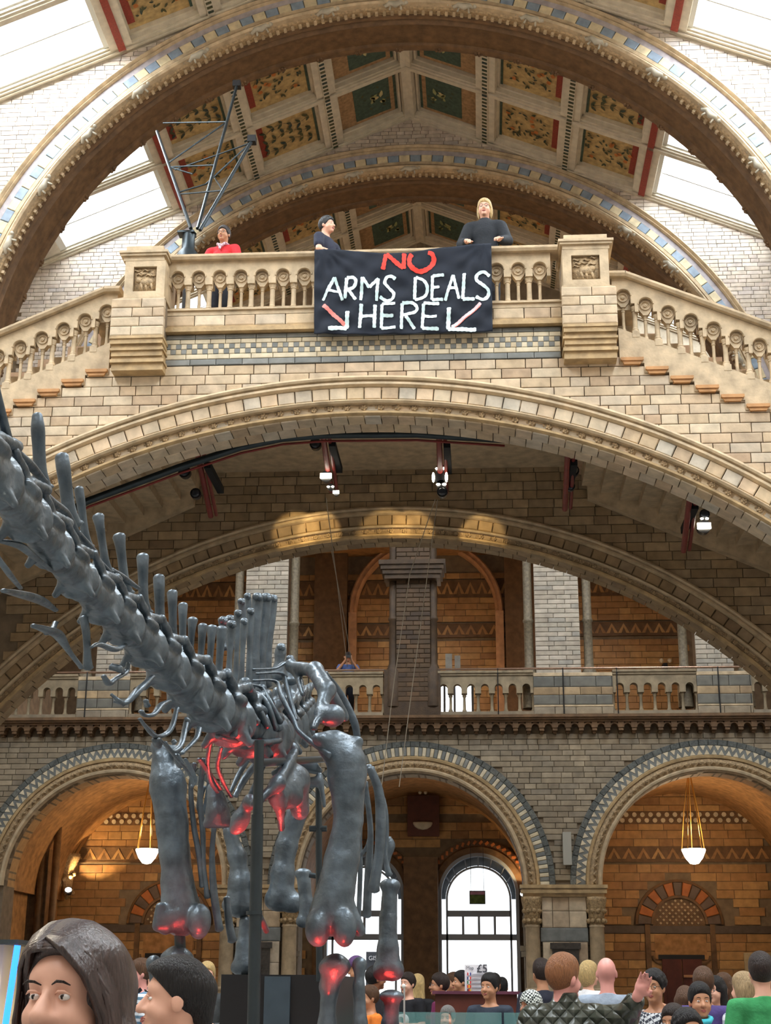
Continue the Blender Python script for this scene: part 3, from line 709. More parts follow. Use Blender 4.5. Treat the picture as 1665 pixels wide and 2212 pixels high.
for i, xc in enumerate(XC):
    c = (xc, ZS)
    mb = MB(); mb.ring(c, [(RI, YG+.3), (RI, YG-.0), (RI+.03, YG-.05), (RI+.07, YG-.06), (RI+.1, YG-.02), (RI+.1, YG+.3)], 0, PI, 64); mb.build('roll_moulding', M_stone, ar, smooth=40)
    mb = MB(); mb.ring(c, [(RI+.1, YG+.1), (RI+.1, YG+.02), (RI+.19, YG-.02), (RI+.28, YG+.02), (RI+.28, YG+.1)], 0, PI, 64); mb.build('carved_band', M_carve, ar, smooth=40)
    lf = MB(); lf.tube([(-.05, 0, -.05), (0, -.03, .0), (.05, 0, -.05)], [.012, .026, .012], 5); lfm = lf.mesh('leaf_carving', M_carve, True)
    for k in range(52):
        a = PI*(k+.5)/52; o = link('leaf_carving', lfm, ar); o.location = (xc+(RI+.19)*math.cos(a), YG-.02, ZS+(RI+.19)*math.sin(a)); o.rotation_euler = (0, PI/2-a, 0)
    mb = MB(); mb.ring(c, [(RI+.28, YG+.1), (RI+.28, YG-.02), (RI+.33, YG-.03), (RI+.35, YG), (RI+.35, YG+.1)], 0, PI, 64); mb.build('fillet', M_gold, ar, smooth=40)
    if i == 1: voussoirs(ar, c, RI+.35, RI+.545, YG-.01, YG+.12, 0, PI, 104, [M_cream, M_grey], gap=.006)
    else:
        mb = MB(); mb.ring(c, [(RI+.35, YG+.1), (RI+.35, YG), (RI+.545, YG), (RI+.545, YG+.1)], 0, PI, 64); mb.build('zigzag_ground', M_grey, ar, smooth=40)
        tm = MB(); tm.add([(-.068, -.012, -.095), (.068, -.012, -.095), (0, -.012, .01), (-.07, .02, -.098), (.07, .02, -.098), (0, .02, .014)], [(0,1,2), (0,3,4,1), (1,4,5,2), (2,5,3,0)]); tm_ = tm.mesh('triangle_tile', M_cream)
        for k in range(56):
            for q in (0, 1):
                a = PI*(k+.5+q*.5)/56.5; rr = RI+.448
                o = link('triangle_tile', tm_, ar); o.location = (xc+rr*math.cos(a), YG, ZS+rr*math.sin(a)); o.rotation_euler = (0, PI/2-a + (PI if q else 0), 0); o.scale = (.85, 1, 1)
    voussoirs(ar, c, RI+.545, RO, YG-.015, YG+.12, 0, PI, 46, [M_dot], gap=.005)
    # soffit of the arch and vault behind
    mb = MB(); mb.ring(c, [(RI, YG+.3), (RI, YG+.8), (RI+.15, YG+.8), (RI+.15, YG+.3)], 0, PI, 48); mb.build('arch_soffit', M_warm if i != 1 else M_dull, ar, smooth=40)
    mb = MB()
    mb.ring(c, [(RI+.25, YG+.8), (RI+.25, 37.2), (RI+.35, 37.2), (RI+.35, YG+.8)], 0, PI, 40); mb.build('barrel_vault', M_warmplain, ar, smooth=40)
# imposts and pilasters
M_cap = mat('carved_capital', lin(176,148,108), .65, mott=.5, mscale=25, bump=.8, bscale=50)
for s in (-1, 1):
    xm = CX+s*3.17
    p = thing('pilaster', ('pilaster group with shield plaque between the right and centre arches' if s > 0 else 'pilaster group between left and centre arches, behind the skeleton'), 'pilaster', (xm, YG-.2, 0))
    mb = MB()
    for (e, z0, z1) in ((.0, 3.33, 3.40), (.05, 3.40, 3.47), (.02, 3.47, 3.5), (.07, 3.5, 3.57)): mb.box(xm-.83-e, xm+.83+e, YG-.22-e, YG, z0, z1)
    mb.build('entablature', M_gold, p)
    for q in (-1, 1):
        xx = xm+q*.655
        mb = MB(); mb.lathe((xx, YG-.1, 0), [(.2, 0), (.2, .2), (.155, .3), (.15, 2.72), (.165, 2.74), (.15, 2.78)], 16); mb.lathe((xx, YG-.1, 1.45), [(.155, 0), (.175, .03), (.175, .06), (.155, .09)], 16); mb.build('column', M_stone, p, smooth=40)
        mb = MB(); mb.lathe((xx, YG-.1, 2.76), [(.15, 0), (.17, .2), (.2, .4), (.22, .5), (.22, .57)], 12)
        for k in range(18):
            a = k*2*PI/9; zq = 2.85+.2*(k//9); mb.ball((xx+.17*math.cos(a), YG-.1+.17*math.sin(a), zq), .055, 6)
        mb.build('capital', M_cap, p, smooth=True)
    MB().box(xm-.46, xm+.46, YG-.08, YG+.06, 0, 3.33).build('core', M_mortar, p)
    r = []; zt = 3.33
    for k, (hh, mm) in enumerate(((.28, 0), (.33, 0), (.28, 1), (.42, 0), (.42, 0), (.4, 0), (.4, 0))):
        if mm: pieces(p, [(xm-.24, YG-.1, zt-hh/2, .5, .1, hh-.01), (xm+.24, YG-.1, zt-hh/2, .46, .1, hh-.01)], M_grey, 'block')
        else:
            for (a_, b_) in ((-.46, -.24), (-.24, .1), (.1, .46)): 
                if k < 3 or abs((a_+b_)/2) > .3 or True:
                    r.append((xm+(a_+b_)/2, YG-.1, zt-hh/2, b_-a_-.01, .1, hh-.01))
        zt -= hh
    pieces(p, r, M_brick, 'block')
    pl = MB(); z0, z1 = 1.35, 2.42; pl.box(xm-.27, xm+.27, YG-.19, YG-.1, z0, z1); pl.box(xm-.31, xm+.31, YG-.22, YG-.1, z1-.12, z1)
    pl.ring((xm, 2.0), [(.13, YG-.19), (.13, YG-.215), (.10, YG-.215), (.10, YG-.19)], PI, 2*PI, 14); pl.ball((xm, YG-.19, 2.0), .09, 10, 0, (1, .3, 1.2)); pl.ball((xm, YG-.2, 2.0), .03, 8)
    pl.build('shield_plaque', mat('dark_bronze', lin(66,60,54), .45, mott=.4, mscale=18), p, smooth=35)
# cornice with little corbelled arches
co = struct('trim_1', None, (CX, YG, ZCOR0))
mb = MB(); mb.box(X0, X1, YG-.34, YG+.1, ZCOR1-.06, ZCOR1); mb.box(X0, X1, YG-.30, YG+.1, ZCOR1-.10, ZCOR1-.06); mb.box(X0, X1, YG-.24, YG+.1, ZCOR1-.15, ZCOR1-.10); mb.build('cornice', M_darkbrown, co)
cm = MB(); pz = -.15
cm.box(-.062, .062, -.22, .1, -.27, -.15); cm.box(-.05, .05, -.2, .1, -.33, -.27); cm.box(-.035, .035, -.12, .1, -.38, -.33)
cmm = cm.mesh('corbel', M_darkbrown); ca = MB(); ca.ring((.14, -.26), [(.075, -.2), (.11, -.2), (.11, .05), (.075, .05)], 0, PI, 8); cam_ = ca.mesh('corbel_arch', M_darkbrown, 40)
k = 0; x = X0+.1
while x < X1:
    o = link('corbel', cmm, co); o.location = (x, YG, ZCOR1); o = link('corbel_arch', cam_, co); o.location = (x, YG, ZCOR1); x += .28
# gallery floor and parapet
mb = MB(); mb.box(X0, X1, YG, 37.4, ZCOR1-.12, ZCOR1); mb.build('gallery_floor', M_stone, co)
YP = YG-.25; ZP0 = ZCOR1; ZRL = at(1100, 1447, YP).z
M_rope = mat('twisted_stone', lin(120,108,88), .55, mott=.4, mscale=20, bump=.4)
secs = []
for s in (-1, 1):
    for (a_, b_, kind) in ((.58, 2.66, 'o'), (2.66, 4.36, 's'), (4.36, 6.14, 'o'), (6.14, 7.3, 's'), (7.3, 9.5, 'o')): secs.append((s, a_, b_, kind))
zo1 = at(1200, 1476, YP).z; zo0 = at(1200, 1536, YP).z
NM = {(1, 0): 'gallery balustrade between the dark central pier and the right brick pier, bright gaps', (1, 1): 'right gallery balustrade behind the roof of the right ground floor arch', (1, 2): 'short gallery balustrade at the far right edge of the photo',
      (-1, 0): 'gallery balustrade just right of the skeleton shoulder, lit ochre', (-1, 1): 'gallery balustrade hidden behind the skeleton neck', (-1, 2): 'gallery balustrade left of the skeleton neck, its colonnettes casting dark gaps'}
cnt = {1: 0, -1: 0}
sg = MB(); sg.lathe((0, 0, 0), [(.05, 0), (.05, .05), (.034, .08), (.03, .3), (.045, .32), (.045, .38)], 8); sgm = sg.mesh('colonnette', M_dimst, 40)
for s, a_, b_, kd in secs:
    xa, xb = sorted((CX+s*a_, CX+s*b_))
    if kd == 'o':
        t = thing('gallery_balustrade', NM[(s, cnt[s])], 'balustrade', ((xa+xb)/2, YP, ZP0), 'gallery balustrades over the arcade'); cnt[s] += 1
        n = int((b_-a_)/.273); st = (b_-a_)/n; mb = MB()
        for i in range(n):
            xo = xa+st*i; r = .085; zc = zo1-r; xm = xo+st/2
            P = [xo, xm-r]+[xm-r*math.cos(PI*q/8) for q in range(1, 8)]+[xm+r, xo+st]
            for u, v in zip(P[:-1], P[1:]):
                la = zc+math.sqrt(max(0, r*r-(u-xm)**2)); lb = zc+math.sqrt(max(0, r*r-(v-xm)**2))
                if v <= xm-r+1e-6 or u >= xm+r-1e-6: la = lb = zc-.12
                mb.prism([(u, la), (v, lb), (v, ZRL-.06), (u, ZRL-.06)], YP, YP+.2)
        mb.build('arcade_panel', M_dimst, t)
        for i in range(n+1):
            o = link('colonnette', sgm, t); o.location = (xa+st*i, YP+.09, zo0-.02); o.scale = (1, 1, (zo1-.085-.12-zo0+.03)/.38)
        mb = MB(); mb.box(xa, xb, YP-.03, YP+.24, ZP0, zo0); mb.build('base_course', M_dull, t)
        mb = MB(); mb.box(xa, xb, YP-.06, YP+.26, ZRL-.07, ZRL-.02); mb.box(xa, xb, YP-.03, YP+.22, ZRL-.12, ZRL-.07); mb.build('coping', M_dimst, t)
    else:
        t = thing('pier_base', {(1, 's', 2.66): 'banded grey and buff parapet pier under the right pale brick pier', (1, 's', 6.14): 'banded grey parapet pier near the right photo edge', (-1, 's', 2.66): 'banded parapet pier behind the skeleton neck and spines', (-1, 's', 6.14): 'banded parapet pier left of the skeleton neck'}[(s, kd, a_)], 'pier', ((xa+xb)/2, YP, ZP0), 'banded parapet piers of the gallery')
        MB().box(xa, xb, YP+.03, YP+.5, ZP0, ZRL-.07).build('core', M_mortar, t)
        hs = [(.0, .17, M_dull), (.17, .22, M_stone), (.22, .44, M_slate), (.44, .62, M_brown), (.62, .86, M_slate)]
        tot = ZRL-.07-ZP0; sc_ = tot/.95
        for (h0, h1, mm) in hs+[(.86, .95, M_stone)]:
            x = xa; r = []
            while x < xb-.02:
                l = min(random.choice((.34, .45, .55)), xb-x)
                if mm is M_stone: l = xb-x
                r.append((x+l/2, YP+.02, ZP0+(h0+h1)/2*sc_, l-.01, .1, (h1-h0)*sc_-.008)); x += l
            pieces(t, r, mm, 'block')
rl = thing('gallery_rail', 'thin shiny handrail running along the gallery parapet', 'handrail', (CX, YP, ZRL))
for (a_, b_) in ((-9.5, -.55), (.55, 7.35)):
    mb = MB(); mb.tube([(CX+a_, YP-.02, ZRL+.02), (CX+b_, YP-.02, ZRL+.02)], .022, 8); mb.build('rail', M_copper, rl)
for xq in (-7.1, -4.2, -2.2, 1.9, 3.3, 4.45, 6.6):
    MB().tube([(CX+xq, YP-.05, ZP0), (CX+xq, YP-.05, ZRL+.02)], .014, 6).build('stanchion', M_black, rl)
# piers and columns of the gallery
ZT = 12.4
def pier(name, lab, xa, xb, y, m, cols, mcol, L=.34, h=.105):
    t = thing(name, lab, 'pier', ((xa+xb)/2, y, ZP0), None if name == 'central_pier' else 'brick gallery piers')
    MB().box(xa+.02, xb-.02, y+.04, y+.55, ZP0, ZT).build('core', M_mortar, t)
    r = []; z = ZP0+.3; k = 0
    while z < 11.6:
        x = xa
        cuts = [xa]+sorted(xa+(xb-xa)*q for q in ((.3, .68) if k % 2 else (.5, .82) if k % 3 else (.42,)))+[xb]
        for u, v in zip(cuts[:-1], cuts[1:]): r.append(((u+v)/2, y+.04, z+h/2, v-u-.01, .1, h-.01))
        z += h; k += 1
    pieces(t, r, m)
    for xx in cols:
        mb = MB(); mb.lathe((xx, y+.12, ZP0+.2), [(.17, 0), (.17, .78), (.15, .82), (.12, .9), (.1, .95), (.098, 1.9), (.12, 1.93), (.12, 1.97), (.098, 2.0), (.098, 4.0), (.12, 4.1), (.16, 4.5), (.17, ZT-ZP0-.2)], 14)
        mb.build('column', mcol, t, smooth=40)
    return t
pier('brick_pier', 'pale brick gallery pier right of centre, flanked by slim stone columns', CX+2.74, CX+3.72, YG, M_palg, (CX+2.60, CX+3.90), M_rope)
pier('brick_pier', 'pale brick gallery pier rising just behind the tall spines of the skeleton', CX-3.70, CX-2.74, YG, M_palg, (CX-2.60, CX-3.86), M_rope)
pier('brick_pier', 'grey brick gallery pier half hidden by the low arch at right', CX+6.2, CX+7.0, YG, M_palg, (CX+5.95, CX+7.25), M_rope)
pier('brick_pier', 'far left gallery pier hidden behind the skeleton neck', CX-7.0, CX-6.2, YG, M_palg, (CX-5.95, CX-7.25), M_rope)
M_shadstone = mat('shadow_brown_stone', lin(74,56,38), .6, mott=.4, bump=.3)  # brown stone and brick with the central pier's shadow mixed into the colour
t = pier('central_pier', 'dark brown central pier, its colour deepened for shadow, with two dark columns above the gallery parapet', CX-.3, CX+.45, YG-.3, mat('shadow_brown_brick', [lin(84,64,42), lin(74,56,38), lin(96,72,48), lin(66,50,36)], .6), (CX-.36, CX+.50), M_shadstone)
MB().box(CX-.56, CX+.66, YP-.05, YP+.5, ZP0, ZRL+.02).build('pedestal', M_shadstone, t)
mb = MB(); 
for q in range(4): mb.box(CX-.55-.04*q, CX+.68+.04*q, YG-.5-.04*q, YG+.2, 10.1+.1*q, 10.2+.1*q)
mb.build('capital', M_shadstone, t)
# ---------------------------------------------------------------- gallery back wall
YK = 36.8
gb = struct('wall_gallery_back', None, (CX, YK, ZP0))
MB().box(X0, X1, YK+.05, YK+.5, ZP0, 13.0).build('core_wall', M_mortar, gb)
MB().box(X0, X1, YG+.0, YK+.6, 12.4, 12.6).build('gallery_ceiling', M_warmplain, co)
xg = at(920, 1330, YK).x; zg = at(920, 1325, YK).z; rg_ = 1.80
xo = at(1180, 1330, YK).x
bz = [(at(900, 1292, YK).z, at(900, 1254, YK).z), (at(900, 1378, YK).z, at(900, 1348, YK).z)]
recs = brick_rows(CX-7.6, CX+6.6, ZP0+.4, 11.9, YK+.03, .55, .165, lambda x, z, l, h: all(not (a_-h*.3 < z < b_+h*.3) for a_, b_ in bz))
pieces(gb, recs, M_warm)
def zigzag(parent, xa, xb, za, zb, y, m1, m2, pitch=.30):
    zm, hh = (za+zb)/2, (zb-za)
    mb = MB(); mb.box(xa, xb, y, y+.05, za, zb); mb.build('band_ground', m2, parent)
    mb = MB(); mb.box(xa, xb, y-.02, y+.03, za, za+.03); mb.box(xa, xb, y-.02, y+.03, zb-.03, zb); mb.build('band_fillet', M_darkbrown, parent)
    t1 = MB(); h = hh*.30; w = pitch/2
    t1.prism([(-w, -h), (-w+.09, -h), (0, h-.06), (w-.09, -h), (w, -h), (.0, h+.04)][::-1], -.015, .02)
    me = t1.mesh('zigzag_tile', m1); n = int((xb-xa)/pitch)
    for i in range(n):
        o = link('zigzag_tile', me, parent); o.location = (xa+(i+.5)*(xb-xa)/n, y, zm)
for a_, b_ in bz: zigzag(gb, CX-7.6, CX+6.6, a_, b_, YK-.0, M_warm, M_darkbrown)
mb = MB(); mb.ring((xg, zg), [(rg_, YK+.1), (rg_, YK-.2), (rg_+.05, YK-.26), (rg_+.1, YK-.2), (rg_+.13, YK-.2), (rg_+.17, YK-.25), (rg_+.21, YK-.2), (rg_+.21, YK+.1)], 0, PI, 40)
for q in (-1, 1):
    lo, hi = sorted((xg+q*rg_, xg+q*(rg_+.21))); mb.box(lo, hi, YK-.2, YK, ZP0, zg)
mb.build('blind_arch_moulding', mat('pink_buff_moulding', lin(196,150,112), .5), gb, smooth=40)
# pier between blind arches (brownish) and low bright window
MB().box(xg+rg_+.25, xg+rg_+1.1, YK-.3, YK, ZP0, 12.4).build('wall_pier', M_darkbrown, gb)
MB().box(xg-rg_-1.1, xg-rg_-.25, YK-.3, YK, ZP0, 12.4).build('wall_pier', M_darkbrown, gb)
# ---------------------------------------------------------------- ground-floor back wall
YW = 37.0
gw = struct('wall_entrance', None, (CX, YW, 0))
cw = at(1033, 1905, YW); RWn = (at(1118, 1905, YW).x-at(948, 1905, YW).x)/2
wins = [(cw.x, at(1033, 1845, YW).z-RWn)]; wins.append((2*CX-cw.x, wins[0][1]))
for (xc, zc), (xa, xb) in zip(wins, ((CX, X1+1), (X0-1, CX))):
    mb = MB(); hole_wall(mb, xa, xb, 0, lambda x: ZP0, YW+.05, YW+.6, (xc, zc), RWn); mb.build('core_wall', M_mortar, gw)
bands = [(at(1450, 1780, YW).z, at(1450, 1752, YW).z), (at(1450, 1862, YW).z, at(1450, 1828, YW).z), (at(1450, 2016, YW).z, at(1450, 2000, YW).z)]
dcx = at(1467, 1990, YW).x; dz = at(1467, 1997, YW).z; dr = at(1557, 1990, YW).x-dcx+.0
doors = [dcx, 2*CX-dcx]
def keepW(x, z, l, h):
    if any(a_-h*.4 < z < b_+h*.4 for a_, b_ in bands): return False
    for xc, zc in wins:
        if abs(x-xc) < RWn+.32+l and z < zc or math.hypot(max(abs(x-xc)-l, 0), z-zc) < RWn+.32: return False
    for xd in doors:
        if z > dz-.05 and math.hypot(max(abs(x-xd)-l*.6, 0), z-dz) < dr+.12: return False
    return True
recs = brick_rows(CX-9.9, CX+8.4, .6, 6.3, YW+.03, .62, .205, keepW, lv=.3)
pieces(gw, recs, M_warm)
for i, (a_, b_) in enumerate(bands):
    for s in (-1, 1):
        xa, xb = sorted((CX+s*3.5, CX+s*8.9))
        if i == 1: zigzag(gw, xa, xb, a_, b_, YW-.0, M_warm, M_darkbrown, .34)
        elif i == 0:
            mb = MB(); mb.box(xa, xb, YW, YW+.05, a_, b_); mb.build('band_ground', M_darkbrown, gw)
            st = MB(); st.ring((0, 0), [(.06, 0), (.06, -.03), (.0, -.03), (.0, 0)], 0, 2*PI, 8); sm_ = st.mesh('stud_tile', M_cream)
            for r_ in (0, 1):
                for j in range(int((xb-xa)/.2)): o = link('stud_tile', sm_, gw); o.location = (xa+.1+j*.2+r_*.1, YW, (a_+b_)/2+(.07 if r_ else -.07))
        else:
            mb = MB(); mb.box(xa, xb, YW-.02, YW+.05, a_, b_); mb.build('plain_band', mat('dusk_grey_band', lin(92,80,72), .6), gw)
# blind doors with lattice tympana
for s, xd in zip((1, -1), doors):
    voussoirs(gw, (xd, dz), dr*.68, dr, YW-.05, YW+.1, 0, PI, 13, [mat('dim_grey_block', lin(100,84,74), .6), mat('rust_block', lin(176,104,52), .6)])
    mb = MB(); mb.ring((xd, dz), [(dr*.68, YW+.05), (dr*.68, YW-.07), (dr*.62, YW-.07), (dr*.62, YW+.05)], 0, PI, 30); mb.ring((xd, dz), [(dr*1.0, YW+.05), (dr*1.0, YW-.07), (dr*1.06, YW-.05), (dr*1.06, YW+.05)], 0, PI, 30); mb.build('door_arch_moulding', M_darkbrown, gw, smooth=40)
    MB().box(xd-dr*.64, xd+dr*.64, YW+.0, YW+.06, dz-.1, dz+dr*.64).build('tympanum', M_darkbrown, gw)
    lt = MB(); q = .075; R_ = dr*.6; nn = int(R_/q)+1
    lt.add([(0, -.03, q*.42), (q*.42, -.03, 0), (0, -.03, -q*.42), (-q*.42, -.03, 0), (0, .0, q*.5), (q*.5, .0, 0), (0, .0, -q*.5), (-q*.5, .0, 0)], [(3,2,1,0), (0,1,5,4), (1,2,6,5), (2,3,7,6), (3,0,4,7)])
    lm = lt.mesh('lattice_tile', M_stone)
    for i in range(-nn, nn+1):
        for j in range(0, nn+1):
            if (i+j) % 2 == 0 and (i*q)**2+(j*q)**2 < (R_-.03)**2: o = link('lattice_tile', lm, gw); o.location = (xd+i*q, YW, dz+.03+j*q)
    zd = at(1467, 2072, YW).z; zc_ = at(1467, 2020, YW).z
    for q in (-1, 1): MB().box(xd+q*dr*.78-.06, xd+q*dr*.78+.06, YW-.06, YW+.05, 0, dz).build('door_jamb', M_darkbrown, gw)
    MB().box(xd-dr*.62, xd+dr*.62, YW-.01, YW+.06, zd, zc_).build('door_head', M_warmplain, gw)
    for q in (-1, 1): mbq = MB(); mbq.ring((xd+q*dr*.5, zd+.08), [(.16, YW-.04), (.2, YW-.04), (.2, YW), (.16, YW)], PI, 2*PI, 8); mbq.build('door_corbel', M_darkbrown, gw)
    d = struct('door_%d' % (1 if s > 0 else 2), None, (xd, YW-.02, 0))
    w_ = dr*.48
    for q in (-1, 1): 
        lo, hi = sorted((xd, xd+q*w_)); mb = MB(); mb.box(lo+.01, hi-.01, YW-.08, YW, 0, zd); mb.box(lo+.1, hi-.1, YW-.1, YW-.08, .2, zd*.45); mb.box(lo+.1, hi-.1, YW-.1, YW-.08, zd*.52, zd-.2); lf_ = mb.build('door_leaf', M_wood, d)
    if s > 0: MB().box(xd+.02, xd+.26, YW-.13, YW-.1, zd-.42, zd-.36).build('door_plate', mat('brass_plate', lin(190,140,100), .4), lf_)
    MB().box(xd-w_-.07, xd+w_+.07, YW-.06, YW, zd, zd+.1).build('door_frame', M_black, d)
# glazed entrance windows
def entrance_window(i, xc, zc):
    w = struct('window_%d' % i, None, (xc, YW, 0)); R = RWn
    zt0, zt1 = at(1033, 1980, YW).z, at(1033, 1967, YW).z     # transom
    zq0, zq1 = at(1033, 2031, YW).z, at(1033, 2018, YW).z
    mb = MB(); mb.ring((xc, zc), [(R+.02, YW-.1), (R+.02, YW+.2), (R-.06, YW+.2), (R-.06, YW-.1)], 0, PI, 40)
    for q in (-1, 1): lo, hi = sorted((xc+q*(R+.02), xc+q*(R-.06))); mb.box(lo, hi, YW-.1, YW+.2, 0, zc)
    mb.build('outer_frame', M_dframe, w, smooth=40)
    r2 = R*.80; zc2 = zc-.12
    mb = MB(); mb.ring((xc, zc2), [(r2+.03, YW), (r2+.03, YW+.1), (r2-.02, YW+.1), (r2-.02, YW)], 0, PI, 40)
    for q in (-1, 1): lo, hi = sorted((xc+q*(r2+.03), xc+q*(r2-.02))); mb.box(lo, hi, YW, YW+.1, 0, zc2)
    for a in (.5, .8, 1.2, 1.57, 1.94, 2.34, 2.64): mb.tube([(xc+r2*math.cos(a), YW+.05, zc2+r2*math.sin(a)), (xc+(R-.04)*math.cos(a), YW+.05, zc+(R-.04)*math.sin(a))], .018, 6)
    ifr = mb.build('inner_frame', M_dframe, w, smooth=40)
    sd = MB(); sd.ring((xc, zc2+.02), [(r2+.04, YW+.3), (r2+.04, YW+.32), (R+.1, YW+.32), (R+.1, YW+.3)], 0, PI, 30); sd.build('porch_soffit', mat('porch_stone', lin(118,122,124), .6), w)
    mb = MB(); mb.box(xc-r2, xc+r2, YW, YW+.1, zt0, zt1); mb.box(xc-R, xc+R, YW, YW+.1, zq0, zq1)
    for q in (-.5, 0, .5): mb.box(xc+q*r2-.03, xc+q*r2+.03, YW, YW+.1, zq1, zt0)
    tf = mb.build('transom', M_dframe, w)
    for j in range(4):
        xa = xc-r2+j*r2/2; MB().box(xa+.04, xa+r2/2-.04, YW+.04, YW+.05, zq1, zt0).build('pane', M_glass, tf)
    MB().box(xc-r2, xc+r2, YW+.04, YW+.05, 0, zq0).build('pane', M_glass, ifr)
    mb = MB(); mb.prism([(xc+r2*math.cos(PI*k/20), zc2+r2*math.sin(PI*k/20)) for k in range(21)]+[(xc-r2, zt1), (xc+r2, zt1)], YW+.04, YW+.05); mb.build('pane', M_glass, ifr)
    # stone surround with billet moulding
    mb = MB(); mb.ring((xc, zc), [(R+.02, YW-.1), (R+.16, YW-.14), (R+.2, YW-.1), (R+.34, YW-.12), (R+.36, YW+.1), (R+.02, YW+.1)], 0, PI, 40); mb.build('window_arch', M_darkbrown, gw, smooth=40)
    bl = MB(); bl.box(-.05, .05, -.03, .03, -.03, .03); bm_ = bl.mesh('billet', mat('orange_carving', lin(190,112,58), .6))
    for k in range(26): a = PI*(k+.5)/26; o = link('billet', bm_, gw); o.location = (xc+(R+.27)*math.cos(a), YW-.13, zc+(R+.27)*math.sin(a)); o.rotation_euler = (0, .7-a, 0)
    for q in (-1, 1):
        mb = MB(); mb.lathe((xc+q*(R+.2), YW-.12, 0), [(.14, 0), (.12, .2), (.09, .25), (.09, zc-.3), (.15, zc)], 12); mb.build('jamb_column', M_darkbrown, gw, smooth=40)
entrance_window(1, *wins[0]); entrance_window(2, *wins[1])
MB().box(CX-.42, CX+.42, YW-.45, YW, 0, 4.6).build('wall_pier', M_darkbrown, gw)
# vault ribs of the left and right bays
vr = struct('trim_2', None, (CX, 34, ZS))
for s in (-1, 1):
    def P(px, py, D):
        p = at(px, py, D); return p if s < 0 else Vector((2*CX-p.x, p.y, p.z))
    ca = P(150, 1845, 36.6)
    for pts, r in (([(150, 1845, 36.6), (165, 1790, 36.2), (205, 1730, 35.4), (262, 1683, 34.4), (300, 1662, 33.4)], .09), ([(155, 1845, 36.7), (190, 1785, 36.7), (240, 1735, 36.7), (310, 1705, 36.7)], .07),
                   ([(148, 1845, 36.6), (140, 1780, 36), (118, 1730, 35), (100, 1710, 34)], .07), ([(146, 1845, 36.6), (136, 1790, 35.6), (105, 1745, 34.4), (88, 1730, 33.4)], .06)):
        q = [P(*p) for p in pts]; MB().tube(q, r, 8).build('vault_rib', M_darkbrown, vr, smooth=True)
    mb = MB(); mb.lathe((ca.x, ca.y, ca.z-1.1), [(.02, 0), (.12, .2), (.14, .5), (.2, .8), (.28, 1.0), (.28, 1.1)], 10)
    for k in range(14): mb.ball((ca.x+.18*math.cos(k*.9), ca.y-.1+.1*math.sin(k*.9), ca.z-.95+.065*k), .06, 6)
    mb.build('vault_corbel', M_cap, vr, smooth=True)
    # dark compound pier at the outer side of the bay
    x0_, x1_ = sorted((P(-40, 1900, 35).x, P(112, 1900, 35).x)); MB().box(x0_, x1_, 34.6, 35.4, 0, ZP0-.2).build('wall_pier', M_darkbrown, vr)
    for k in range(4): q = P(118-k*30, 1900, 34.5); MB().tube([(q.x, 34.5, 0), (q.x, 34.5, 5.6)], .09, 8).build('pier_shaft', M_darkbrown, vr, smooth=True)
# end wall of the aisles
for s in (-1, 1):
    xa, xb = sorted((CX+s*9.1, CX+s*9.3)); MB().box(xa, xb, YG+.8, 37, 0, ZP0).build('aisle_end_wall', M_warmplain, gw)
# divider walls between the bays are open; fill the spandrel above the vaults
for s in (-1, 1):
    xm = CX+s*3.17; MB().box(xm-.42, xm+.42, YG+.8, 37, ZS+1.0, ZP0).build('vault_fill', M_warmplain, gw)
# low gallery window whose light shows between the balusters
w = struct('window_3', None, (xg, YK-.03, 9)); p0, p1 = at(940, 1548, YK-.1), at(1020, 1478, YK-.1)
LWm = mat('lit_window', lin(236,246,255), .5, mott=0, emit=5)
MB().box(p0.x, p1.x, YK-.1, YK-.07, p0.z, p1.z).build('lit_pane', LWm, w)
mb = MB(); 
for q in (0, .25, .52, .78, 1): mb.box(p0.x+(p1.x-p0.x)*q-.03, p0.x+(p1.x-p0.x)*q+.03, YK-.14, YK-.06, p0.z, p1.z)
mb.build('window_frame', M_black, w)
# ------------------------------------------------------------------ warm lamps, plus added warm fill lights
WC = (1, .70, .38)
for xx in (XC[0], XC[2]): point('aisle_fill_light', (xx+.0, 34.4, 4.2), 55, WC, .2)  # warm fill added in each bay on top of the pendants' own lights
point('aisle_fill_light', (CX, 34.0, 4.6), 15, WC, .2)
for xx in (CX-5, CX-.0, CX+1.2, CX+5): point('gallery_fill_light', (xx, 34.2, 8.2), 30, (1, .64, .32), .2)  # fill lights without fixtures, added to turn the gallery back wall orange
def pendant(px, py, D, lab):
    c = at(px, py, D); t = thing('pendant_lamp', lab, 'lamp', c, 'pendant bowl lamps in the side arches')
    mb = MB(); mb.lathe((c.x, c.y, c.z), [(.02, -.3), (.1, -.28), (.2, -.16), (.27, .0), (.27, .04)], 16); mb.build('bowl', mat('lit_glass_bowl', lin(255,240,222), .4, mott=0, emit=9), t, smooth=40)
    top = Vector((c.x, c.y, c.z+1.9))
    for k in range(5):
        a = 2*PI*k/5+.3; MB().tube([(c.x+.27*math.cos(a), c.y+.27*math.sin(a), c.z+.03), (c.x+.17*math.cos(a), c.y+.17*math.sin(a), c.z+.9), top], .011, 5).build('chain', mat('brass', lin(210,160,80), .35, metal=.6, mott=0), t)
    point('pendant_light', (c.x, c.y-.1, c.z+.45), 40, (1, .72, .4), .15)
pendant(1498, 1838, 34.2, 'lit pendant bowl lamp on thin chains in the right ground floor arch')
pendant(318, 1838, 34.2, 'lit pendant bowl lamp on thin chains in the left arch, beside the skeleton leg')
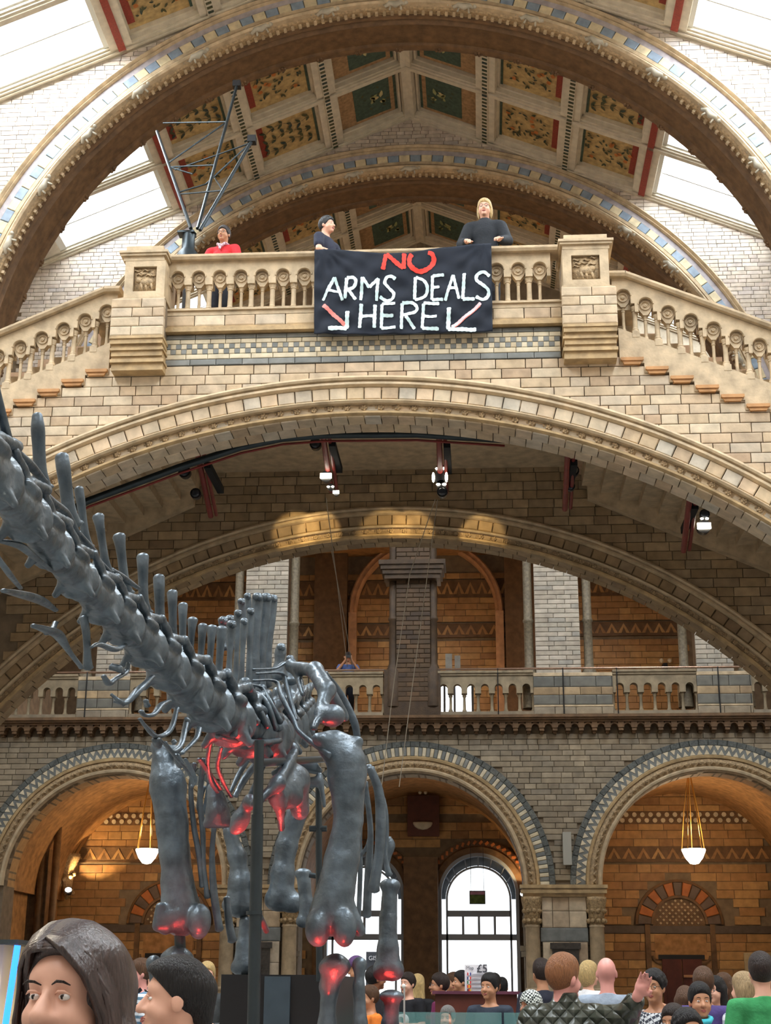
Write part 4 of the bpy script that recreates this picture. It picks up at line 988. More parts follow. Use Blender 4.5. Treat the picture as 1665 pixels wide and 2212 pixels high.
def wall_spot(px, py, D, lab, tgt, pw):
    c = at(px, py, D); t = thing('wall_spotlight', lab, 'lamp', c, 'small uplights on the ground floor')
    mb = MB(); mb.tube([c+Vector((.0, .12, -.05)), c+Vector((.0, -.02, .02))], [.05, .1], 12); hs_ = mb.build('housing', M_black, t)
    MB().ball(c+Vector((0, -.03, .03)), .085, 10, 0, (1, .5, .7)).build('lens', mat('lit_lens', lin(255,236,220), .4, mott=0, emit=12), hs_, smooth=True)
    spot('wall_spot_light', c+Vector((0, -.1, .12)), tgt, pw, (1, .66, .3), 70, .6)
c = at(148, 1925, 36.3); wall_spot(148, 1925, 36.3, 'small lit uplight on the amber wall left of the pendant lamp', c+Vector((.5, .6, 1.0)), 200)
c = at(42, 1920, 34.0); wall_spot(42, 1920, 34.0, 'small lit uplight nearest the left photo edge', c+Vector((.1, .6, 2.0)), 150)
c = at(1131, 1934, 36.6); wall_spot(1131, 1934, 36.6, 'tiny lit lamp beside the right edge of the arched window', c+Vector((-.2, .3, 1.0)), 60)
# ================================================================== smooth solid modelling (signed distances -> surface nets)
class SDF:
    def __init__(s): s.P = []
    def cone(s, a, b, r1, r2=None, k=None, sub=False, f=None): s.P.append(('c', np.array(a, float), np.array(b, float), r1, r1 if r2 is None else r2, k, sub)); return s
    def ell(s, c, r, k=None, sub=False): s.P.append(('e', np.array(c, float), np.array(r, float), 0, 0, k, sub)); return s
    def mesh(s, name, res, mats, k=.02, lo=None, hi=None, clip=None, smooth=True):
        los, his = [], []
        for t, a, b, r1, r2, kk, sub in s.P:
            if sub: continue
            if t == 'c': los.append(np.minimum(a-r1, b-r2)); his.append(np.maximum(a+r1, b+r2))
            else: los.append(a-b); his.append(a+b)
        L = np.min(los, 0)-res*2.5; Hh = np.max(his, 0)+res*2.5
        if lo is not None: L = np.maximum(L, np.array(lo))
        if hi is not None: Hh = np.minimum(Hh, np.array(hi))
        ax = [np.arange(L[i], Hh[i]+res, res) for i in range(3)]
        G = np.full([len(a) for a in ax], 1.0, np.float32)
        for t, a, b, r1, r2, kk, sub in s.P:
            kk = k if kk is None else kk; mg = kk+res*3
            if t == 'c': pl = np.minimum(a-r1, b-r2)-mg; ph = np.maximum(a+r1, b+r2)+mg
            else: pl = a-b-mg; ph = a+b+mg
            sl = []
            for i in range(3):
                i0 = max(0, int((pl[i]-L[i])/res)); i1 = min(len(ax[i]), int((ph[i]-L[i])/res)+2)
                sl.append(slice(i0, i1))
            if any(q.stop <= q.start for q in sl): continue
            X = ax[0][sl[0]][:, None, None]; Y = ax[1][sl[1]][None, :, None]; Z = ax[2][sl[2]][None, None, :]
            if t == 'c':
                ba = b-a; l2 = max(float(ba@ba), 1e-9)
                h = np.clip(((X-a[0])*ba[0]+(Y-a[1])*ba[1]+(Z-a[2])*ba[2])/l2, 0, 1)
                d = np.sqrt((X-a[0]-h*ba[0])**2+(Y-a[1]-h*ba[1])**2+(Z-a[2]-h*ba[2])**2)-(r1+(r2-r1)*h)
            else:
                k0 = np.sqrt(((X-a[0])/b[0])**2+((Y-a[1])/b[1])**2+((Z-a[2])/b[2])**2)
                k1 = np.sqrt(((X-a[0])/b[0]**2)**2+((Y-a[1])/b[1]**2)**2+((Z-a[2])/b[2]**2)**2)+1e-9
                d = k0*(k0-1)/k1
            g = G[tuple(sl)]
            if sub: d = -d; h = np.clip(.5-.5*(d-g)/max(kk, 1e-6), 0, 1); G[tuple(sl)] = g+(d-g)*(1-h)*0+np.maximum(g, d)*0+(d*(1-h)+g*h+kk*h*(1-h)-g)
            else:
                h = np.clip(.5+.5*(d-g)/max(kk, 1e-6), 0, 1); G[tuple(sl)] = d*(1-h)+g*h-kk*h*(1-h)
        if clip is not None: G = np.maximum(G, clip(ax[0][:, None, None], ax[1][None, :, None], ax[2][None, None, :])+G*0)
        G[0], G[-1], G[:, 0], G[:, -1], G[:, :, 0], G[:, :, -1] = [1]*6
        ins = G < 0; nx, ny, nz = G.shape
        cn = np.zeros((nx-1, ny-1, nz-1), int)
        for dx in (0, 1):
            for dy in (0, 1):
                for dz in (0, 1): cn += ins[dx:nx-1+dx, dy:ny-1+dy, dz:nz-1+dz]
        act = (cn > 0) & (cn < 8); idx = np.full(act.shape, -1, int); I, J, K = np.nonzero(act); idx[I, J, K] = np.arange(len(I))
        acc = np.zeros((len(I), 3)); cntv = np.zeros(len(I)); corner = [(0,0,0),(1,0,0),(0,1,0),(1,1,0),(0,0,1),(1,0,1),(0,1,1),(1,1,1)]
        for p, q in ((0,1),(2,3),(4,5),(6,7),(0,2),(1,3),(4,6),(5,7),(0,4),(1,5),(2,6),(3,7)):
            a, b = np.array(corner[p]), np.array(corner[q])
            ga = G[I+a[0], J+a[1], K+a[2]]; gb = G[I+b[0], J+b[1], K+b[2]]; m = (ga < 0) != (gb < 0)
            t = ga/(ga-gb+1e-12*(ga == gb)); pt = a[None]+(b-a)[None]*t[:, None]
            acc[m] += pt[m]; cntv[m] += 1
        V = (acc/cntv[:, None]+np.stack([I, J, K], 1))*res+L
        Fs = []
        for axn in range(3):
            s0 = [slice(None)]*3; s1 = [slice(None)]*3; s0[axn] = slice(0, -1); s1[axn] = slice(1, None)
            A, B = ins[tuple(s0)], ins[tuple(s1)]; E = np.argwhere(A != B)
            u, v = [(1, 2), (2, 0), (0, 1)][axn]
            E = E[(E[:, u] > 0) & (E[:, v] > 0) & (E[:, u] < ins.shape[u]-1) & (E[:, v] < ins.shape[v]-1)]
            def off(du, dv): q = E.copy(); q[:, u] -= du; q[:, v] -= dv; return idx[q[:, 0], q[:, 1], q[:, 2]]
            Q = np.stack([off(1, 1), off(0, 1), off(0, 0), off(1, 0)], 1)
            fl = ~A[E[:, 0], E[:, 1], E[:, 2]]; Q[fl] = Q[fl][:, ::-1]; Fs.append(Q)
        Fc = np.concatenate(Fs); Fc = Fc[(Fc >= 0).all(1)]
        me = bpy.data.meshes.new(name); me.vertices.add(len(V)); me.vertices.foreach_set('co', V.astype(np.float32).ravel())
        me.loops.add(len(Fc)*4); me.loops.foreach_set('vertex_index', Fc.ravel()); me.polygons.add(len(Fc))
        me.polygons.foreach_set('loop_start', np.arange(0, len(Fc)*4, 4)); me.polygons.foreach_set('use_smooth', np.ones(len(Fc), bool) if smooth else np.zeros(len(Fc), bool))
        me.update(calc_edges=True); me.validate()
        for m in (mats if isinstance(mats, list) else [mats]): me.materials.append(m)
        return me
# ================================================================== DINOSAUR SKELETON
M_bone = mat('blackened_bone_cast', lin(90,102,111), .36, metal=.4, mott=.45, mscale=11, bump=.32, bscale=26, spec=.6)
sk = thing('dinosaur_skeleton', 'huge dark long-necked dinosaur skeleton with its neck reaching up to the left edge', 'skeleton', at(700, 2140, 7.5)*1.0)
def PX(p): return at(p[0], p[1], p[2])
def rad(p, w): return w*p[2]/F*1.04
def roughen(me, amp=.005, sc=9.):
    from mathutils import noise
    for v in me.vertices:
        c = v.co; d = noise.noise(c*sc)+.5*noise.noise(c*sc*2.6)+.3*abs(noise.noise(Vector((c.x*22, c.y*22, c.z*4))))
        v.co = c+v.normal*(amp*d)
    me.update(); return me
def smoothpath(pts, n=5):
    """Catmull-Rom through [(vec, r)]"""
    out = []
    for i in range(len(pts)-1):
        p = [pts[max(i-1, 0)], pts[i], pts[i+1], pts[min(i+2, len(pts)-1)]]
        for j in range(n):
            t = j/n
            def cr(a, b, c, d): return .5*((2*b)+(c-a)*t+(2*a-5*b+4*c-d)*t*t+(3*b-a-3*c+d)*t**3)
            out.append((cr(*[q[0] for q in p]), max(.002, cr(*[q[1] for q in p]))))
    out.append(pts[-1]); return out
def bone(name, pts, parent=None, n=14, flat=.8, knob=(1.15, 1.15), balls=(), upv=None, seg=5, label=None):
    """pts [(px, py, depth, half width px)]"""
    q = smoothpath([(PX(p), rad(p, p[3])) for p in pts], seg)
    # rounded ends
    P = [a for a, r in q]; R = [r for a, r in q]
    d0 = (P[0]-P[1]).normalized(); d1 = (P[-1]-P[-2]).normalized()
    P = [P[0]+d0*R[0]*.55, P[0]+d0*R[0]*.35]+P+[P[-1]+d1*R[-1]*.35, P[-1]+d1*R[-1]*.55]
    R = [R[0]*.35, R[0]*.8]+[r*(knob[0] if i == 0 else knob[1] if i == len(R)-1 else 1) for i, r in enumerate(R)]+[R[-1]*.8, R[-1]*.35]
    mb = MB(); mb.tube(P, R, n, 0, flat, upv or (1, 0, 0))
    for b in balls: mb.ball(PX(b), rad(b, b[3]), 12, 0, (1, .9, b[4] if len(b) > 4 else 1))
    me = mb.mesh(name, M_bone, True)
    co = np.array([v.co[:] for v in me.vertices]); 
    o = link(name, me, parent or sk, label)
    return o
def sbone(name, cones, ells=(), k=.02, res=.012, parent=None, label=None, wsc=.86):
    """smoothly fused bone: cones [((px,py,D),(px,py,D), w1, w2)] in photo half widths"""
    s = SDF()
    for a, b, w1, w2 in cones: s.cone(PX(a), PX(b), rad(a, w1)*wsc, rad(b, w2)*wsc)
    for c, w, sc in ells: s.ell(PX(c), [rad(c, w)*q*.92 for q in sc])
    return link(name, roughen(s.mesh(name, res, M_bone, k)), parent or sk, label)
# ---- neck vertebrae
NECK = [(-130,905,3.15,70), (-45,1005,3.52,62), (35,1092,3.9,50), (92,1160,4.25,44), (148,1228,4.6,41), (203,1287,4.95,41), (250,1334,5.3,41), (297,1380,5.65,42), (345,1427,6.0,43), (392,1474,6.35,45), (438,1515,6.7,47), (482,1548,7.0,49), (524,1572,7.35,50), (560,1588,7.7,50)]
def vert_sdf():
    s = SDF()                                     # local: +x towards the head, z up, unit = centrum half-height 1
    s.cone((-1.2, 0, 0), (1.3, 0, .0), 1.0, .76, k=.3); s.ell((1.6, 0, .0), (.72, .98, .98), k=.12); s.ell((-1.5, 0, 0), (.5, 1.26, 1.26), k=.2)
    s.ell((-.2, 0, 1.1), (1.25, .55, .55), k=.4)
    for q in (-1, 1):
        s.cone((.2, q*.5, 1.15), (2.3, q*.75, 1.55), .3, .2, k=.25); s.cone((-.3, q*.5, 1.3), (-2.0, q*.7, 1.75), .3, .22, k=.25)
        s.cone((-.9, q*.7, -.6), (-1.0, q*1.1, -1.15), .3, .18, k=.3)
        s.ell((.1, q*.8, .75), (.9, .3, .25), k=.3)
    s.cone((-.2, 0, 1.3), (-.3, 0, 2.1), .4, .25, k=.3)
    return roughen(s.mesh('vertebra', .085, M_bone, .2), .07, 1.1)
vme = vert_sdf(); VP = []
for i, p in enumerate(NECK):
    a = PX(p); nx = PX(NECK[max(i-1, 0)]) - PX(NECK[min(i+1, len(NECK)-1)])
    r = rad(p, p[3])*.93; L = nx.length/(1 if 0 < i < len(NECK)-1 else .5)/2
    ex = nx.normalized(); ey = Vector((0, 0, 1)).cross(ex).normalized(); ez = ex.cross(ey)
    o = link('vertebra', vme, sk); M4 = Matrix.Translation(a) @ Matrix((ex*(L/3.9), ey*r, ez*r)).transposed().to_4x4()
    o.matrix_basis = M4; WM[o.name] = M4; VP.append((o, a, r, ex, ez))
def near_v(px):
    return min(VP[1:], key=lambda v: abs(((v[1]-EYE).dot(RT)/(v[1]-EYE).dot(FW)*F+W/2)-px))[0]
def nD(px):
    xs = [p[0] for p in NECK]; ds = [p[2] for p in NECK]; return float(np.interp(px, xs, ds))
# neural spines standing on the neck: (top x, top y, foot x, foot y, top half width, middle half width, depth)
SP = [(80,893,88,1050,12,15,4.22), (133,982,152,1130,16,15,4.55), (170,1052,187,1180,11,9,4.78), (212,1112,230,1235,14,9,5.05), (257,1155,272,1280,15,10,5.35), (308,1198,310,1320,14,11,5.62),
      (343,1243,346,1360,13,11,5.9), (372,1276,374,1395,12,9,6.2), (395,1303,394,1420,11,8,6.4), (416,1335,408,1450,12,7,6.55), (438,1348,430,1470,11,7,6.75), (458,1352,450,1480,12,7,6.9), (479,1355,470,1485,13,8,7.05)]
for x, y, fx, fy, w1, w2, D in SP:
    bone('neural_spine', [(x, y+4, D, w1), (x+(fx-x)*.22, y+(fy-y)*.22, D, w2+1.5), (x+(fx-x)*.5, y+(fy-y)*.5, D+.03, w2), (x+(fx-x)*.8, y+(fy-y)*.8, D+.05, w2*1.1), (fx, fy, D+.08, w2*1.7)], near_v(fx), n=12, flat=.6, knob=(1.0, 1.2))
# long articular processes along the top of the neck
for pts in ([(-10,830,3.5,9), (12,930,3.6,12), (28,985,3.75,12), (45,1030,3.9,8)], [(0,905,3.7,7), (32,972,3.8,12), (65,1005,3.95,13), (96,1040,4.15,8)], [(84,1050,4.15,8), (108,1082,4.3,13), (140,1110,4.5,14), (168,1155,4.65,8)],
            [(168,1150,4.7,7), (188,1175,4.8,9), (206,1192,4.9,6)], [(200,1200,4.9,6), (222,1222,5.05,8), (240,1240,5.15,6)], [(240,1230,5.2,6), (262,1246,5.3,10), (298,1270,5.5,5)], [(262,1275,5.3,5), (290,1300,5.5,7), (320,1335,5.7,7), (345,1352,5.9,5)],
            [(330,1335,5.8,5), (360,1362,6,8), (372,1380,6.2,5)], [(352,1378,6,5), (376,1398,6.2,9), (398,1422,6.4,6)], [(384,1412,6.3,5), (404,1432,6.5,8), (432,1452,6.7,6)], [(405,1440,6.5,5), (428,1462,6.7,9), (455,1490,6.9,6)]):
    bone('articular_process', pts, n=9, flat=.7)
# cervical ribs and hooks below the neck
CR = [[(-6,1168,4.0,6), (40,1178,4.1,12), (70,1200,4.2,9), (114,1234,4.4,5)], [(-8,1200,3.9,7), (20,1240,4,8), (44,1270,4.2,5)], [(8,1276,4.1,7), (45,1284,4.3,13), (85,1296,4.5,14), (120,1318,4.7,6)],
      [(72,1352,4.6,7), (104,1362,4.7,13), (126,1372,4.8,14), (150,1408,4.9,7), (176,1442,5,6)], [(120,1345,4.8,6), (112,1362,4.75,7), (100,1368,4.7,6)], [(180,1335,5,10), (186,1365,5,9), (188,1405,5.05,8), (190,1442,5.1,11)], [(150,1215,4.5,5), (158,1228,4.55,9), (166,1240,4.6,5)],
      [(198,1398,5,4), (214,1392,5.1,8), (248,1403,5.2,9), (270,1393,5.4,5)], [(224,1461,5.3,6), (235,1476,5.35,9), (250,1466,5.4,7), (271,1452,5.5,8), (277,1433,5.5,5)], [(248,1515,5.5,5), (272,1518,5.55,8), (298,1492,5.6,12), (328,1463,5.75,7)], [(240,1500,5.5,3), (258,1515,5.5,5), (268,1520,5.55,6)],
      [(305,1537,5.7,6), (313,1545,5.75,6), (332,1543,5.8,7), (347,1524,5.9,9), (366,1514,6,5)], [(302,1553,5.7,4), (330,1587,5.85,6), (351,1589,6,7), (370,1573,6.05,7), (382,1530,6.1,6)], [(356,1604,6,5), (372,1623,6.1,6), (391,1607,6.2,7), (402,1562,6.3,7), (405,1556,6.3,8)],
      [(393,1627,6.3,5), (423,1596,6.4,6), (429,1574,6.5,7)], [(381,1632,6.2,7), (388,1648,6.25,10), (390,1655,6.3,6)], [(337,1598,5.9,9), (340,1606,5.95,11), (342,1612,6,7)], [(374,1600,6.1,5), (377,1605,6.1,6)],
      [(315,1514,5.75,6), (318,1524,5.8,7)], [(300,1553,5.7,3), (338,1589,5.9,3.5), (372,1627,6.1,4), (408,1670,6.35,4), (416,1692,6.4,4)], [(400,1640,6.4,4), (420,1680,6.5,6), (414,1700,6.5,4)], [(240,1440,5.4,8), (258,1445,5.4,9), (266,1450,5.45,6)]]
for c in CR: bone('cervical_rib', c, near_v(c[0][0]), n=10, flat=.65)
# ---- shoulder region: dorsal vertebrae with tall forked spines
DP = [(575,1590,8.1,46), (598,1580,8.6,44), (615,1568,9.1,42), (628,1556,9.6,40), (638,1546,10.1,36), (646,1538,10.6,34)]
for i, p in enumerate(DP):
    a = PX(p); r = rad(p, p[3])*.9; ex = (PX(DP[max(i-1, 0)])-PX(DP[min(i+1, 5)])).normalized(); ey = Vector((0, 0, 1)).cross(ex).normalized(); ez = ex.cross(ey)
    o = link('vertebra', vme, sk); o.matrix_basis = Matrix.Translation(a) @ Matrix((ex*.12, ey*r, ez*r)).transposed().to_4x4()
DS = [(500,1346,492,1490,11,7,7.2), (514,1322,508,1490,9,6,7.5), (527,1340,520,1495,9,6,7.4), (541,1318,537,1495,9,7,7.6), (521,1297,532,1370,9,7,8.2), (534,1285,540,1360,8,7,8.3), (556,1287,548,1490,12,10,7.9), (575,1288,556,1490,13,12,8.0), (590,1290,572,1480,10,9,8.3), (497,1335,495,1400,12,8,7.9), (482,1338,480,1400,12,8,7.8), (607,1395,600,1460,10,12,8.8), (626,1420,628,1470,9,12,9.0)]
for x, y, fx, fy, w1, w2, D in DS:
    bone('neural_spine', [(x, y, D, w1), (x+(fx-x)*.25, y+(fy-y)*.25, D, w2+1), (x+(fx-x)*.55, y+(fy-y)*.55, D, w2*.9), (fx, fy, D, w2*1.5)], n=10, flat=.6, knob=(1.0, 1.2), balls=[(x-w1*.35, y+2, D-.03, w1*.62), (x+w1*.4, y+5, D-.02, w1*.55)])
# transverse processes and rib roots sweeping right
TR = [[(545,1446,7.6,4), (592,1444,7.9,5), (614,1432,8,6), (622,1442,8,4)], [(555,1455,7.6,4), (607,1455,7.9,5), (618,1480,7.9,6), (632,1530,7.8,6), (640,1556,7.7,5)], [(548,1470,7.5,4), (595,1472,7.7,5), (608,1505,7.6,7), (634,1555,7.5,6), (650,1585,7.4,6), (712,1632,7.2,6)],
      [(540,1478,7.4,4), (566,1487,7.5,5), (582,1515,7.4,7), (606,1560,7.4,8)], [(470,1480,7.1,5), (500,1502,7.2,12), (530,1530,7.2,14), (556,1562,7.2,9)], [(500,1485,7.2,5), (535,1505,7.3,10), (560,1540,7.3,12), (578,1570,7.3,8)], [(520,1490,7.3,5), (556,1500,7.4,9), (580,1530,7.4,12), (596,1575,7.4,8)],
      [(460,1510,7,5), (480,1530,7,10), (500,1560,7,12), (505,1590,7,8)], [(478,1545,7,4), (500,1535,7,8), (512,1530,7,5)], [(488,1560,7,5), (520,1555,7.1,12), (540,1580,7.1,10), (535,1600,7.1,6)], [(560,1530,7.5,6), (590,1545,7.5,12), (602,1575,7.5,10)], [(470,1590,7,8), (510,1600,7.1,11), (560,1605,7.3,12), (600,1600,7.5,10)]]
for c in TR: bone('transverse_process', c, n=10, flat=.6)
# shoulder blade and joint
sbone('scapula', [((628,1440,8),(680,1448,7.8),14,18), ((680,1448,7.8),(706,1490,7.6),20,22), ((706,1490,7.6),(690,1540,7.5),20,12), ((640,1450,8),(655,1500,7.8),10,7), ((690,1545,7.5),(678,1572,7.4),9,8), ((700,1470,7.8),(745,1550,7.9),14,12)], [((716,1546,7.5),32,(1,.8,.82)), ((628,1435,8.0),11,(1,1,1.2))], k=.03)
bone('rib', [(700,1455,8.3,8), (735,1500,8.4,9), (765,1560,8.4,9), (772,1600,8.4,8)], flat=.5)
# ---- fore limbs
sbone('humerus', [((694,1600,7.3),(770,1603,7.3),17,11), ((722,1612,7.3),(750,1650,7.3),34,38), ((746,1640,7.3),(750,1680,7.3),38,39), ((750,1680,7.3),(753,1770,7.3),39,29), ((753,1770,7.3),(738,1860,7.3),29,34), ((738,1860,7.3),(714,1975,7.3),34,44), ((770,1640,7.3),(778,1700,7.25),12,10), ((757,1960,7.3),(776,2010,7.3),12,12)],
      [((686,2004,7.22),27,(1,1,1.5)), ((744,2004,7.22),27,(1,1,1.5)), ((716,1985,7.38),40,(1.25,.8,.9)), ((690,1596,7.25),17,(1,1,.8)), ((776,1602,7.3),9,(1,1,1))], k=.022, wsc=1.0, label='large near foreleg bone with red-lit lower knobs')
sbone('humerus', [((340,1618,8.0),(384,1622,8.0),13,12), ((350,1640,8.0),(362,1700,8.0),22,38), ((362,1690,8.0),(372,1790,8.0),38,33), ((372,1790,8.0),(382,1900,8.0),33,32), ((382,1900,8.0),(392,1975,8.0),32,44), ((345,1960,7.9),(340,2000,7.9),10,12)],
      [((358,1988,7.93),22,(1,1,1.45)), ((430,1990,7.93),27,(.95,1,1.4)), ((394,1978,8.05),40,(1.2,.8,.8)), ((338,1612,8),13,(1,1,1))], k=.022, wsc=.98)
sbone('ulna', [((724,2090,7.3),(712,2130,7.3),30,21), ((712,2130,7.3),(706,2212,7.3),21,18), ((706,2212,7.3),(704,2420,7.3),18,26)], [((722,2088,7.3),35,(1,.8,.6))], k=.03)
sbone('radius', [((776,2088,7.3),(774,2130,7.3),14,12), ((774,2130,7.3),(778,2212,7.3),13,16), ((778,2212,7.3),(778,2420,7.3),16,22)], [((776,2084,7.3),16,(1,1,1))], k=.02)
sbone('ulna', [((382,2072,8),(378,2140,8),30,22), ((378,2140,8),(372,2360,8),20,24)], [((382,2070,8),37,(1,.8,.5))], k=.03)
sbone('radius', [((332,2080,8),(334,2140,8),13,11), ((334,2140,8),(336,2360,8),11,18)], [((332,2080,8),16,(1,1,1))], k=.02)
# ---- chest plates
sbone('sternal_plate', [((462,1705,7.6),(470,1750,7.6),18,28), ((470,1750,7.6),(448,1780,7.6),24,10), ((470,1755,7.6),(492,1778,7.6),22,12)], [((470,1776,7.6),26,(1,.5,.5))], k=.03, label='pale flat chest bone')
sbone('coracoid', [((548,1738,7.2),(600,1692,7.3),10,13), ((600,1692,7.3),(636,1625,7.6),14,12), ((600,1720,7.4),(640,1680,7.6),26,30), ((605,1745,7.4),(608,1790,7.5),12,8), ((640,1690,7.6),(648,1750,7.7),30,22)], [((620,1720,7.5),36,(1,.5,.8))], k=.05, label='broad shoulder bone lit red from below')
sbone('coracoid', [((535,1735,7.4),(520,1768,7.4),13,20), ((520,1768,7.4),(508,1790,7.4),18,12), ((538,1730,7.4),(548,1738,7.3),12,8)], [((514,1785,7.4),16,(1,.8,1)), ((540,1732,7.35),16,(1,1,1))], k=.03)
sbone('dorsal_process', [((652,1655,8.6),(688,1665,8.6),14,10), ((650,1690,8.5),(690,1688,8.5),12,7), ((690,1675,8.5),(700,1740,8.5),8,6)], [((670,1650,8.6),18,(1,.6,.5)), ((665,1690,8.5),20,(1,.6,.5))], k=.03)
# ---- hind limbs
sbone('femur', [((495,1795,10),(512,1850,10),15,20), ((512,1850,10),(520,1910,10),20,26), ((520,1910,10),(518,1950,10),28,34)], [((506,1955,10),26,(1,1,.75)), ((530,1945,10),20,(1,1,.9)), ((492,1780,10.2),16,(1,1,1))], k=.04)
sbone('femur', [((640,1760,10),(618,1830,10),26,24), ((618,1830,10),(610,1890,10),24,26), ((610,1890,10),(608,1935,10),27,32)], [((594,1945,10),24,(1,1,.9)), ((632,1950,10),24,(1,1,.9))], k=.04)
sbone('tibia', [((530,1990,10),(528,2040,10),14,17), ((528,2040,10),(530,2082,10),18,28)], [((516,2090,10),18,(1,1,.8)), ((546,2090,10),16,(1,1,.8))], k=.03)
sbone('femur', [((843,1918,10.5),(838,1985,10.5),18,19), ((838,1985,10.5),(838,2050,10.5),19,24), ((838,2050,10.5),(838,2085,10.5),24,30)], [((824,2098,10.5),20,(1,1,1)), ((852,2098,10.5),20,(1,1,1)), ((842,1912,10.5),22,(1,.9,.6))], k=.03)
sbone('tibia', [((848,2160,10.5),(842,2212,10.5),18,18), ((842,2212,10.5),(836,2300,10.5),18,24)], [((846,2152,10.5),27,(1,.8,.45))], k=.03)
sbone('fibula', [((655,1892,9.6),(662,1950,9.6),16,15), ((662,1950,9.6),(655,1992,9.6),15,12)], [((655,1886,9.6),19,(1,.8,.5)), ((652,1990,9.6),14,(1,1,1))], k=.02)
# ---- hanging ribs
for c in ([(420,1650,7.8,5), (412,1700,7.9,5), (418,1780,8,6), (430,1850,8,6), (436,1915,8,5)], [(440,1640,7.8,5), (432,1720,7.9,6), (438,1800,8,6), (440,1870,8,5), (448,1938,8,6)], [(462,1790,7.9,5), (458,1850,8,6), (462,1930,8,8), (474,2008,8,8)], [(490,1940,8.1,7), (494,1990,8.1,8), (502,2032,8.1,9)],
          [(800,1660,8.2,8), (818,1710,8.2,10), (822,1780,8.2,11), (818,1850,8.2,10), (806,1922,8.2,12)], [(795,1655,8.6,7), (826,1730,8.6,7), (834,1790,8.6,6), (832,1850,8.6,5), (840,1890,8.6,7)], [(788,1690,8.3,6), (800,1790,8.3,6), (796,1880,8.3,8), (792,1978,8.3,9)], [(784,1720,8.8,5), (776,1800,8.8,6), (778,1880,8.8,5), (774,1990,8.8,5)],
          [(800,1800,8.5,4), (792,1830,8.5,4), (776,1850,8.5,4)], [(478,1615,7.3,4), (470,1655,7.4,5), (482,1690,7.5,5), (500,1722,7.6,4)], [(430,1640,7.2,5), (455,1675,7.4,6), (476,1705,7.5,5)], [(455,1600,7.2,5), (448,1650,7.3,5), (456,1690,7.4,5), (470,1712,7.5,4)], [(440,1700,8,5), (430,1740,8,6), (440,1775,8,5)], [(452,1680,8,4), (446,1730,8,5), (436,1765,8,4)],
          [(560,1640,8,5), (530,1680,8,8), (508,1720,7.9,5)], [(545,1628,8.4,4), (520,1665,8.4,6), (498,1710,8.3,4)], [(575,1640,8.6,5), (540,1720,8.6,6), (512,1790,8.6,5)], [(610,1605,8.4,8), (635,1618,8.4,10), (620,1650,8.4,9), (590,1672,8.4,6)]):
    bone('rib', c, n=10, flat=.55)
bone('caudal_hook', [(838,1812,11,7), (844,1826,11,9), (838,1850,11,7), (834,1880,11,4)], n=8)
# ---- steel armature
arm = M_steel
def rod(name, pts, r, parent=sk): mb = MB(); mb.tube([PX(p) for p in pts], r, 12); return mb.build(name, arm, parent, smooth=40)
rod('support_pole', [(560,1600,6.9), (545,2330,6.9)], .024); rod('support_pole', [(556,1760,6.9), (545,2330,6.9)], .029)
rod('pole_collar', [(549,1968,6.9), (549,1976,6.9)], .038)
rod('support_pole', [(688,1700,8.9), (690,2120,8.9)], .02); rod('pole_collar', [(668,1790,8.9), (706,1790,8.9)], .018); rod('pole_collar', [(668,1890,9.2), (712,1896,9.2)], .016)
rod('support_pole', [(388,2015,8), (390,2065,8)], .03); rod('armature_bar', [(560,1648,6.95), (700,1640,8.6)], .02); rod('armature_bar', [(556,1970,6.95), (575,2010,7.5)], .016)
# plinth and red uplights
pl = thing('display_plinth', 'black display plinth with a grey-blue panel under the skeleton', 'plinth', at(600, 2200, 9.2))
a, b = at(478, 2105, 9.2), at(720, 2105, 9.2)
MB().box(a.x, b.x, 9.2, 11.4, 0, a.z).build('plinth_body', M_black, pl)
a2, b2 = at(573, 2108, 9.2), at(628, 2108, 9.2); MB().box(a2.x, b2.x, 9.17, 9.2, 0, a.z-.01).build('front_panel', mat('grey_blue_panel', lin(62,76,86), .5), pl)
RED = (1, .03, .02)
def redlamp(px, py, D, tx, ty, tD, pw, ang=40, lab=''):
    c = at(px, py, D); c.z = max(c.z, .25)
    t = thing('red_uplight', lab, 'lamp', c, 'red uplights around the skeleton')
    mb = MB(); d = (PX((tx, ty, tD))-c).normalized(); mb.tube([c-d*.12, c-d*.02], [.05, .06], 10); hs_ = mb.build('housing', M_black, t, smooth=40)
    MB().tube([c-d*.02, c-d*.015], .052, 10).build('lens', mat('red_lens', lin(255,40,30), .4, mott=0, emit=3), hs_)
    spot('red_light', c, PX((tx, ty, tD)), pw, RED, ang, .5, .03)
redlamp(700, 2300, 6.9, 712, 2030, 7.3, 70, 26, 'red uplight below the near foreleg of the skeleton')
redlamp(420, 2400, 7.4, 392, 2020, 7.95, 60, 22, 'red uplight below the left foreleg of the skeleton')
redlamp(610, 2400, 7.6, 610, 1740, 7.5, 220, 24, 'red uplight aimed at the shoulder of the skeleton')
redlamp(560, 2400, 7.2, 520, 1620, 7.3, 420, 22, 'red uplight aimed at the base of the neck')
redlamp(480, 2400, 6.9, 480, 1790, 7.5, 60, 14, 'red uplight aimed at the chest plate')
redlamp(850, 2330, 10.1, 842, 2120, 10.5, 50, 26, 'red uplight below the hind leg right of the skeleton')
redlamp(660, 2350, 8.6, 670, 1580, 7.8, 320, 14, 'red uplight aimed up inside the rib cage')
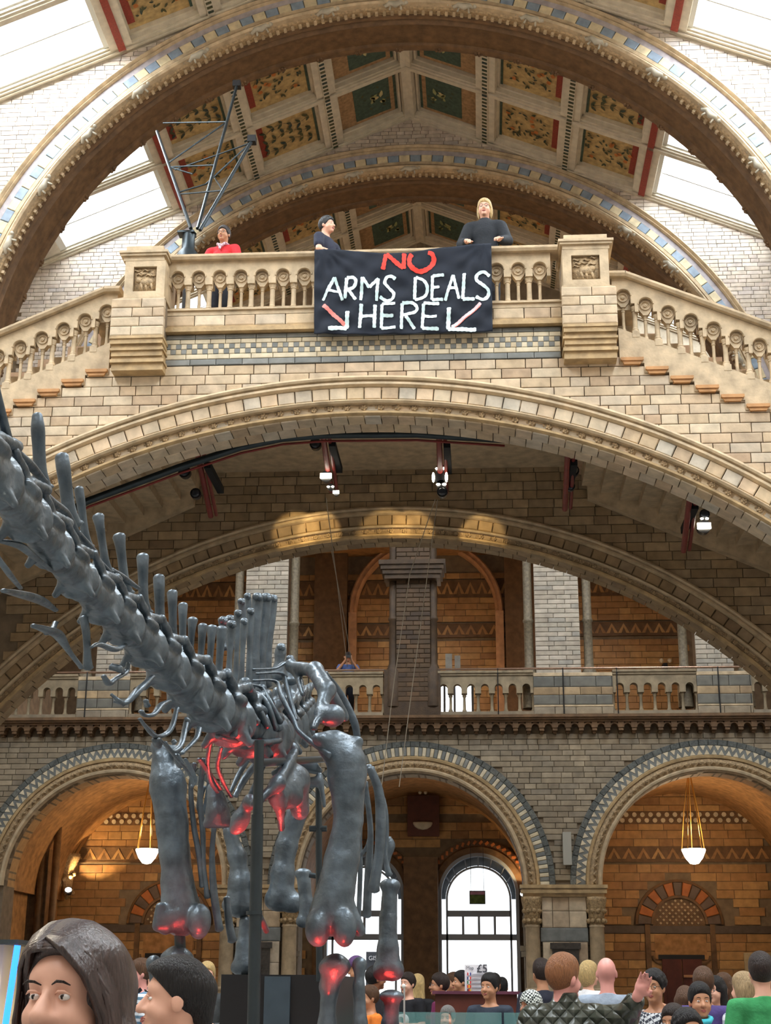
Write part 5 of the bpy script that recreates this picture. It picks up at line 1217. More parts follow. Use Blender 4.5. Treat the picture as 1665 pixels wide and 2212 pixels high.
# ================================================================== PEOPLE
def mirror(s, a, b, r1, r2=None, k=None):
    s.cone(a, b, r1, r2, k); s.cone((-a[0], a[1], a[2]), (-b[0], b[1], b[2]), r1, r2, k)
def head_prims(s, tilt=0):
    s.ell((0, .015, 1.655), (.076, .096, .098), k=.03); s.ell((0, -.022, 1.590), (.060, .068, .078), k=.03)
    s.ell((0, -.055, 1.668), (.056, .03, .035), k=.02)
    s.cone((0, -.088, 1.640), (0, -.112, 1.603), .010, .0165, k=.012); mirror(s, (.012, -.098, 1.600), (.013, -.096, 1.600), .011, k=.008)
    mirror(s, (.040, -.070, 1.600), (.048, -.045, 1.585), .016, .018, k=.03)
    s.ell((.031, -.094, 1.640), (.019, .017, .012), k=.012, sub=True); s.ell((-.031, -.094, 1.640), (.019, .017, .012), k=.012, sub=True)
    s.ell((0, -.090, 1.570), (.026, .014, .010), k=.01); s.ell((0, -.078, 1.538), (.027, .022, .018), k=.02)
    for q in (-1, 1): s.ell((q*.079, .012, 1.622), (.010, .022, .033), k=.008)
    s.cone((0, .02, 1.56), (0, .035, 1.44), .052, .06, k=.03)
def hand(s, w, d, up, spread=.0, curl=.5):
    """palm and five fingers from wrist w along direction d; up = back-of-hand normal"""
    w, d, up = Vector(w), Vector(d).normalized(), Vector(up); up = (up-d*up.dot(d)).normalized(); sd = d.cross(up)
    s.cone(w, w+d*.05, .026, .03, k=.02); s.cone(w+d*.045+sd*.022, w+d*.085+sd*.026, .017, .015, k=.015); s.cone(w+d*.045-sd*.022, w+d*.085-sd*.026, .017, .015, k=.015)
    for i, L in enumerate((.062, .075, .07, .055)):
        b = w+d*.088+sd*(-.03+.02*i); c1 = curl*(1 if i or curl > .3 else .2)
        m = b+(d*math.cos(c1)-up*math.sin(c1))*L*.5; e = m+(d*math.cos(2*c1)-up*math.sin(2*c1))*L*.5
        s.cone(b, m, .0095, .009, k=.004); s.cone(m, e, .009, .0075, k=.004)
    b = w+d*.03-sd*.028; m = b+(d*.6-sd*.8).normalized()*.035; e = m+(d*.9-sd*.25-up*.3).normalized()*.03
    s.cone(b, m, .013, .011, k=.01); s.cone(m, e, .011, .009, k=.006)
def limb_pts(pose):
    P = {'down': (((.19, .01, 1.40), (.25, .03, 1.13), (.25, -.04, .88)), ((-.19, .01, 1.40), (-.25, .03, 1.13), (-.25, -.04, .88))),
         'front': (((.19, .01, 1.40), (.24, .0, 1.13), (.10, -.20, 1.14)), ((-.19, .01, 1.40), (-.24, .0, 1.13), (-.08, -.21, 1.12))),
         'camera': (((.19, .01, 1.41), (.26, -.12, 1.28), (.07, -.24, 1.52)), ((-.19, .01, 1.41), (-.26, -.12, 1.28), (-.07, -.24, 1.52))),
         'rail': (((.19, .0, 1.38), (.27, -.06, 1.15), (.20, -.26, 1.06)), ((-.19, .0, 1.38), (-.27, -.06, 1.15), (-.2, -.26, 1.06))),
         'point': (((.19, .0, 1.41), (.44, -.10, 1.24), (.60, -.22, 1.42)), ((-.19, .01, 1.40), (-.25, .03, 1.13), (-.25, -.04, .88))),
         'over': (((.19, .0, 1.42), (.42, -.05, 1.50), (.22, -.16, 1.60)), ((-.19, .01, 1.40), (-.25, .03, 1.13), (-.25, -.04, .88)))}
    return P[pose]
def body_mesh(pose, res=.012):
    s = SDF(); head_prims(s)
    s.cone((-.13, .02, 1.40), (.13, .02, 1.40), .058, k=.04); s.ell((0, .01, 1.27), (.145, .10, .19), k=.05); s.ell((0, .0, 1.08), (.125, .095, .15), k=.05); s.ell((0, .01, .94), (.15, .105, .12), k=.05)
    mirror(s, (.085, .01, .90), (.095, .0, .50), .085, .056, k=.03); mirror(s, (.095, .0, .50), (.10, .03, .09), .055, .036, k=.02); mirror(s, (.10, .04, .045), (.11, -.13, .03), .04, .032, k=.02)
    arms = limb_pts(pose)
    for i, (a, b, c) in enumerate(arms):
        s.cone(a, b, .052, .040, k=.03); s.cone(b, c, .040, .026, k=.015)
        d = (Vector(c)-Vector(b)).normalized(); q = 1 if i == 0 else -1
        if pose == 'down': hand(s, c, d, (q, 0, 0), curl=.35)
        elif pose == 'camera': hand(s, c, (-q*.2, -.25, .9), (q*.3, -1, 0), curl=.75)
        elif pose == 'rail': hand(s, c, (-q*.3, -1, -.15), (0, 0, 1), curl=.55)
        elif pose == 'front': hand(s, c, d, (0, -1, .3), curl=.6)
        elif pose == 'point' and i == 0: hand(s, c, (.15, -.2, 1), (.2, 1, .2), curl=.25)
        elif pose == 'over' and i == 0: hand(s, c, (-.8, -.3, -.3), (0, .2, 1), curl=.6)
        else: hand(s, c, d, (q, 0, 0), curl=.35)
    return s.mesh('body', res, MS0, .02)
def shirt_mesh(pose, long_, loose=.014, female=False, res=.013, jacket=False, scarf=False):
    s = SDF(); g = loose
    s.cone((-.135, .02, 1.40), (.135, .02, 1.40), .058+g, k=.04); s.ell((0, .01, 1.27), (.145+g, .10+g, .19), k=.05); s.ell((0, .0, 1.08), (.13+g, .10+g, .17), k=.05); s.ell((0, .01, .95), (.152+g, .11+g, .13), k=.05)
    s.cone((0, .03, 1.50 if jacket else 1.46), (0, .03, 1.40), .058+g*.6, .075+g, k=.03)
    if female: s.ell((.065, -.075, 1.27), (.06, .05, .06), k=.03); s.ell((-.065, -.075, 1.27), (.06, .05, .06), k=.03)
    for (a, b, c) in limb_pts(pose):
        s.cone(a, b, .054+g, .044+g, k=.03)
        if long_: s.cone(b, Vector(b).lerp(Vector(c), .93), .043+g, .030+g*.9, k=.015)
        else: pass
    cl = None
    if not long_:
        s2 = SDF(); s2.P = [q for q in s.P]; out = []
        for q in s.P: out.append(q)
        for (a, b, c) in limb_pts(pose):
            pass
        # short sleeves: end the sleeve two thirds down the upper arm
        s.P = [q for q in s.P if not (q[0] == 'c' and abs(q[3]-(.054+g)) < 1e-6)]
        for (a, b, c) in limb_pts(pose): s.cone(a, Vector(a).lerp(Vector(b), .62), .056+g, .054+g, k=.03)
    return s.mesh('shirt', res, MS0, .02, clip=lambda x, y, z: np.maximum(.86-z, z-(1.505 if jacket else 1.455+.3*y)) + 0*x)
def trouser_mesh(res=.014):
    s = SDF(); s.ell((0, .01, .94), (.158, .115, .12), k=.05); mirror(s, (.085, .01, .90), (.095, .0, .50), .095, .072, k=.03); mirror(s, (.095, .0, .50), (.10, .03, .07), .070, .062, k=.02)
    return s.mesh('trousers', res, MS0, .02, clip=lambda x, y, z: np.maximum(.05-z, z-1.0)+0*x+0*y)
def hair_mesh(kind):
    s = SDF(); g = .014
    s.ell((0, .022, 1.668), (.076+g, .098+g, .100+g), k=.02); s.ell((0, .0, 1.715), (.070, .085, .062), k=.03)
    hl = lambda x, y, z: (1.712-np.maximum(y+.09, 0)*1.28-z-.25*np.maximum(.05-np.abs(x), 0)*0)/1.38 + 0*x      # hairline plane, brow to nape
    clip = lambda x, y, z: np.maximum(hl(x, y, z), 1.552-z+0*y)
    if kind == 'curly':
        for i in range(46):
            a = i*2.4; h = (i+.5)/46; rr = math.sqrt(1-(h)**2); s.ell((.082*rr*math.cos(a), .02+.10*rr*math.sin(a), 1.665+.10*h), (.026, .026, .026), k=.01)
        pass
    if kind == 'long':
        s.cone((.066, .025, 1.64), (.088, .03, 1.42), .042, .035, k=.04); s.cone((-.066, .025, 1.64), (-.088, .03, 1.42), .042, .035, k=.04); s.cone((0, .06, 1.64), (0, .085, 1.40), .075, .06, k=.05)
        clip = lambda x, y, z: np.where(z > 1.62, np.minimum(hl(x, y, z), -(y+.07)-np.maximum(np.abs(x)-.060, 0)*1.6), np.maximum(-(y+.02), 1.36-z))+0*x
    if kind == 'bob':
        s.ell((0, .045, 1.60), (.094, .085, .11), k=.04)
        clip = lambda x, y, z: np.maximum(np.minimum(hl(x, y, z), np.maximum(-(y+.03), -(np.abs(x)-.06)*.8)), 1.50-z+0*y)+0*x
    if kind == 'bun':
        s.ell((0, .12, 1.67), (.04, .04, .04), k=.02)
        pass
    if kind == 'cap': s.ell((0, -.0, 1.70), (.092, .115, .085), k=.02); clip = lambda x, y, z: (1.672-z)+0*y+0*x
    if kind == 'scarf':
        s.ell((0, .01, 1.655), (.094, .112, .118), k=.02); s.cone((0, .03, 1.60), (0, .03, 1.44), .085, .10, k=.04)
        clip = lambda x, y, z: .060-np.sqrt(x*x+(z-1.61)**2)*.85-(y+.09)*.9
    return s.mesh('hair', .0085, MS0, .015, clip=clip)
MS0 = mat('skin_base', lin(205,150,120), .5, mott=.1)
CACHE = {}
def shared(key, fn, *a, **k):
    if key not in CACHE: CACHE[key] = fn(*a, **k)
    return CACHE[key]
eyem = MB(); eyem.ball((0, 0, 0), .0105, 10, 0, (1.15, 1, .62)); eyem.ball((0, -.0058, .0005), .0058, 8, 1, (1, .9, .9)); EYEM = eyem.mesh('eye', [mat('eye_white', lin(225,220,214), .3, mott=0), mat('dark_iris', lin(40,28,22), .2, mott=0)], True)
br = MB(); br.tube([(-.018, 0, -.002), (-.006, -.004, .004), (.008, -.003, .003), (.018, .006, -.003)], [.0014, .0028, .0025, .0012], 6, 0, .6); BROWM = br.mesh('eyebrow', MS0, True)
lp = MB(); lp.tube([(-.024, .008, 0), (-.012, .0, .003), (0, -.003, .001), (.012, .0, .003), (.024, .008, 0)], [.0012, .0042, .0046, .0042, .0012], 8); lp.tube([(-.02, .006, -.004), (0, -.002, -.007), (.02, .006, -.004)], [.002, .006, .002], 8); LIPM = lp.mesh('lips', MS0, True)
def setm(o, m):
    if not o.data.materials: return o
    o.material_slots[0].link = 'OBJECT'; o.material_slots[0].material = m; return o
SK = {'fair': mat('skin_fair', lin(224,172,148), .5, mott=.08), 'pink': mat('skin_pink', lin(222,156,146), .45, mott=.08), 'tan': mat('skin_tan', lin(188,136,104), .5, mott=.08), 'brown': mat('skin_brown', lin(158,106,78), .5, mott=.08)}
LIPS = mat('lip_colour', lin(168,92,88), .4, mott=0)
HR = {'black': lin(24,22,24), 'dark': lin(44,32,28), 'brown': lin(92,64,44), 'ginger': lin(150,98,62), 'blond': lin(206,176,120), 'grey': lin(130,128,126), 'streaked': lin(176,150,112)}
def hairfix(m):
    N = m.node_tree.nodes; L = m.node_tree.links; tcn = N.new('ShaderNodeTexCoord'); mp = N.new('ShaderNodeMapping'); mp.inputs['Scale'].default_value = (1, 1, .09); L.new(tcn.outputs['Object'], mp.inputs[0])
    for n in N:
        if n.type == 'TEX_NOISE': L.new(mp.outputs[0], n.inputs['Vector']); n.inputs['Scale'].default_value = 170
    return m
def hmat(n): return MATS['hair_'+n] if 'hair_'+n in MATS else hairfix(mat('hair_'+n, HR[n], .42, mott=.45, mscale=90, bump=.8, bscale=160))
def cloth(n, c, **k): return mat('cloth_'+n, c, .85, mott=.15, mscale=20, bump=.25, bscale=40, **k)
def stripes(name, c1, c2, sc, axis=2, mode='stripe'):
    m = mat('cloth_'+name, c1, .85, mott=0); t = m.node_tree; N = t.nodes; L = t.links
    tcn = N.new('ShaderNodeTexCoord'); mp = N.new('ShaderNodeMapping'); L.new(tcn.outputs['Object'], mp.inputs[0])
    if mode == 'check':
        ck = N.new('ShaderNodeTexChecker'); ck.inputs['Scale'].default_value = sc; mp.inputs['Rotation'].default_value = (.3, .5, .78); L.new(mp.outputs[0], ck.inputs[0]); fac = ck.outputs[1]
    else:
        wv = N.new('ShaderNodeTexWave'); wv.bands_direction = 'XYZ'[axis]; wv.inputs['Scale'].default_value = sc; L.new(mp.outputs[0], wv.inputs[0])
        gt = N.new('ShaderNodeMath'); gt.operation = 'GREATER_THAN'; gt.inputs[1].default_value = .5; L.new(wv.outputs[1], gt.inputs[0]); fac = gt.outputs[0]
    mx = N.new('ShaderNodeMixRGB'); mx.inputs[1].default_value = c1; mx.inputs[2].default_value = c2; L.new(fac, mx.inputs[0]); L.new(mx.outputs[0], N['Principled BSDF'].inputs['Base Color']); return m
NAVYT = cloth('dark_trousers', lin(36,38,46)); JEANS = cloth('blue_jeans', lin(62,76,104))
HEADTOP = 1.778
def person(lab, px, py, D, yaw, pose='down', skin='fair', hair='short', hc='dark', shirt=None, long_=False, female=False, jacket=False, floor=0., face=True, scale=None, tr=None, group=None, lean=0.):
    """px, py: photo position of the top of the head"""
    top = at(px, py, D); sc = scale or (top.z-floor)/HEADTOP
    z0 = top.z-HEADTOP*sc if scale else floor
    t = thing('person', lab, 'person', (top.x, D, z0), group or ('visitors in the hall' if floor == 0 else 'people on the bridge'))
    M4 = Matrix.Translation((top.x, D, z0)) @ Matrix.Rotation(math.radians(yaw), 4, 'Z') @ Matrix.Rotation(lean, 4, 'X') @ Matrix.Scale(sc, 4)
    def add(name, me, m, X=None, parent=t):
        o = bpy.data.objects.new(name, me); COL.objects.link(o); o.parent = parent; o.matrix_parent_inverse = WM[parent.name].inverted(); o.matrix_basis = M4 @ (X or Matrix())
        if m: setm(o, m)
        return o
    bod = add('body', shared(('b', pose), body_mesh, pose), SK[skin]); WM[bod.name] = M4
    add('jacket' if jacket else 'shirt', shared(('s', pose, long_, female, jacket), shirt_mesh, pose, long_, female=female, jacket=jacket, loose=.026 if jacket else .014), shirt)
    add('trousers', shared('t', trouser_mesh), tr or NAVYT)
    if hair: add('hair' if hair not in ('cap', 'scarf') else ('hat' if hair == 'cap' else 'headscarf'), shared(('h', hair), hair_mesh, hair), hmat(hc) if isinstance(hc, str) else hc)
    if face:
        for q in (-1, 1):
            add('eye', EYEM, None, Matrix.Translation((q*.031, -.0775, 1.638)), bod)
            add('eyebrow', BROWM, hmat(hc) if isinstance(hc, str) and hc in ('black', 'dark', 'brown', 'ginger', 'grey') else hmat('brown'), Matrix.Translation((q*.031, -.0925, 1.661)), bod)
        add('lips', LIPM, LIPS, Matrix.Translation((0, -.101, 1.570)), bod)
    t['_m'] = 0; del t['_m']
    return t, M4, add
def strap(P_, m, col, w=.02, name='strap'):
    t, M4, add = P_; mb = MB(); mb.tube([(.10, -.0, 1.49), (.085, -.10, 1.40), (.02, -.155, 1.25), (-.07, -.155, 1.1), (-.14, -.10, .98)], w, 6, 0, .25, (0, 1, 0)); add(name, mb.mesh(name, col), None)
def glasses(P_):
    t, M4, add = P_; mb = MB()
    for q in (-1, 1): mb.ring((q*.031, 1.638), [(.021, -.108), (.021, -.104), (.018, -.104), (.018, -.108)], 0, 2*PI, 14, cap=False); mb.tube([(q*.052, -.104, 1.642), (q*.08, -.03, 1.640), (q*.082, .02, 1.632)], .0018, 5)
    mb.tube([(-.011, -.108, 1.641), (.011, -.108, 1.641)], .0018, 5); add('glasses', mb.mesh('glasses', M_black), None)
def device(P_, x=0, y=-.31, z=1.57):
    t, M4, add = P_; MB().box(x-.05, x+.05, y, y+.03, z-.03, z+.035); mb = MB(); mb.box(x-.055, x+.055, y-.0, y+.03, z-.035, z+.035); mb.ring((x, z), [(.022, y-.03), (.022, y+.005), (.0, y+.005), (.0, y-.03)], 0, 2*PI, 12)
    c = bpy.data.objects.new('camera_body', mb.mesh('camera_body', M_black)); return c
# ---- on the bridge
ZD = z_led0-.1
B1 = person('woman leaning on the bridge coping in a red top and patterned neckerchief', 484, 488, 18.75, -14, 'rail', 'tan', 'bun', 'dark', cloth('red_top', lin(206,44,52)), female=True, floor=ZD)
glasses(B1); mb = MB(); mb.tube([(-.07, -.03, 1.47), (-.04, -.10, 1.44), (.02, -.11, 1.40), (.06, -.08, 1.45), (.06, .03, 1.48), (-.02, .09, 1.49), (-.07, -.03, 1.47)], .022, 8); mb.tube([(0, -.11, 1.42), (.01, -.135, 1.34)], [.03, .012], 8); B1[2]('neckerchief', mb.mesh('neckerchief', stripes('white_pink_check', lin(226,214,222), lin(150,96,120), 60, mode='check')), None)
B2 = person('dark-haired man in a navy shirt looking right over the bridge coping', 707, 467, 18.75, 62, 'rail', 'fair', 'short', 'black', cloth('navy_shirt', lin(40,44,62)), floor=ZD)
B3 = person('fair-haired woman in glasses and dark leather jacket holding the banner on the bridge', 1046, 430, 18.7, -6, 'rail', 'fair', 'bob', 'blond', cloth('black_leather', lin(34,38,44)), long_=True, jacket=True, floor=ZD)
glasses(B3)
# ---- photographer in the gallery
P_ = person('person in a blue top photographing from the gallery rail', 752, 1408, 31.7, 8, 'camera', 'tan', 'short', 'dark', cloth('blue_top', lin(84,104,158)), floor=ZP0)
P_[2]('held_camera', MB().box(-.06, .06, -.33, -.28, 1.56, 1.64).mesh('held_camera', M_black), None)
# ---- crowd, left of the skeleton
person('man with cropped blond hair in a dark grey sweatshirt left of the black plinth', 448, 2077, 15.5, 12, 'front', 'fair', 'short', 'blond', cloth('charcoal_sweat', lin(62,66,68)), long_=True)
p = person('man with shaved head in a blue and white striped shirt beside the grey-haired person', 303, 2070, 15.0, -62, 'down', 'pink', 'short', 'brown', stripes('blue_white_stripe', lin(222,230,240), lin(96,130,156), 5.5)); strap(p, None, M_black)
person('grey-haired person half hidden behind the blurred man', 333, 2067, 16.5, 200, 'down', 'fair', 'short', 'grey', cloth('slate_top', lin(90,96,104)), face=False)
# ---- crowd between the legs
p = person('woman in a black football shirt numbered 10 holding something at her waist', 880, 2100, 18.6, -36, 'front', 'fair', 'bun', 'dark', cloth('black_sport_shirt', lin(24,24,30)))
mb = MB(); dg = lambda x: (-.052+x, -.150-.012, 0)
for (q0, q1, q2, q3) in ((-.085, -.055, 1.10, 1.30), ): mb.box(q0, q1, -.165, -.10, q2, q3)
mb.ring((.03, 1.20), [(.075, -.17), (.075, -.10), (.045, -.10), (.045, -.17)], 0, 2*PI, 20, cap=False); p[2]('shirt_number', mb.mesh('shirt_number', mat('white_print', lin(236,236,236), .7, mott=0)), None)
person('woman with long blond hair in black, her back turned, behind the numbered shirt', 903, 2104, 19.4, 150, 'down', 'fair', 'long', 'blond', cloth('black_top', lin(22,22,26)), long_=True, face=False)
p = person('man in glasses and magenta top seen in profile at the counter end', 948, 2101, 17.2, -78, 'front', 'tan', 'short', 'dark', cloth('magenta_top', lin(128,48,92)), long_=True); glasses(p)
person('stooping person in a dull violet top against the bright doorway', 978, 2100, 20.5, -70, 'down', 'tan', 'short', 'brown', cloth('dull_violet', lin(86,66,92)))
person('dark-haired man in profile just left of the white price board', 995, 2096, 19.2, -75, 'down', 'tan', 'short', 'black', cloth('plum_dark', lin(52,38,48)))
person('young man in a navy t-shirt standing before the red-brown counter', 1056, 2101, 14.6, -28, 'down', 'tan', 'short', 'black', cloth('navy_tee', lin(44,52,66)))
person('dark silhouette of a person right of the navy t-shirt man, in the doorway', 1084, 2111, 21, 170, 'down', 'brown', 'short', 'black', cloth('near_black', lin(34,32,36)), face=False)
person('dark-haired person in striped scarf behind the navy t-shirt man', 1068, 2102, 20.2, 160, 'down', 'brown', 'short', 'black', stripes('mono_stripe', lin(220,220,220), lin(60,60,64), 9), face=False)
p = person('person in a purple beanie standing behind the far foreleg bone', 770, 2066, 16.5, 20, 'down', 'tan', 'cap', cloth('purple_knit', lin(84,58,100)), cloth('dark_coat', lin(50,48,54)), long_=True)
person('small child in an orange jacket between the skeleton legs', 797, 2128, 15.5, -60, 'front', 'tan', 'short', 'brown', cloth('orange_jacket', lin(222,122,44)), long_=True)
person('dark-clad adult walking behind the orange-jacketed child', 812, 2086, 17.2, 120, 'down', 'brown', 'short', 'black', cloth('coal_coat', lin(40,38,40)), long_=True, face=False)
person('grey-haired man seen dimly through the glass barrier', 966, 2172, 13.8, -18, 'down', 'fair', 'short', 'grey', cloth('dim_brown', lin(96,76,68)), long_=True)
# ---- crowd, right side
p = person('man in a navy shirt with white print, back turned, left of the red-haired man', 1168, 2070, 15.4, -160, 'down', 'tan', 'short', 'dark', cloth('navy_print', lin(36,38,52)), long_=True, face=False)
mb = MB(); 
for q in (-.05, 0, .05): mb.ring((q, 1.30), [(.028, .150), (.028, .118), (.018, .118), (.018, .150)], 0, 2*PI, 12, cap=False)
p[2]('shirt_print', mb.mesh('shirt_print', mat('white_print', lin(236,236,236), .7, mott=0)), None)
person('small person in a black and white patterned headscarf at the quilted shoulder', 1144, 2139, 12.2, -50, 'down', 'brown', 'scarf', stripes('mono_pattern', lin(214,220,214), lin(40,46,44), 55, mode='check'), cloth('ink_top', lin(44,44,50)), long_=True)
# red-haired man in the quilted jacket: his own pointing pose
qm = mat('olive_quilted', lin(66,70,60), .32, mott=.25, mscale=10, spec=.6)
nt = qm.node_tree; tcn = nt.nodes.new('ShaderNodeTexCoord'); vals = []
for rot in (.78, -.78):
    mp = nt.nodes.new('ShaderNodeMapping'); mp.inputs['Rotation'].default_value = (0, rot, 0); wv = nt.nodes.new('ShaderNodeTexWave'); wv.inputs['Scale'].default_value = 5.2; wv.bands_direction = 'X'
    nt.links.new(tcn.outputs['Object'], mp.inputs[0]); nt.links.new(mp.outputs[0], wv.inputs[0]); pw = nt.nodes.new('ShaderNodeMath'); pw.operation = 'POWER'; pw.inputs[1].default_value = .35; nt.links.new(wv.outputs[1], pw.inputs[0]); vals.append(pw)
mn = nt.nodes.new('ShaderNodeMath'); mn.operation = 'MINIMUM'; nt.links.new(vals[0].outputs[0], mn.inputs[0]); nt.links.new(vals[1].outputs[0], mn.inputs[1])
bp = nt.nodes.new('ShaderNodeBump'); bp.inputs['Strength'].default_value = 1; bp.inputs['Distance'].default_value = .02; nt.links.new(mn.outputs[0], bp.inputs['Height']); nt.links.new(bp.outputs[0], nt.nodes['Principled BSDF'].inputs['Normal'])
t = thing('person', 'red-haired man in an olive quilted jacket, back turned, pointing with his raised right hand', 'person', (at(1218, 2060, 8.8).x, 8.8, 0), 'visitors in the hall')
top = at(1218, 2060, 8.8); sc = top.z/HEADTOP
M4 = Matrix.Translation((top.x, 8.8, 0)) @ Matrix.Scale(sc, 4)
R180 = Matrix.Rotation(PI, 4, 'Z')
s = SDF()
# head turned to the right and away: build in its own frame
hd = SDF(); head_prims(hd); ang = math.radians(132)
def rot(v): v = Vector(v); return (v.x*math.cos(ang)-v.y*math.sin(ang), v.x*math.sin(ang)+v.y*math.cos(ang), v.z)
EL = [(t_, np.array(rot(a)), b if t_ == 'e' else np.array(rot(b)), r1, r2, kk, sb) for t_, a, b, r1, r2, kk, sb in hd.P]
# ellipsoids keep their axes: swap x/y radii for the turned head
s.P += [(t_, a, (np.array([math.hypot(b[0]*math.cos(ang), b[1]*math.sin(ang)), math.hypot(b[0]*math.sin(ang), b[1]*math.cos(ang)), b[2]]) if t_ == 'e' else b), r1, r2, kk, sb) for t_, a, b, r1, r2, kk, sb in EL]
W_ = lambda px, py, D: tuple(M4.inverted() @ at(px, py, D))
shR, elR, wrR = (.20, 0, 1.40), W_(1352, 2196, 8.55), W_(1378, 2150, 8.3)
shL, elL, wrL = (-.20, 0, 1.40), (-.30, .03, 1.13), (-.30, -.08, .90)
s.cone((-.13, .0, 1.40), (.13, .0, 1.40), .06, k=.04); s.ell((0, 0, 1.25), (.15, .10, .2), k=.05); s.ell((0, 0, .95), (.15, .1, .13), k=.05)
mirror(s, (.085, .01, .90), (.095, .0, .50), .085, .056, k=.03); mirror(s, (.095, .0, .50), (.10, -.03, .09), .055, .036, k=.02); mirror(s, (.10, -.04, .045), (.11, .13, .03), .04, .032, k=.02)
for a, b, c in ((shR, elR, wrR), (shL, elL, wrL)): s.cone(a, b, .05, .04, k=.03); s.cone(b, c, .04, .028, k=.015)
hand(s, wrR, Vector(W_(1392, 2118, 8.25))-Vector(wrR), (.5, 1, 0), curl=.22); hand(s, wrL, (0, -.2, -1), (-1, 0, 0))
def addo(name, me, m, par=t):
    o = link(name, me, par); o.matrix_basis = M4; setm(o, m); return o
addo('body', s.mesh('body', .009, MS0, .02), SK['pink'])
j = SDF(); j.cone((-.15, .0, 1.405), (.15, .0, 1.405), .09, k=.05); j.ell((0, 0, 1.24), (.205, .145, .22), k=.06); j.ell((0, .0, 1.0), (.21, .15, .2), k=.06)
j.cone((0, 0, 1.55), (0, .0, 1.44), .070, .10, k=.03)
for a, b, c in ((shR, elR, wrR), (shL, elL, wrL)): j.cone(a, b, .085, .072, k=.04); j.cone(b, Vector(b).lerp(Vector(c), .75), .072, .055, k=.03)
addo('quilted_jacket', j.mesh('quilted_jacket', .011, MS0, .02, clip=lambda x, y, z: np.maximum(.85-z, z-1.555)+0*x+0*y), qm)
addo('trousers', CACHE.get('t') or shared('t', trouser_mesh), NAVYT)
M4h = M4 @ Matrix.Rotation(ang, 4, 'Z')
o = link('hair', shared(('h', 'ginger_tuft'), hair_mesh, 'short'), t); o.matrix_basis = M4h @ Matrix.Scale(1.015, 4); o.location.z -= .022; setm(o, hmat('ginger'))
person('fair-haired toddler in white carried beside the bald man', 1272, 2075, 13.4, 130, 'down', 'fair', 'bob', 'blond', cloth('white_top', lin(232,232,236)), long_=True, face=False, scale=.80)
person('bald broad-shouldered man in a pale grey t-shirt, back turned', 1308, 2062, 12.6, 178, 'down', 'pink', None, 'dark', cloth('pale_grey_tee', lin(150,162,178)), face=False)
p = person('man with curly black hair and glasses in a black and white checked shirt', 1410, 2093, 11.6, -24, 'down', 'tan', 'curly', 'black', stripes('check_shirt', lin(206,210,214), lin(58,62,74), 42, mode='check'), long_=True); glasses(p); strap(p, None, M_black, .016)
person('person in brown with one arm crooked over the head, behind the woman in pink', 1478, 2130, 12.8, 178, 'over', 'tan', 'long', 'brown', cloth('brown_top', lin(96,66,62)), long_=True, face=False)
person('man in a purple t-shirt with cropped brown hair, back turned', 1517, 2088, 12.4, 176, 'down', 'tan', 'short', 'brown', cloth('purple_tee', lin(80,66,124)), face=False)
p = person('woman in a bright pink embroidered top and turquoise neckerchief facing the camera', 1510, 2121, 10.4, 4, 'down', 'tan', 'bun', 'black', cloth('hot_pink', lin(232,70,150)), long_=True, female=True)
mb = MB(); mb.tube([(-.06, -.03, 1.50), (-.02, -.085, 1.485), (.04, -.075, 1.49), (.07, .0, 1.51), (.05, .08, 1.52), (-.04, .09, 1.51), (-.06, -.03, 1.50)], .024, 8); p[2]('neckerchief', mb.mesh('neckerchief', cloth('turquoise', lin(70,190,206)), True), None)
mb = MB()
for i in range(12): a = i*2.4; mb.ball((.06+.012*math.sqrt(i)*math.cos(a)*1.6, -.158+.006*i*.2, 1.33+.014*math.sqrt(i)*math.sin(a)*1.6), .011, 6, 0, (1, .5, 1))
p[2]('embroidery', mb.mesh('embroidery', mat('silver_beads', lin(190,186,200), .3, metal=.5, mott=0), True), None)
person('girl with a grey knitted cap looking left, lowest at the front', 1452, 2168, 9.2, -35, 'down', 'tan', 'bun', 'dark', cloth('mauve_top', lin(150,110,140)), long_=True)
person('black-haired boy in front of the woman in pink, only his hair and brow showing', 1484, 2178, 8.3, 18, 'down', 'tan', 'curly', 'black', cloth('boy_top', lin(70,90,80)), long_=False)
p = person('long dark-haired woman in glasses behind the purple t-shirt man', 1543, 2108, 14.2, -40, 'down', 'fair', 'long', 'black', cloth('black_cardigan', lin(30,30,36)), long_=True, female=True); glasses(p)
person('woman with a brown fringe in a white top behind the streaky-haired woman', 1560, 2101, 15.4, -42, 'down', 'fair', 'long', 'brown', cloth('white_tee', lin(226,228,236)), female=True)
p = person('streaky blond woman in a pale grey striped top with a black bag strap, facing left', 1602, 2099, 12.0, -140, 'down', 'fair', 'bob', 'streaked', stripes('grey_stripe', lin(214,216,222), lin(160,166,180), 4), long_=True, female=True, face=False)
mb = MB(); mb.tube([(.08, .03, 1.49), (.13, .11, 1.35), (.15, .14, 1.15), (.16, .13, 1.0)], .022, 6, 0, .3); p[2]('bag_strap', mb.mesh('bag_strap', M_black), None)
person('man in a bright green polo shirt, back turned, at the right photo edge', 1640, 2056, 10.9, 182, 'down', 'fair', 'short', 'dark', cloth('green_polo', lin(56,144,86)), face=False)
person('dark-haired person cut by the right photo edge behind the green polo man', 1668, 2074, 12.6, -40, 'down', 'brown', 'short', 'black', cloth('black_shirt', lin(28,30,36)))
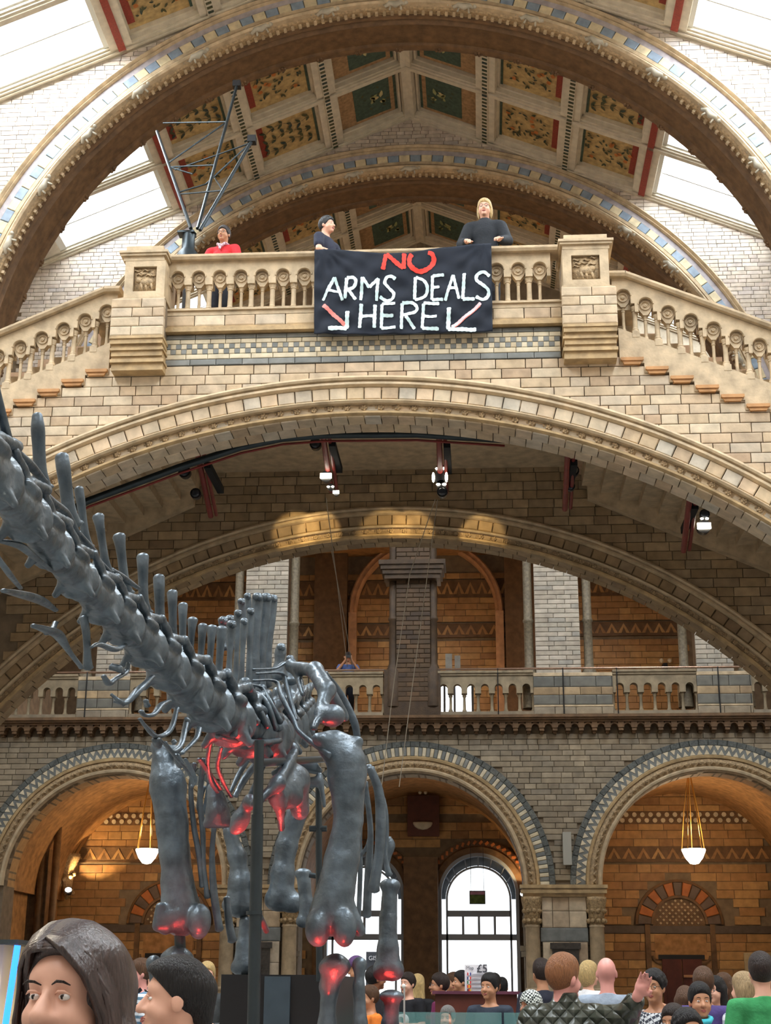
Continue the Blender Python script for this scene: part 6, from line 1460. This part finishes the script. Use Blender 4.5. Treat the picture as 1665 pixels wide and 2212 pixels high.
# ---- two passers-by close to the camera (finer heads)
def close_person(lab, px, py, D, yaw, skin, hair_s, hair_clip, hcol, shirtm, hx=None, tilt=0):
    top = at(px, py, D); sc = top.z/HEADTOP
    t = thing('person', lab, 'person', (top.x, D, 0), 'visitors in the hall'); M4 = Matrix.Translation((top.x, D, 0)) @ Matrix.Rotation(math.radians(yaw), 4, 'Z') @ Matrix.Scale(sc, 4)
    WM['close'] = M4
    def add(n, me, m=None, X=None):
        o = link(n, me, t); o.matrix_basis = M4 @ (X or Matrix()); 
        if m: setm(o, m)
        return o
    add('body', body_mesh('down', .0068), SK[skin]); add('shirt', shared(('s', 'down', True, False, False), shirt_mesh, 'down', True), shirtm); add('trousers', shared('t', trouser_mesh), NAVYT)
    add('hair', hair_s.mesh('hair', .0058, MS0, .02, clip=hair_clip), hcol)
    for q in (-1, 1):
        add('eye', EYEM, None, Matrix.Translation((q*.031, -.0765, 1.636)) @ Matrix.Scale(.95, 4))
        add('eyebrow', BROWM, hmat('dark'), Matrix.Translation((q*.031, -.0935, 1.660)))
        ld = MB(); ld.tube([(-.017, .004, 0), (-.006, -.0045, .0055), (.006, -.0045, .0055), (.017, .004, 0)], [.001, .0028, .0028, .001], 6); add('eyelid', ld.mesh('eyelid', MS0, True), SK[skin], Matrix.Translation((q*.031, -.0855, 1.6405)))
    add('lips', LIPM, LIPS, Matrix.Translation((0, -.1005, 1.570)))
    return t
hs = SDF(); hs.ell((0, .022, 1.668), (.092, .110, .108), k=.02)
hs.cone((.060, .02, 1.70), (.096, .02, 1.55), .036, .036, k=.03); hs.cone((.096, .02, 1.55), (.10, .03, 1.40), .036, .030, k=.03); hs.cone((-.060, .03, 1.70), (-.086, .04, 1.55), .030, .028, k=.03); hs.cone((-.086, .04, 1.55), (-.085, .04, 1.42), .028, .025, k=.03)
hs.cone((0, .07, 1.64), (0, .08, 1.40), .085, .07, k=.05)
HB = hairfix(mat('hair_glossy_brown', lin(60,44,40), .36, mott=.5, mscale=70, bump=.25, bscale=120, spec=.6))
tw = close_person('woman with glossy shoulder-length brown hair passing close to the camera at lower left', 166, 1986, 2.6, -16, 'fair', hs, lambda x, y, z: np.where(z > 1.60, np.minimum((1.738-np.maximum(y+.09, 0)*1.15-z)/1.4, -(y+.045)-np.maximum(np.abs(x)-.06, 0)*1.3), -(y+.045)+0*x-np.maximum(np.abs(x)-.07, 0)*1.5), HB, cloth('taupe_coat', lin(92,84,86)))
# strands combed from the parting over both sides
rn = random.Random(4); mb = MB()
for i in range(300):
    s_ = 1 if rn.random() < .62 else -1; v = rn.random()
    y0 = -.082+.15*v; x0 = -.022; P_ = []; end = 1.40+rn.random()*.06 if s_ > 0 else 1.44+rn.random()*.1
    fwd = rn.uniform(-.5, 1)*(.5 if v < .25 else .15)
    for k in range(9):
        u = k/8
        if u < .55:
            th = u/.55*1.45; y = .022+(y0-.022)*math.cos(th*.62)-fwd*.012*u; kk = math.sqrt(max(.05, 1-((y-.022)/.118)**2)); x = x0*(1-u)+s_*(.095+.005*rn.random())*kk*math.sin(th); z = 1.666+.112*kk*math.cos(th)
        else:
            w = (u-.55)/.45; y = .022+(y0-.022)*(.62-.12*w)+.003*math.sin(w*5+i); x = s_*(.088+(.026 if s_ > 0 else .012)*math.sin(w*2.4)+rn.uniform(-.002, .002)); z = 1.666+.01-(1.668-end)*w
        P_.append((x, y, z))
    mb.tube(P_, [.004, .006, .0065, .007, .007, .0065, .006, .005, .002], 5, 0, .55)
for i in range(150):
    r = rn.random(); j = lambda a: rn.uniform(-a, a)
    if i % 3: pts = [(-.022, -.070+.05*r, 1.742+.02*r), (.028+j(.006), -.094+.05*r, 1.722+.02*r), (.070+j(.006), -.078+.05*r, 1.672+.02*r), (.096+j(.005), -.048+.04*r, 1.60), (.104+j(.006), -.030+.03*r, 1.52), (.100+j(.008), -.02+.03*r, 1.44), (.085+j(.008), -.02+.02*r, 1.38)]
    else: pts = [(-.022, -.070+.05*r, 1.742+.02*r), (-.052, -.078+.05*r, 1.715+.02*r), (-.082+j(.004), -.040+.04*r, 1.665+.01*r), (-.092+j(.004), -.008+.03*r, 1.60), (-.096+j(.006), .0+.03*r, 1.52), (-.09+j(.008), .01+.02*r, 1.45)]
    mb.tube(pts, [.004]+[.0068]*(len(pts)-2)+[.003], 5, 0, .5)
o = link('hair_strands', mb.mesh('hair_strands', HB, True), tw); o.matrix_basis = WM['close']; o['kind'] = 'stuff'
hm = SDF(); hm.ell((0, .026, 1.672), (.090, .108, .106), k=.02); hm.ell((0, -.01, 1.725), (.07, .085, .05), k=.03); hm.cone((0, .10, 1.66), (0, .105, 1.56), .05, .035, k=.04)
close_person('man with swept-back black hair in profile facing left, just right of the near woman', 378, 2064, 4.7, -76, 'fair', hm, lambda x, y, z: np.maximum((1.722-np.maximum(y+.085, 0)*1.05-z)/1.4, 1.55-z+0*y)+0*x, hmat('black'), cloth('grey_coat', lin(70,74,84)))
# ================================================================== BANNER
YBN = YA-.16
bn = thing('banner', 'large black cloth banner hung over the bridge coping, painted NO ARMS DEALS HERE', 'banner', at(870, 720, YBN))
def Zm(i, X, Y): ox = {3: 500, 4: 800}[i]; return (ox+X/5.55, 480+Y/5.55)
nu, nv = 90, 44
topc = [(680, 539), (700, 537.5), (735, 538.5), (770, 542), (800, 545), (840, 546.5), (880, 545), (915, 540), (950, 535), (1000, 530), (1040, 526), (1060, 524.5)]
botc = [(678, 720), (740, 722.5), (800, 723), (900, 721), (960, 718.5), (1030, 717.5), (1063, 716)]
tx = lambda u: np.interp(u, [p[0] for p in topc], [p[1] for p in topc]); bx_ = lambda u: np.interp(u, [p[0] for p in botc], [p[1] for p in botc])
def wr(x, y):
    t = (y-540)/180; u = (x-680)/385
    d = .012*math.sin(x*.09+y*.12)+.008*math.sin(x*.05-y*.16+1)+.006*math.sin(x*.21+y*.02)
    r = math.hypot(x-700, y-535); d += .030*math.sin(math.atan2(y-535, x-700)*16)*math.exp(-r/130)
    r = math.hypot(x-1050, y-520); d += .030*math.sin(math.atan2(y-520, 1050-x)*16)*math.exp(-r/120)
    return d*min(1, .35+t*1.2)
def BP(px, py, off=0):
    q = at(px, py, YBN); q.y += wr(px, py)-off; return q
V = []; Fc = []
for side in (0, 1):
    for j in range(nv+1):
        for i in range(nu+1):
            px = 679+(1061-679)*i/nu + (j/nv)*(4*i/nu-1); py = tx(px)*(1-j/nv)+bx_(px)*(j/nv); q = BP(px, py); q.y += side*.004; V.append(q)
n1 = (nu+1)*(nv+1)
for j in range(nv):
    for i in range(nu):
        a = j*(nu+1)+i; Fc.append((a, a+1, a+nu+2, a+nu+1)); Fc.append((n1+a, n1+a+nu+1, n1+a+nu+2, n1+a+1))
for i in range(nu): Fc.append((i, n1+i, n1+i+1, i+1)); a = nv*(nu+1)+i; Fc.append((a, a+1, n1+a+1, n1+a))
for j in range(nv): a = j*(nu+1); Fc.append((a, a+nu+1, n1+a+nu+1, n1+a)); a += nu; Fc.append((a, n1+a, n1+a+nu+1, a+nu+1))
MB().add([tuple(v) for v in V], Fc).build('cloth', mat('black_cloth', lin(28,34,46), .75, mott=.2, mscale=5, spec=.3), bn, smooth=True)
clo = COL.objects[-1]
WP = mat('white_paint', lin(214,238,240), .6, mott=.1, mscale=30); RP_ = mat('red_paint', lin(236,62,48), .6, mott=.15, mscale=30); PP = mat('pink_paint', lin(244,196,200), .6, mott=.1)
def letter(strokes, m, w, name='painted_letter', zi=4):
    mb = MB()
    for st in strokes:
        z = st[0] if isinstance(st[0], int) else zi; pts = [Zm(z, *p) for p in (st[1:] if isinstance(st[0], int) else st)]
        # smooth and resample
        fin = []
        for i in range(len(pts)-1):
            p = [pts[max(i-1, 0)], pts[i], pts[i+1], pts[min(i+2, len(pts)-1)]]
            nn = max(2, int(math.hypot(p[2][0]-p[1][0], p[2][1]-p[1][1])/2.5))
            for j in range(nn):
                t = j/nn
                if len(pts) > 3: c = lambda k: .5*((2*p[1][k])+(p[2][k]-p[0][k])*t+(2*p[0][k]-5*p[1][k]+4*p[2][k]-p[3][k])*t*t+(3*p[1][k]-p[0][k]-3*p[2][k]+p[3][k])*t**3); fin.append((c(0), c(1)))
                else: fin.append((p[1][0]+(p[2][0]-p[1][0])*t, p[1][1]+(p[2][1]-p[1][1])*t))
        fin.append(pts[-1]); L_, V, Fq = len(fin), [], []
        for i, (x, y) in enumerate(fin):
            a = fin[max(i-1, 0)]; b = fin[min(i+1, L_-1)]; dx, dy = b[0]-a[0], b[1]-a[1]; q = math.hypot(dx, dy) or 1; nx_, ny_ = -dy/q, dx/q
            ww = w*(1+.10*math.sin(i*1.7)+.06*math.sin(i*.6+1))*(.75 if i in (0, L_-1) else 1)
            for k in (-1, 0, 1): V.append(tuple(BP(x+nx_*ww*k, y+ny_*ww*k, .010)))
        for i in range(L_-1):
            for k in (0, 1): a = 3*i+k; Fq.append((a, a+3, a+4, a+1))
        mb.add(V, Fq)
    o = mb.build(name, m, clo); return o
letter([[(150,575),(188,385)], [(190,385),(395,560)], [(398,565),(405,375)]], RP_, 4.6)
letter([[(500,385),(470,430),(475,520),(540,578),(620,588),(710,545),(760,465),(740,390),(690,372)]], RP_, 5.0)
letter([[3,(1095,935),(1235,665)], [3,(1235,665),(1330,940)], [3,(1160,820),(1292,832)]], WP, 3.2)
letter([[3,(1382,668),(1362,920)], [3,(1382,665),(1455,662),(1492,715),(1460,785),(1378,815)], [3,(1400,812),(1490,935)]], WP, 3.6)
letter([[3,(1570,665),(1548,940)], [3,(1570,668),(1652,790)], [(-12,790),(95,668)], [(92,668),(72,940)]], WP, 3.4)
letter([[(300,690),(255,655),(195,665),(172,730),(220,790),(278,850),(262,920),(190,942),(112,895)]], WP, 3.5)
letter([[(540,660),(528,930)], [(542,660),(630,700),(682,790),(650,890),(530,932)]], WP, 3.5)
letter([[(745,645),(735,932)], [(745,650),(882,640)], [(742,785),(828,782)], [(736,932),(870,922)]], WP, 3.3)
letter([[(895,935),(990,635)], [(990,635),(1062,925)], [(945,792),(1042,792)]], WP, 3.2)
letter([[(1125,615),(1105,930)], [(1105,932),(1250,922)]], WP, 3.6)
letter([[(1428,645),(1370,605),(1290,618),(1268,680),(1330,755),(1410,810),(1408,880),(1345,932),(1262,895)]], WP, 3.6)
letter([[(-108,985),(-130,1272)], [(55,985),(45,1268)], [(-118,1128),(48,1122)]], WP, 3.8)
letter([[(140,985),(130,1275)], [(138,982),(298,980)], [(135,1122),(275,1120)], [(130,1275),(302,1266)]], WP, 3.4)
letter([[(380,975),(370,1282)], [(380,972),(505,972),(560,1035),(510,1095),(380,1120)], [(420,1130),(530,1275)]], WP, 3.4)
letter([[(637,985),(620,1278)], [(637,980),(825,975)], [(625,1122),(795,1128)], [(620,1278),(820,1284)]], WP, 3.4)
letter([[(1322,978),(975,1262)]], PP, 3.4, 'painted_arrow'); letter([[(942,1030),(930,1292)], [(930,1290),(1268,1286)]], WP, 4.4, 'painted_arrow'); letter([[(1318,1010),(1010,1262)]], mat('brick_pink_paint', lin(214,120,110), .6), 1.3, 'painted_arrow')
letter([[3,(1098,1000),(1360,1232)]], mat('salmon_paint', lin(232,138,130), .6), 4.2, 'painted_arrow'); letter([[3,(1390,1065),(1378,1270)], [3,(1378,1266),(1160,1282)]], WP, 4.4, 'painted_arrow')
# ================================================================== TRUSS ON THE BRIDGE
tr = thing('metal_truss', 'dark three-legged metal truss fanning upwards from the bridge beside the left newel', 'truss', at(412, 540, 19.6))
def TP(x, y, D): return at(300+x/5.53, 150+y/5.53, D)
nA, nB1, nB2 = TP(620,1900,19.6), TP(700,1900,19.6), TP(730,1920,19.5)
A = lambda t: nA.lerp(TP(215,740,22.0), t); B = lambda t: nB1.lerp(TP(1170,190,22.6), t); Cc = lambda t: nB2.lerp(TP(1350,850,21.0), t)
for f in (A, B, Cc): MB().tube([f(0), f(1)], .028, 8).build('leg_strut', M_steel, tr, smooth=40)
for p, q in ((A(.64), B(.71)), (A(.60), B(.40)), (B(.71), TP(290,640,22.2)), (A(.34), TP(800,1370,20.6)), (A(.32), Cc(.42)), (TP(800,1370,20.6), Cc(.97)), (TP(430,1200,21), Cc(.97)), (Cc(.42), TP(900,1290,20.8)), (A(.6), TP(640,1250,20.9))): MB().tube([p, q], .014, 6).build('cross_brace', M_steel, tr)
for q in (B(1), Cc(1)): MB().box(q.x-.07, q.x+.07, q.y-.07, q.y+.07, q.z-.05, q.z+.07).build('clamp', M_black, tr)
q = at(407, 520, 19.6); mb = MB(); mb.lathe((q.x, q.y, q.z-.35), [(.19, 0), (.16, .12), (.10, .2), (.10, .45), (.12, .47)], 12); mb.box(q.x-.16, q.x+.1, q.y-.1, q.y+.1, q.z+.10, q.z+.13); mb.build('base_housing', M_steel, tr, smooth=40)
MB().tube([(q.x, q.y, ZD-.05), (q.x, q.y, q.z-.3)], .05, 8).build('base_post', M_black, tr)
# ================================================================== LIGHTING RIG UNDER THE BRIDGE
rl_ = thing('lighting_rail', 'dark curved steel lighting rail behind the soffit of the low front arch', 'rail', at(700, 945, 19.2))
P_ = [at(*p) for p in ((120,1120,19.2), (190,1082,19.2), (380,1012,19.2), (520,966,19.2), (610,947,19.2), (700,940,19.2), (900,938,19.2), (1090,950,19.2))]
MB().tube(P_, .055, 8).build('rail_tube', M_steel, rl_, smooth=True); MB().tube([p+Vector((0, .08, -.06)) for p in P_], .018, 6).build('red_cable', M_redpaint, rl_, smooth=True)
LIT = mat('lit_lamp_glass', lin(255,246,225), .4, mott=0, emit=14)
def rig(lab, cx_, y0, y1, D, heads, slant=0):
    t = thing('spotlight_rig', lab, 'spotlight', at(cx_, y0, D), 'spotlight clusters under the bridge')
    p0, p1 = at(cx_, y0-12, D-1.3), at(cx_+slant, y1, D+.7)
    mb = MB(); d = (p1-p0); mb.tube([p0, p0+d*.5, p1], .045, 8); mb.tube([p0+Vector((.09, 0, .02)), p1+Vector((.09, 0, .02))], .03, 8); mb.build('bracket', M_redpaint, t, smooth=40)
    MB().tube([p0, (p0.x, p0.y, ZC)], .03, 6).build('hanger', M_black, t)
    MB().box(p0.x+.06, p0.x+.16, p0.y+.3, p1.y-.5, (p0.z+p1.z)/2+.02, (p0.z+p1.z)/2+.12).build('ballast_box', mat('matt_black', lin(16,16,18), .9, mott=0), t)
    for (hx, hy, r, lit, kind) in heads:
        c = at(hx, hy, D-.1); rr = r*D/F
        mb = MB(); mb.tube([c+Vector((0, rr*2.2, .01)), c+Vector((0, rr*1.2, .0)), c], [rr*.6, rr, rr*1.05], 14); hz_ = mb.build('lamp_housing', M_black, t, smooth=40)
        if kind == 'ring': mb = MB(); mb.ring((c.x, c.z), [(rr*.8, c.y-.01), (rr*.8, c.y-.03), (rr*.55, c.y-.03), (rr*.55, c.y-.01)], 0, 2*PI, 16, cap=False); mb.build('reflector', mat('bright_reflector', lin(200,205,210), .2, metal=.9, mott=0), hz_)
        elif kind == 'bar': MB().box(c.x-rr, c.x+rr, c.y-.04, c.y-.01, c.z-rr*.45, c.z+rr*.45).build('lens', LIT, hz_)
        elif kind == 'pair':
            for q in (-1, 1): MB().ball(c+Vector((q*rr*.62, -.02, 0)), rr*.45, 8, 0, (1, .4, .6)).build('lens', LIT, hz_)
        elif kind == 'side':
            for q in (-1, 1): MB().ball(c+Vector((q*rr*1.15, -.02, 0)), rr*.75, 8, 0, (.35, .4, 1.3)).build('lens', LIT, hz_)
        else: MB().ball(c+Vector((0, -.005, 0)), rr*.85, 10, 0, (1, .3, 1)).build('lens', mat('dark_lens', lin(50,54,60), .1, mott=0), t, smooth=True)
    return t
rig('unlit spotlight cluster left under the bridge, above the skeleton neck', 425, 985, 1115, 21.5, [(398,1018,14,0,'dark'), (422,1065,12,0,'dark')], 30)
rig('brightly lit spotlight cluster left of centre under the bridge', 697, 950, 1060, 21.5, [(681,958,13,0,'dark'), (704,1029,13,1,'bar'), (714,1052,8,1,'pair'), (726,1064,7,1,'bar')], 18)
rig('spotlight cluster right of centre under the bridge with two side lenses alight', 948, 945, 1070, 21.5, [(951,1013,11,1,'pair'), (950,1032,13,1,'side'), (953,1047,11,1,'pair'), (955,1062,12,0,'dark')], 4)
rig('unlit spotlight cluster with a bright round reflector, under the right flight', 1226, 990, 1100, 21.5, [(1238,1016,13,0,'ring'), (1232,1050,10,0,'dark')], -6)
rig('lit spotlight cluster far right under the stepped soffit', 1490, 1085, 1190, 21.0, [(1522,1110,11,0,'dark'), (1521,1121,9,1,'pair'), (1520,1137,15,1,'bar')], -14)
for (lx, tx_, ty_) in ((690, 640, 1150), (712, 690, 1150), (945, 835, 1150), (952, 890, 1150), (960, 1040, 1160)):
    a_ = at(lx, 1050, 22.4); spot('rig_spot_light', a_, at(tx_, ty_, YB), 150, (1, .74, .36), 24, .35, .04)
# long cables
for i, (pts, lab) in enumerate(((((704,1075,21.6), (727,1250,25), (750,1440,29.5)), 'thin steel cable from the lit left spotlight down to the gallery rail'), (((940,1078,21.6), (885,1240,21.5), (850,1480,21.5), (818,1750,21.5), (810,1880,21.5)), 'long thin cable falling from the right spotlight past the dark central pier'), (((945,1080,21.7), (915,1300,21.7), (888,1500,21.7), (862,1700,21.7)), 'second fine cable beside the long one from the right spotlight'), (((716,1190,23), (742,1330,26), (762,1445,29.6)), 'second fine cable left, ending by the gallery photographer'))):
    t = thing('cable', lab, 'cable', at(*pts[0]), 'fine cables from the lighting rig'); MB().tube([at(*p) for p in pts], .007, 5).build('cable_wire', mat('cable_grey', lin(150,140,124), .5, mott=0), t)
# ================================================================== SMALL THINGS ON THE FAR WALL
def boxthing(name, lab, cat, x0, y0, x1, y1, D, dep, m, part):
    a, b = at(x0, y1, D), at(x1, y0, D); t = thing(name, lab, cat, ((a.x+b.x)/2, D, a.z)); MB().box(a.x, b.x, D, D+dep, a.z, b.z).build(part, m, t); return t, a, b
boxthing('column_speaker', 'pale slim column loudspeaker on the wall between the centre and right arches', 'speaker', 1217, 1797, 1233, 1868, YG-.14, .12, mat('pale_grey_plastic', lin(168,164,152), .5, mott=0), 'casing')
t, a, b = boxthing('wall_plaque', 'dark red wall plaque with a pale half-round bowl, above the arched windows', 'plaque', 880, 1718, 948, 1806, YW-.55, .12, mat('oxblood', lin(86,44,34), .6), 'backing')
c = at(913, 1776, YW-.6); mb = MB(); mb.ball(c, .25, 12, 0, (1, .5, .75)); o = mb.build('bowl', mat('pale_bowl', lin(196,188,168), .5), t, smooth=True)
for p in o.data.vertices:
    if p.co.z > c.z: p.co.z = c.z
for q in (-1, 1): cc = at(913+q*6, 1712, YW-.6); MB().ball(cc, .045, 8).build('lamp_head', mat('cream_lamp', lin(220,210,190), .4), t, smooth=True)
t = thing('twin_lamp', 'pair of small round emergency lamps low on the gallery wall at right', 'lamp', at(1437, 1428, YK-.3))
for q in (-9, 9): MB().ball(at(1437+q, 1427, YK-.3), .06, 8).build('lamp_head', mat('cream_lamp', lin(220,210,190), .4), t, smooth=True)
MB().box(at(1432, 1440, YK-.3).x, at(1442, 1440, YK-.3).x, YK-.3, YK-.03, at(1437, 1445, YK-.3).z, at(1437, 1432, YK-.3).z).build('lamp_box', M_black, t)
t, a, b = boxthing('signboard', 'upright pale board behind the gallery rail right of the central pier', 'panel', 962, 1412, 976, 1450, 33.5, .05, mat('pale_panel', lin(160,156,146), .6), 'panel_face')
a2, b2 = at(982, 1450, 33.7), at(994, 1416, 33.7); MB().box(a2.x, b2.x, 33.7, 33.74, a2.z, b2.z).build('panel_face', mat('pale_panel', lin(160,156,146), .6), t)
t, a, b = boxthing('hanging_sign', 'small green pictured sign hanging inside the arched window', 'sign', 1014, 1924, 1048, 1953, YW-.3, .04, mat('black_sign_back', lin(30,34,30), .5, mott=0), 'sign_frame')
MB().box(a.x+.02, b.x-.02, YW-.32, YW-.30, a.z+.02, a.z+(b.z-a.z)*.68).build('sign_picture', mat('mossy_green_print', [lin(104,128,60), lin(82,104,48)], .6, mott=.5, mscale=12), t)
MB().box(a.x+.02, b.x-.02, YW-.32, YW-.30, a.z+(b.z-a.z)*.7, b.z-.02).build('sign_picture', mat('mauve_print', lin(190,140,170), .6), t)
for q in (.1, .9): MB().tube([(a.x+(b.x-a.x)*q, YW-.28, b.z), (a.x+(b.x-a.x)*q, YW-.28, b.z+1.2)], .006, 5).build('sign_wire', M_black, t)
t, a, b = boxthing('wall_poster', 'beige poster board on the far wall behind the green polo man', 'poster', 1614, 2058, 1700, 2170, YW-.1, .05, mat('beige_board', lin(190,174,140), .6), 'board')
# entrance desk, price board, barrier
t, a, b = boxthing('reception_desk', 'reddish-brown reception counter behind the young man in navy', 'desk', 941, 2148, 1117, 2380, 16.2, 1.0, M_wood, 'counter_front')
MB().box(a.x-.03, b.x+.03, 16.15, 17.25, b.z, b.z+.03).build('counter_top', mat('plum_top', lin(96,52,70), .4), t)
t, a, b = boxthing('price_board', 'white price board reading £5 with flag rows, behind the counter', 'sign', 1004, 2084, 1052, 2147, 18.0, .03, mat('white_board', lin(236,234,240), .5, mott=0), 'board')
ink = mat('dark_ink', lin(70,70,78), .6, mott=0)
def text(s_, px, py, D, h, m, name, par, bold=0.):
    cu = bpy.data.curves.new(name, 'FONT'); cu.body = s_; cu.size = h*1.35; cu.extrude = .002; cu.align_x = 'CENTER'; cu.align_y = 'CENTER'; cu.offset = bold
    tmp = bpy.data.objects.new(name, cu); COL.objects.link(tmp); bpy.context.view_layer.update()
    me = bpy.data.meshes.new_from_object(tmp.evaluated_get(bpy.context.evaluated_depsgraph_get())); COL.objects.unlink(tmp); bpy.data.objects.remove(tmp)
    me.materials.clear(); me.materials.append(m); o = link(name, me, par); o.matrix_basis = Matrix.Translation(at(px, py, D)) @ Matrix.Rotation(PI/2, 4, 'X'); return o
text('£5', 1041, 2093, 17.98, .095, ink, 'price_text', t, .002); text('Map', 1015, 2091, 17.98, .04, ink, 'small_text', t)
FL = [((200,60,70), (240,240,240), (60,70,140)), ((50,60,120), (240,240,240), (200,50,50)), ((40,110,70), (240,240,240), (200,50,50)), ((200,50,40), (240,190,60), (200,50,40)), ((50,50,50), (200,40,40), (220,170,60))]
for i, cs in enumerate(FL):
    q = at(1013, 2104+i*9, 17.98)
    for j, c_ in enumerate(cs): MB().box(q.x-.022+.015*j, q.x-.022+.015*(j+1), 17.97, 17.99, q.z-.017, q.z+.017).build('flag_patch', mat('flag_%d_%d_%d' % c_, lin(*c_), .6, mott=0), t)
    a_, b_ = at(1020, 2105+i*9, 17.98), at(1044, 2105+i*9, 17.98); MB().box(a_.x, b_.x, 17.975, 17.99, a_.z-.006, a_.z+.006).build('text_line', mat('pale_ink', lin(180,180,190), .6), t)
MB().tube([(at(1028, 2147, 18).x, 18.02, 0), (at(1028, 2147, 18).x, 18.02, at(1028, 2147, 18).z)], .015, 6).build('board_post', M_steel, t)
t, a, b = boxthing('notice_board', 'dark notice board with the letters GIS in front of the bright doorway', 'sign', 790, 2056, 826, 2130, 19.2, .05, mat('dark_board', lin(58,62,70), .6, mott=0), 'board')
text('GIS', 805, 2070, 19.18, .055, mat('pale_lettering', lin(216,218,224), .6, mott=0), 'sign_text', t)
MB().tube([((a.x+b.x)/2*1, 19.25, 0), ((a.x+b.x)/2, 19.25, a.z)], .02, 6).build('board_post', M_steel, t)
t = thing('glass_barrier', 'waist-high greenish glass barrier across the lower centre of the hall', 'barrier', at(1020, 2300, 13.2))
a, b = at(858, 2400, 13.2), at(1200, 2188, 13.2); n = 3
for i in range(n):
    xa, xb = a.x+(b.x-a.x)*i/n, a.x+(b.x-a.x)*(i+1)/n; MB().box(xa+.01, xb-.01, 13.2, 13.215, .05, b.z).build('glass_pane', mat('green_glass', lin(120,168,166), .05, mott=0, alpha=.38, spec=.8), t)
    MB().tube([(xa, 13.21, 0), (xa, 13.21, b.z-.1)], .02, 8).build('post', M_steel, t)
t = thing('stanchion_post', 'thin pale upright pole in front of the numbered black shirt', 'post', at(873, 2400, 12.8)); MB().tube([(at(873, 2200, 12.8).x, 12.8, 0), at(873, 2130, 12.8)], .008, 8).build('pole', mat('pale_metal', lin(190,190,190), .3, metal=.6, mott=0), t); MB().ball(at(872, 2130, 12.8), .018, 8).build('pole_cap', M_frame, t)
# display case with blue light tube at the left edge
t = thing('display_case', 'lit display case with a bright blue light tube at the lower left corner', 'display case', at(-20, 2400, 3.4))
a, b = at(-120, 2500, 3.4), at(44, 2040, 3.4); MB().box(a.x, b.x-.045, 3.42, 3.9, .5, b.z).build('case_back', mat('lit_cream_panel', lin(238,214,160), .6, mott=.1), t)
MB().box(a.x, b.x, 3.40, 3.95, 0, .5).build('case_base', M_black, t); MB().box(a.x, b.x, 3.38, 3.95, b.z, b.z+.01).build('case_lid', M_steel, t)
p0, p1 = at(12, 2212, 3.38), at(38, 2042, 3.38); p0 = p1+(p0-p1)*2.2; MB().tube([p0, p1], .0075, 8).build('light_tube', mat('blue_neon', lin(30,90,255), .4, mott=0, emit=6), t)
point('case_light', (at(-30, 2100, 3.3).x, 3.2, 1.9), 6, (1, .9, .7), .05)
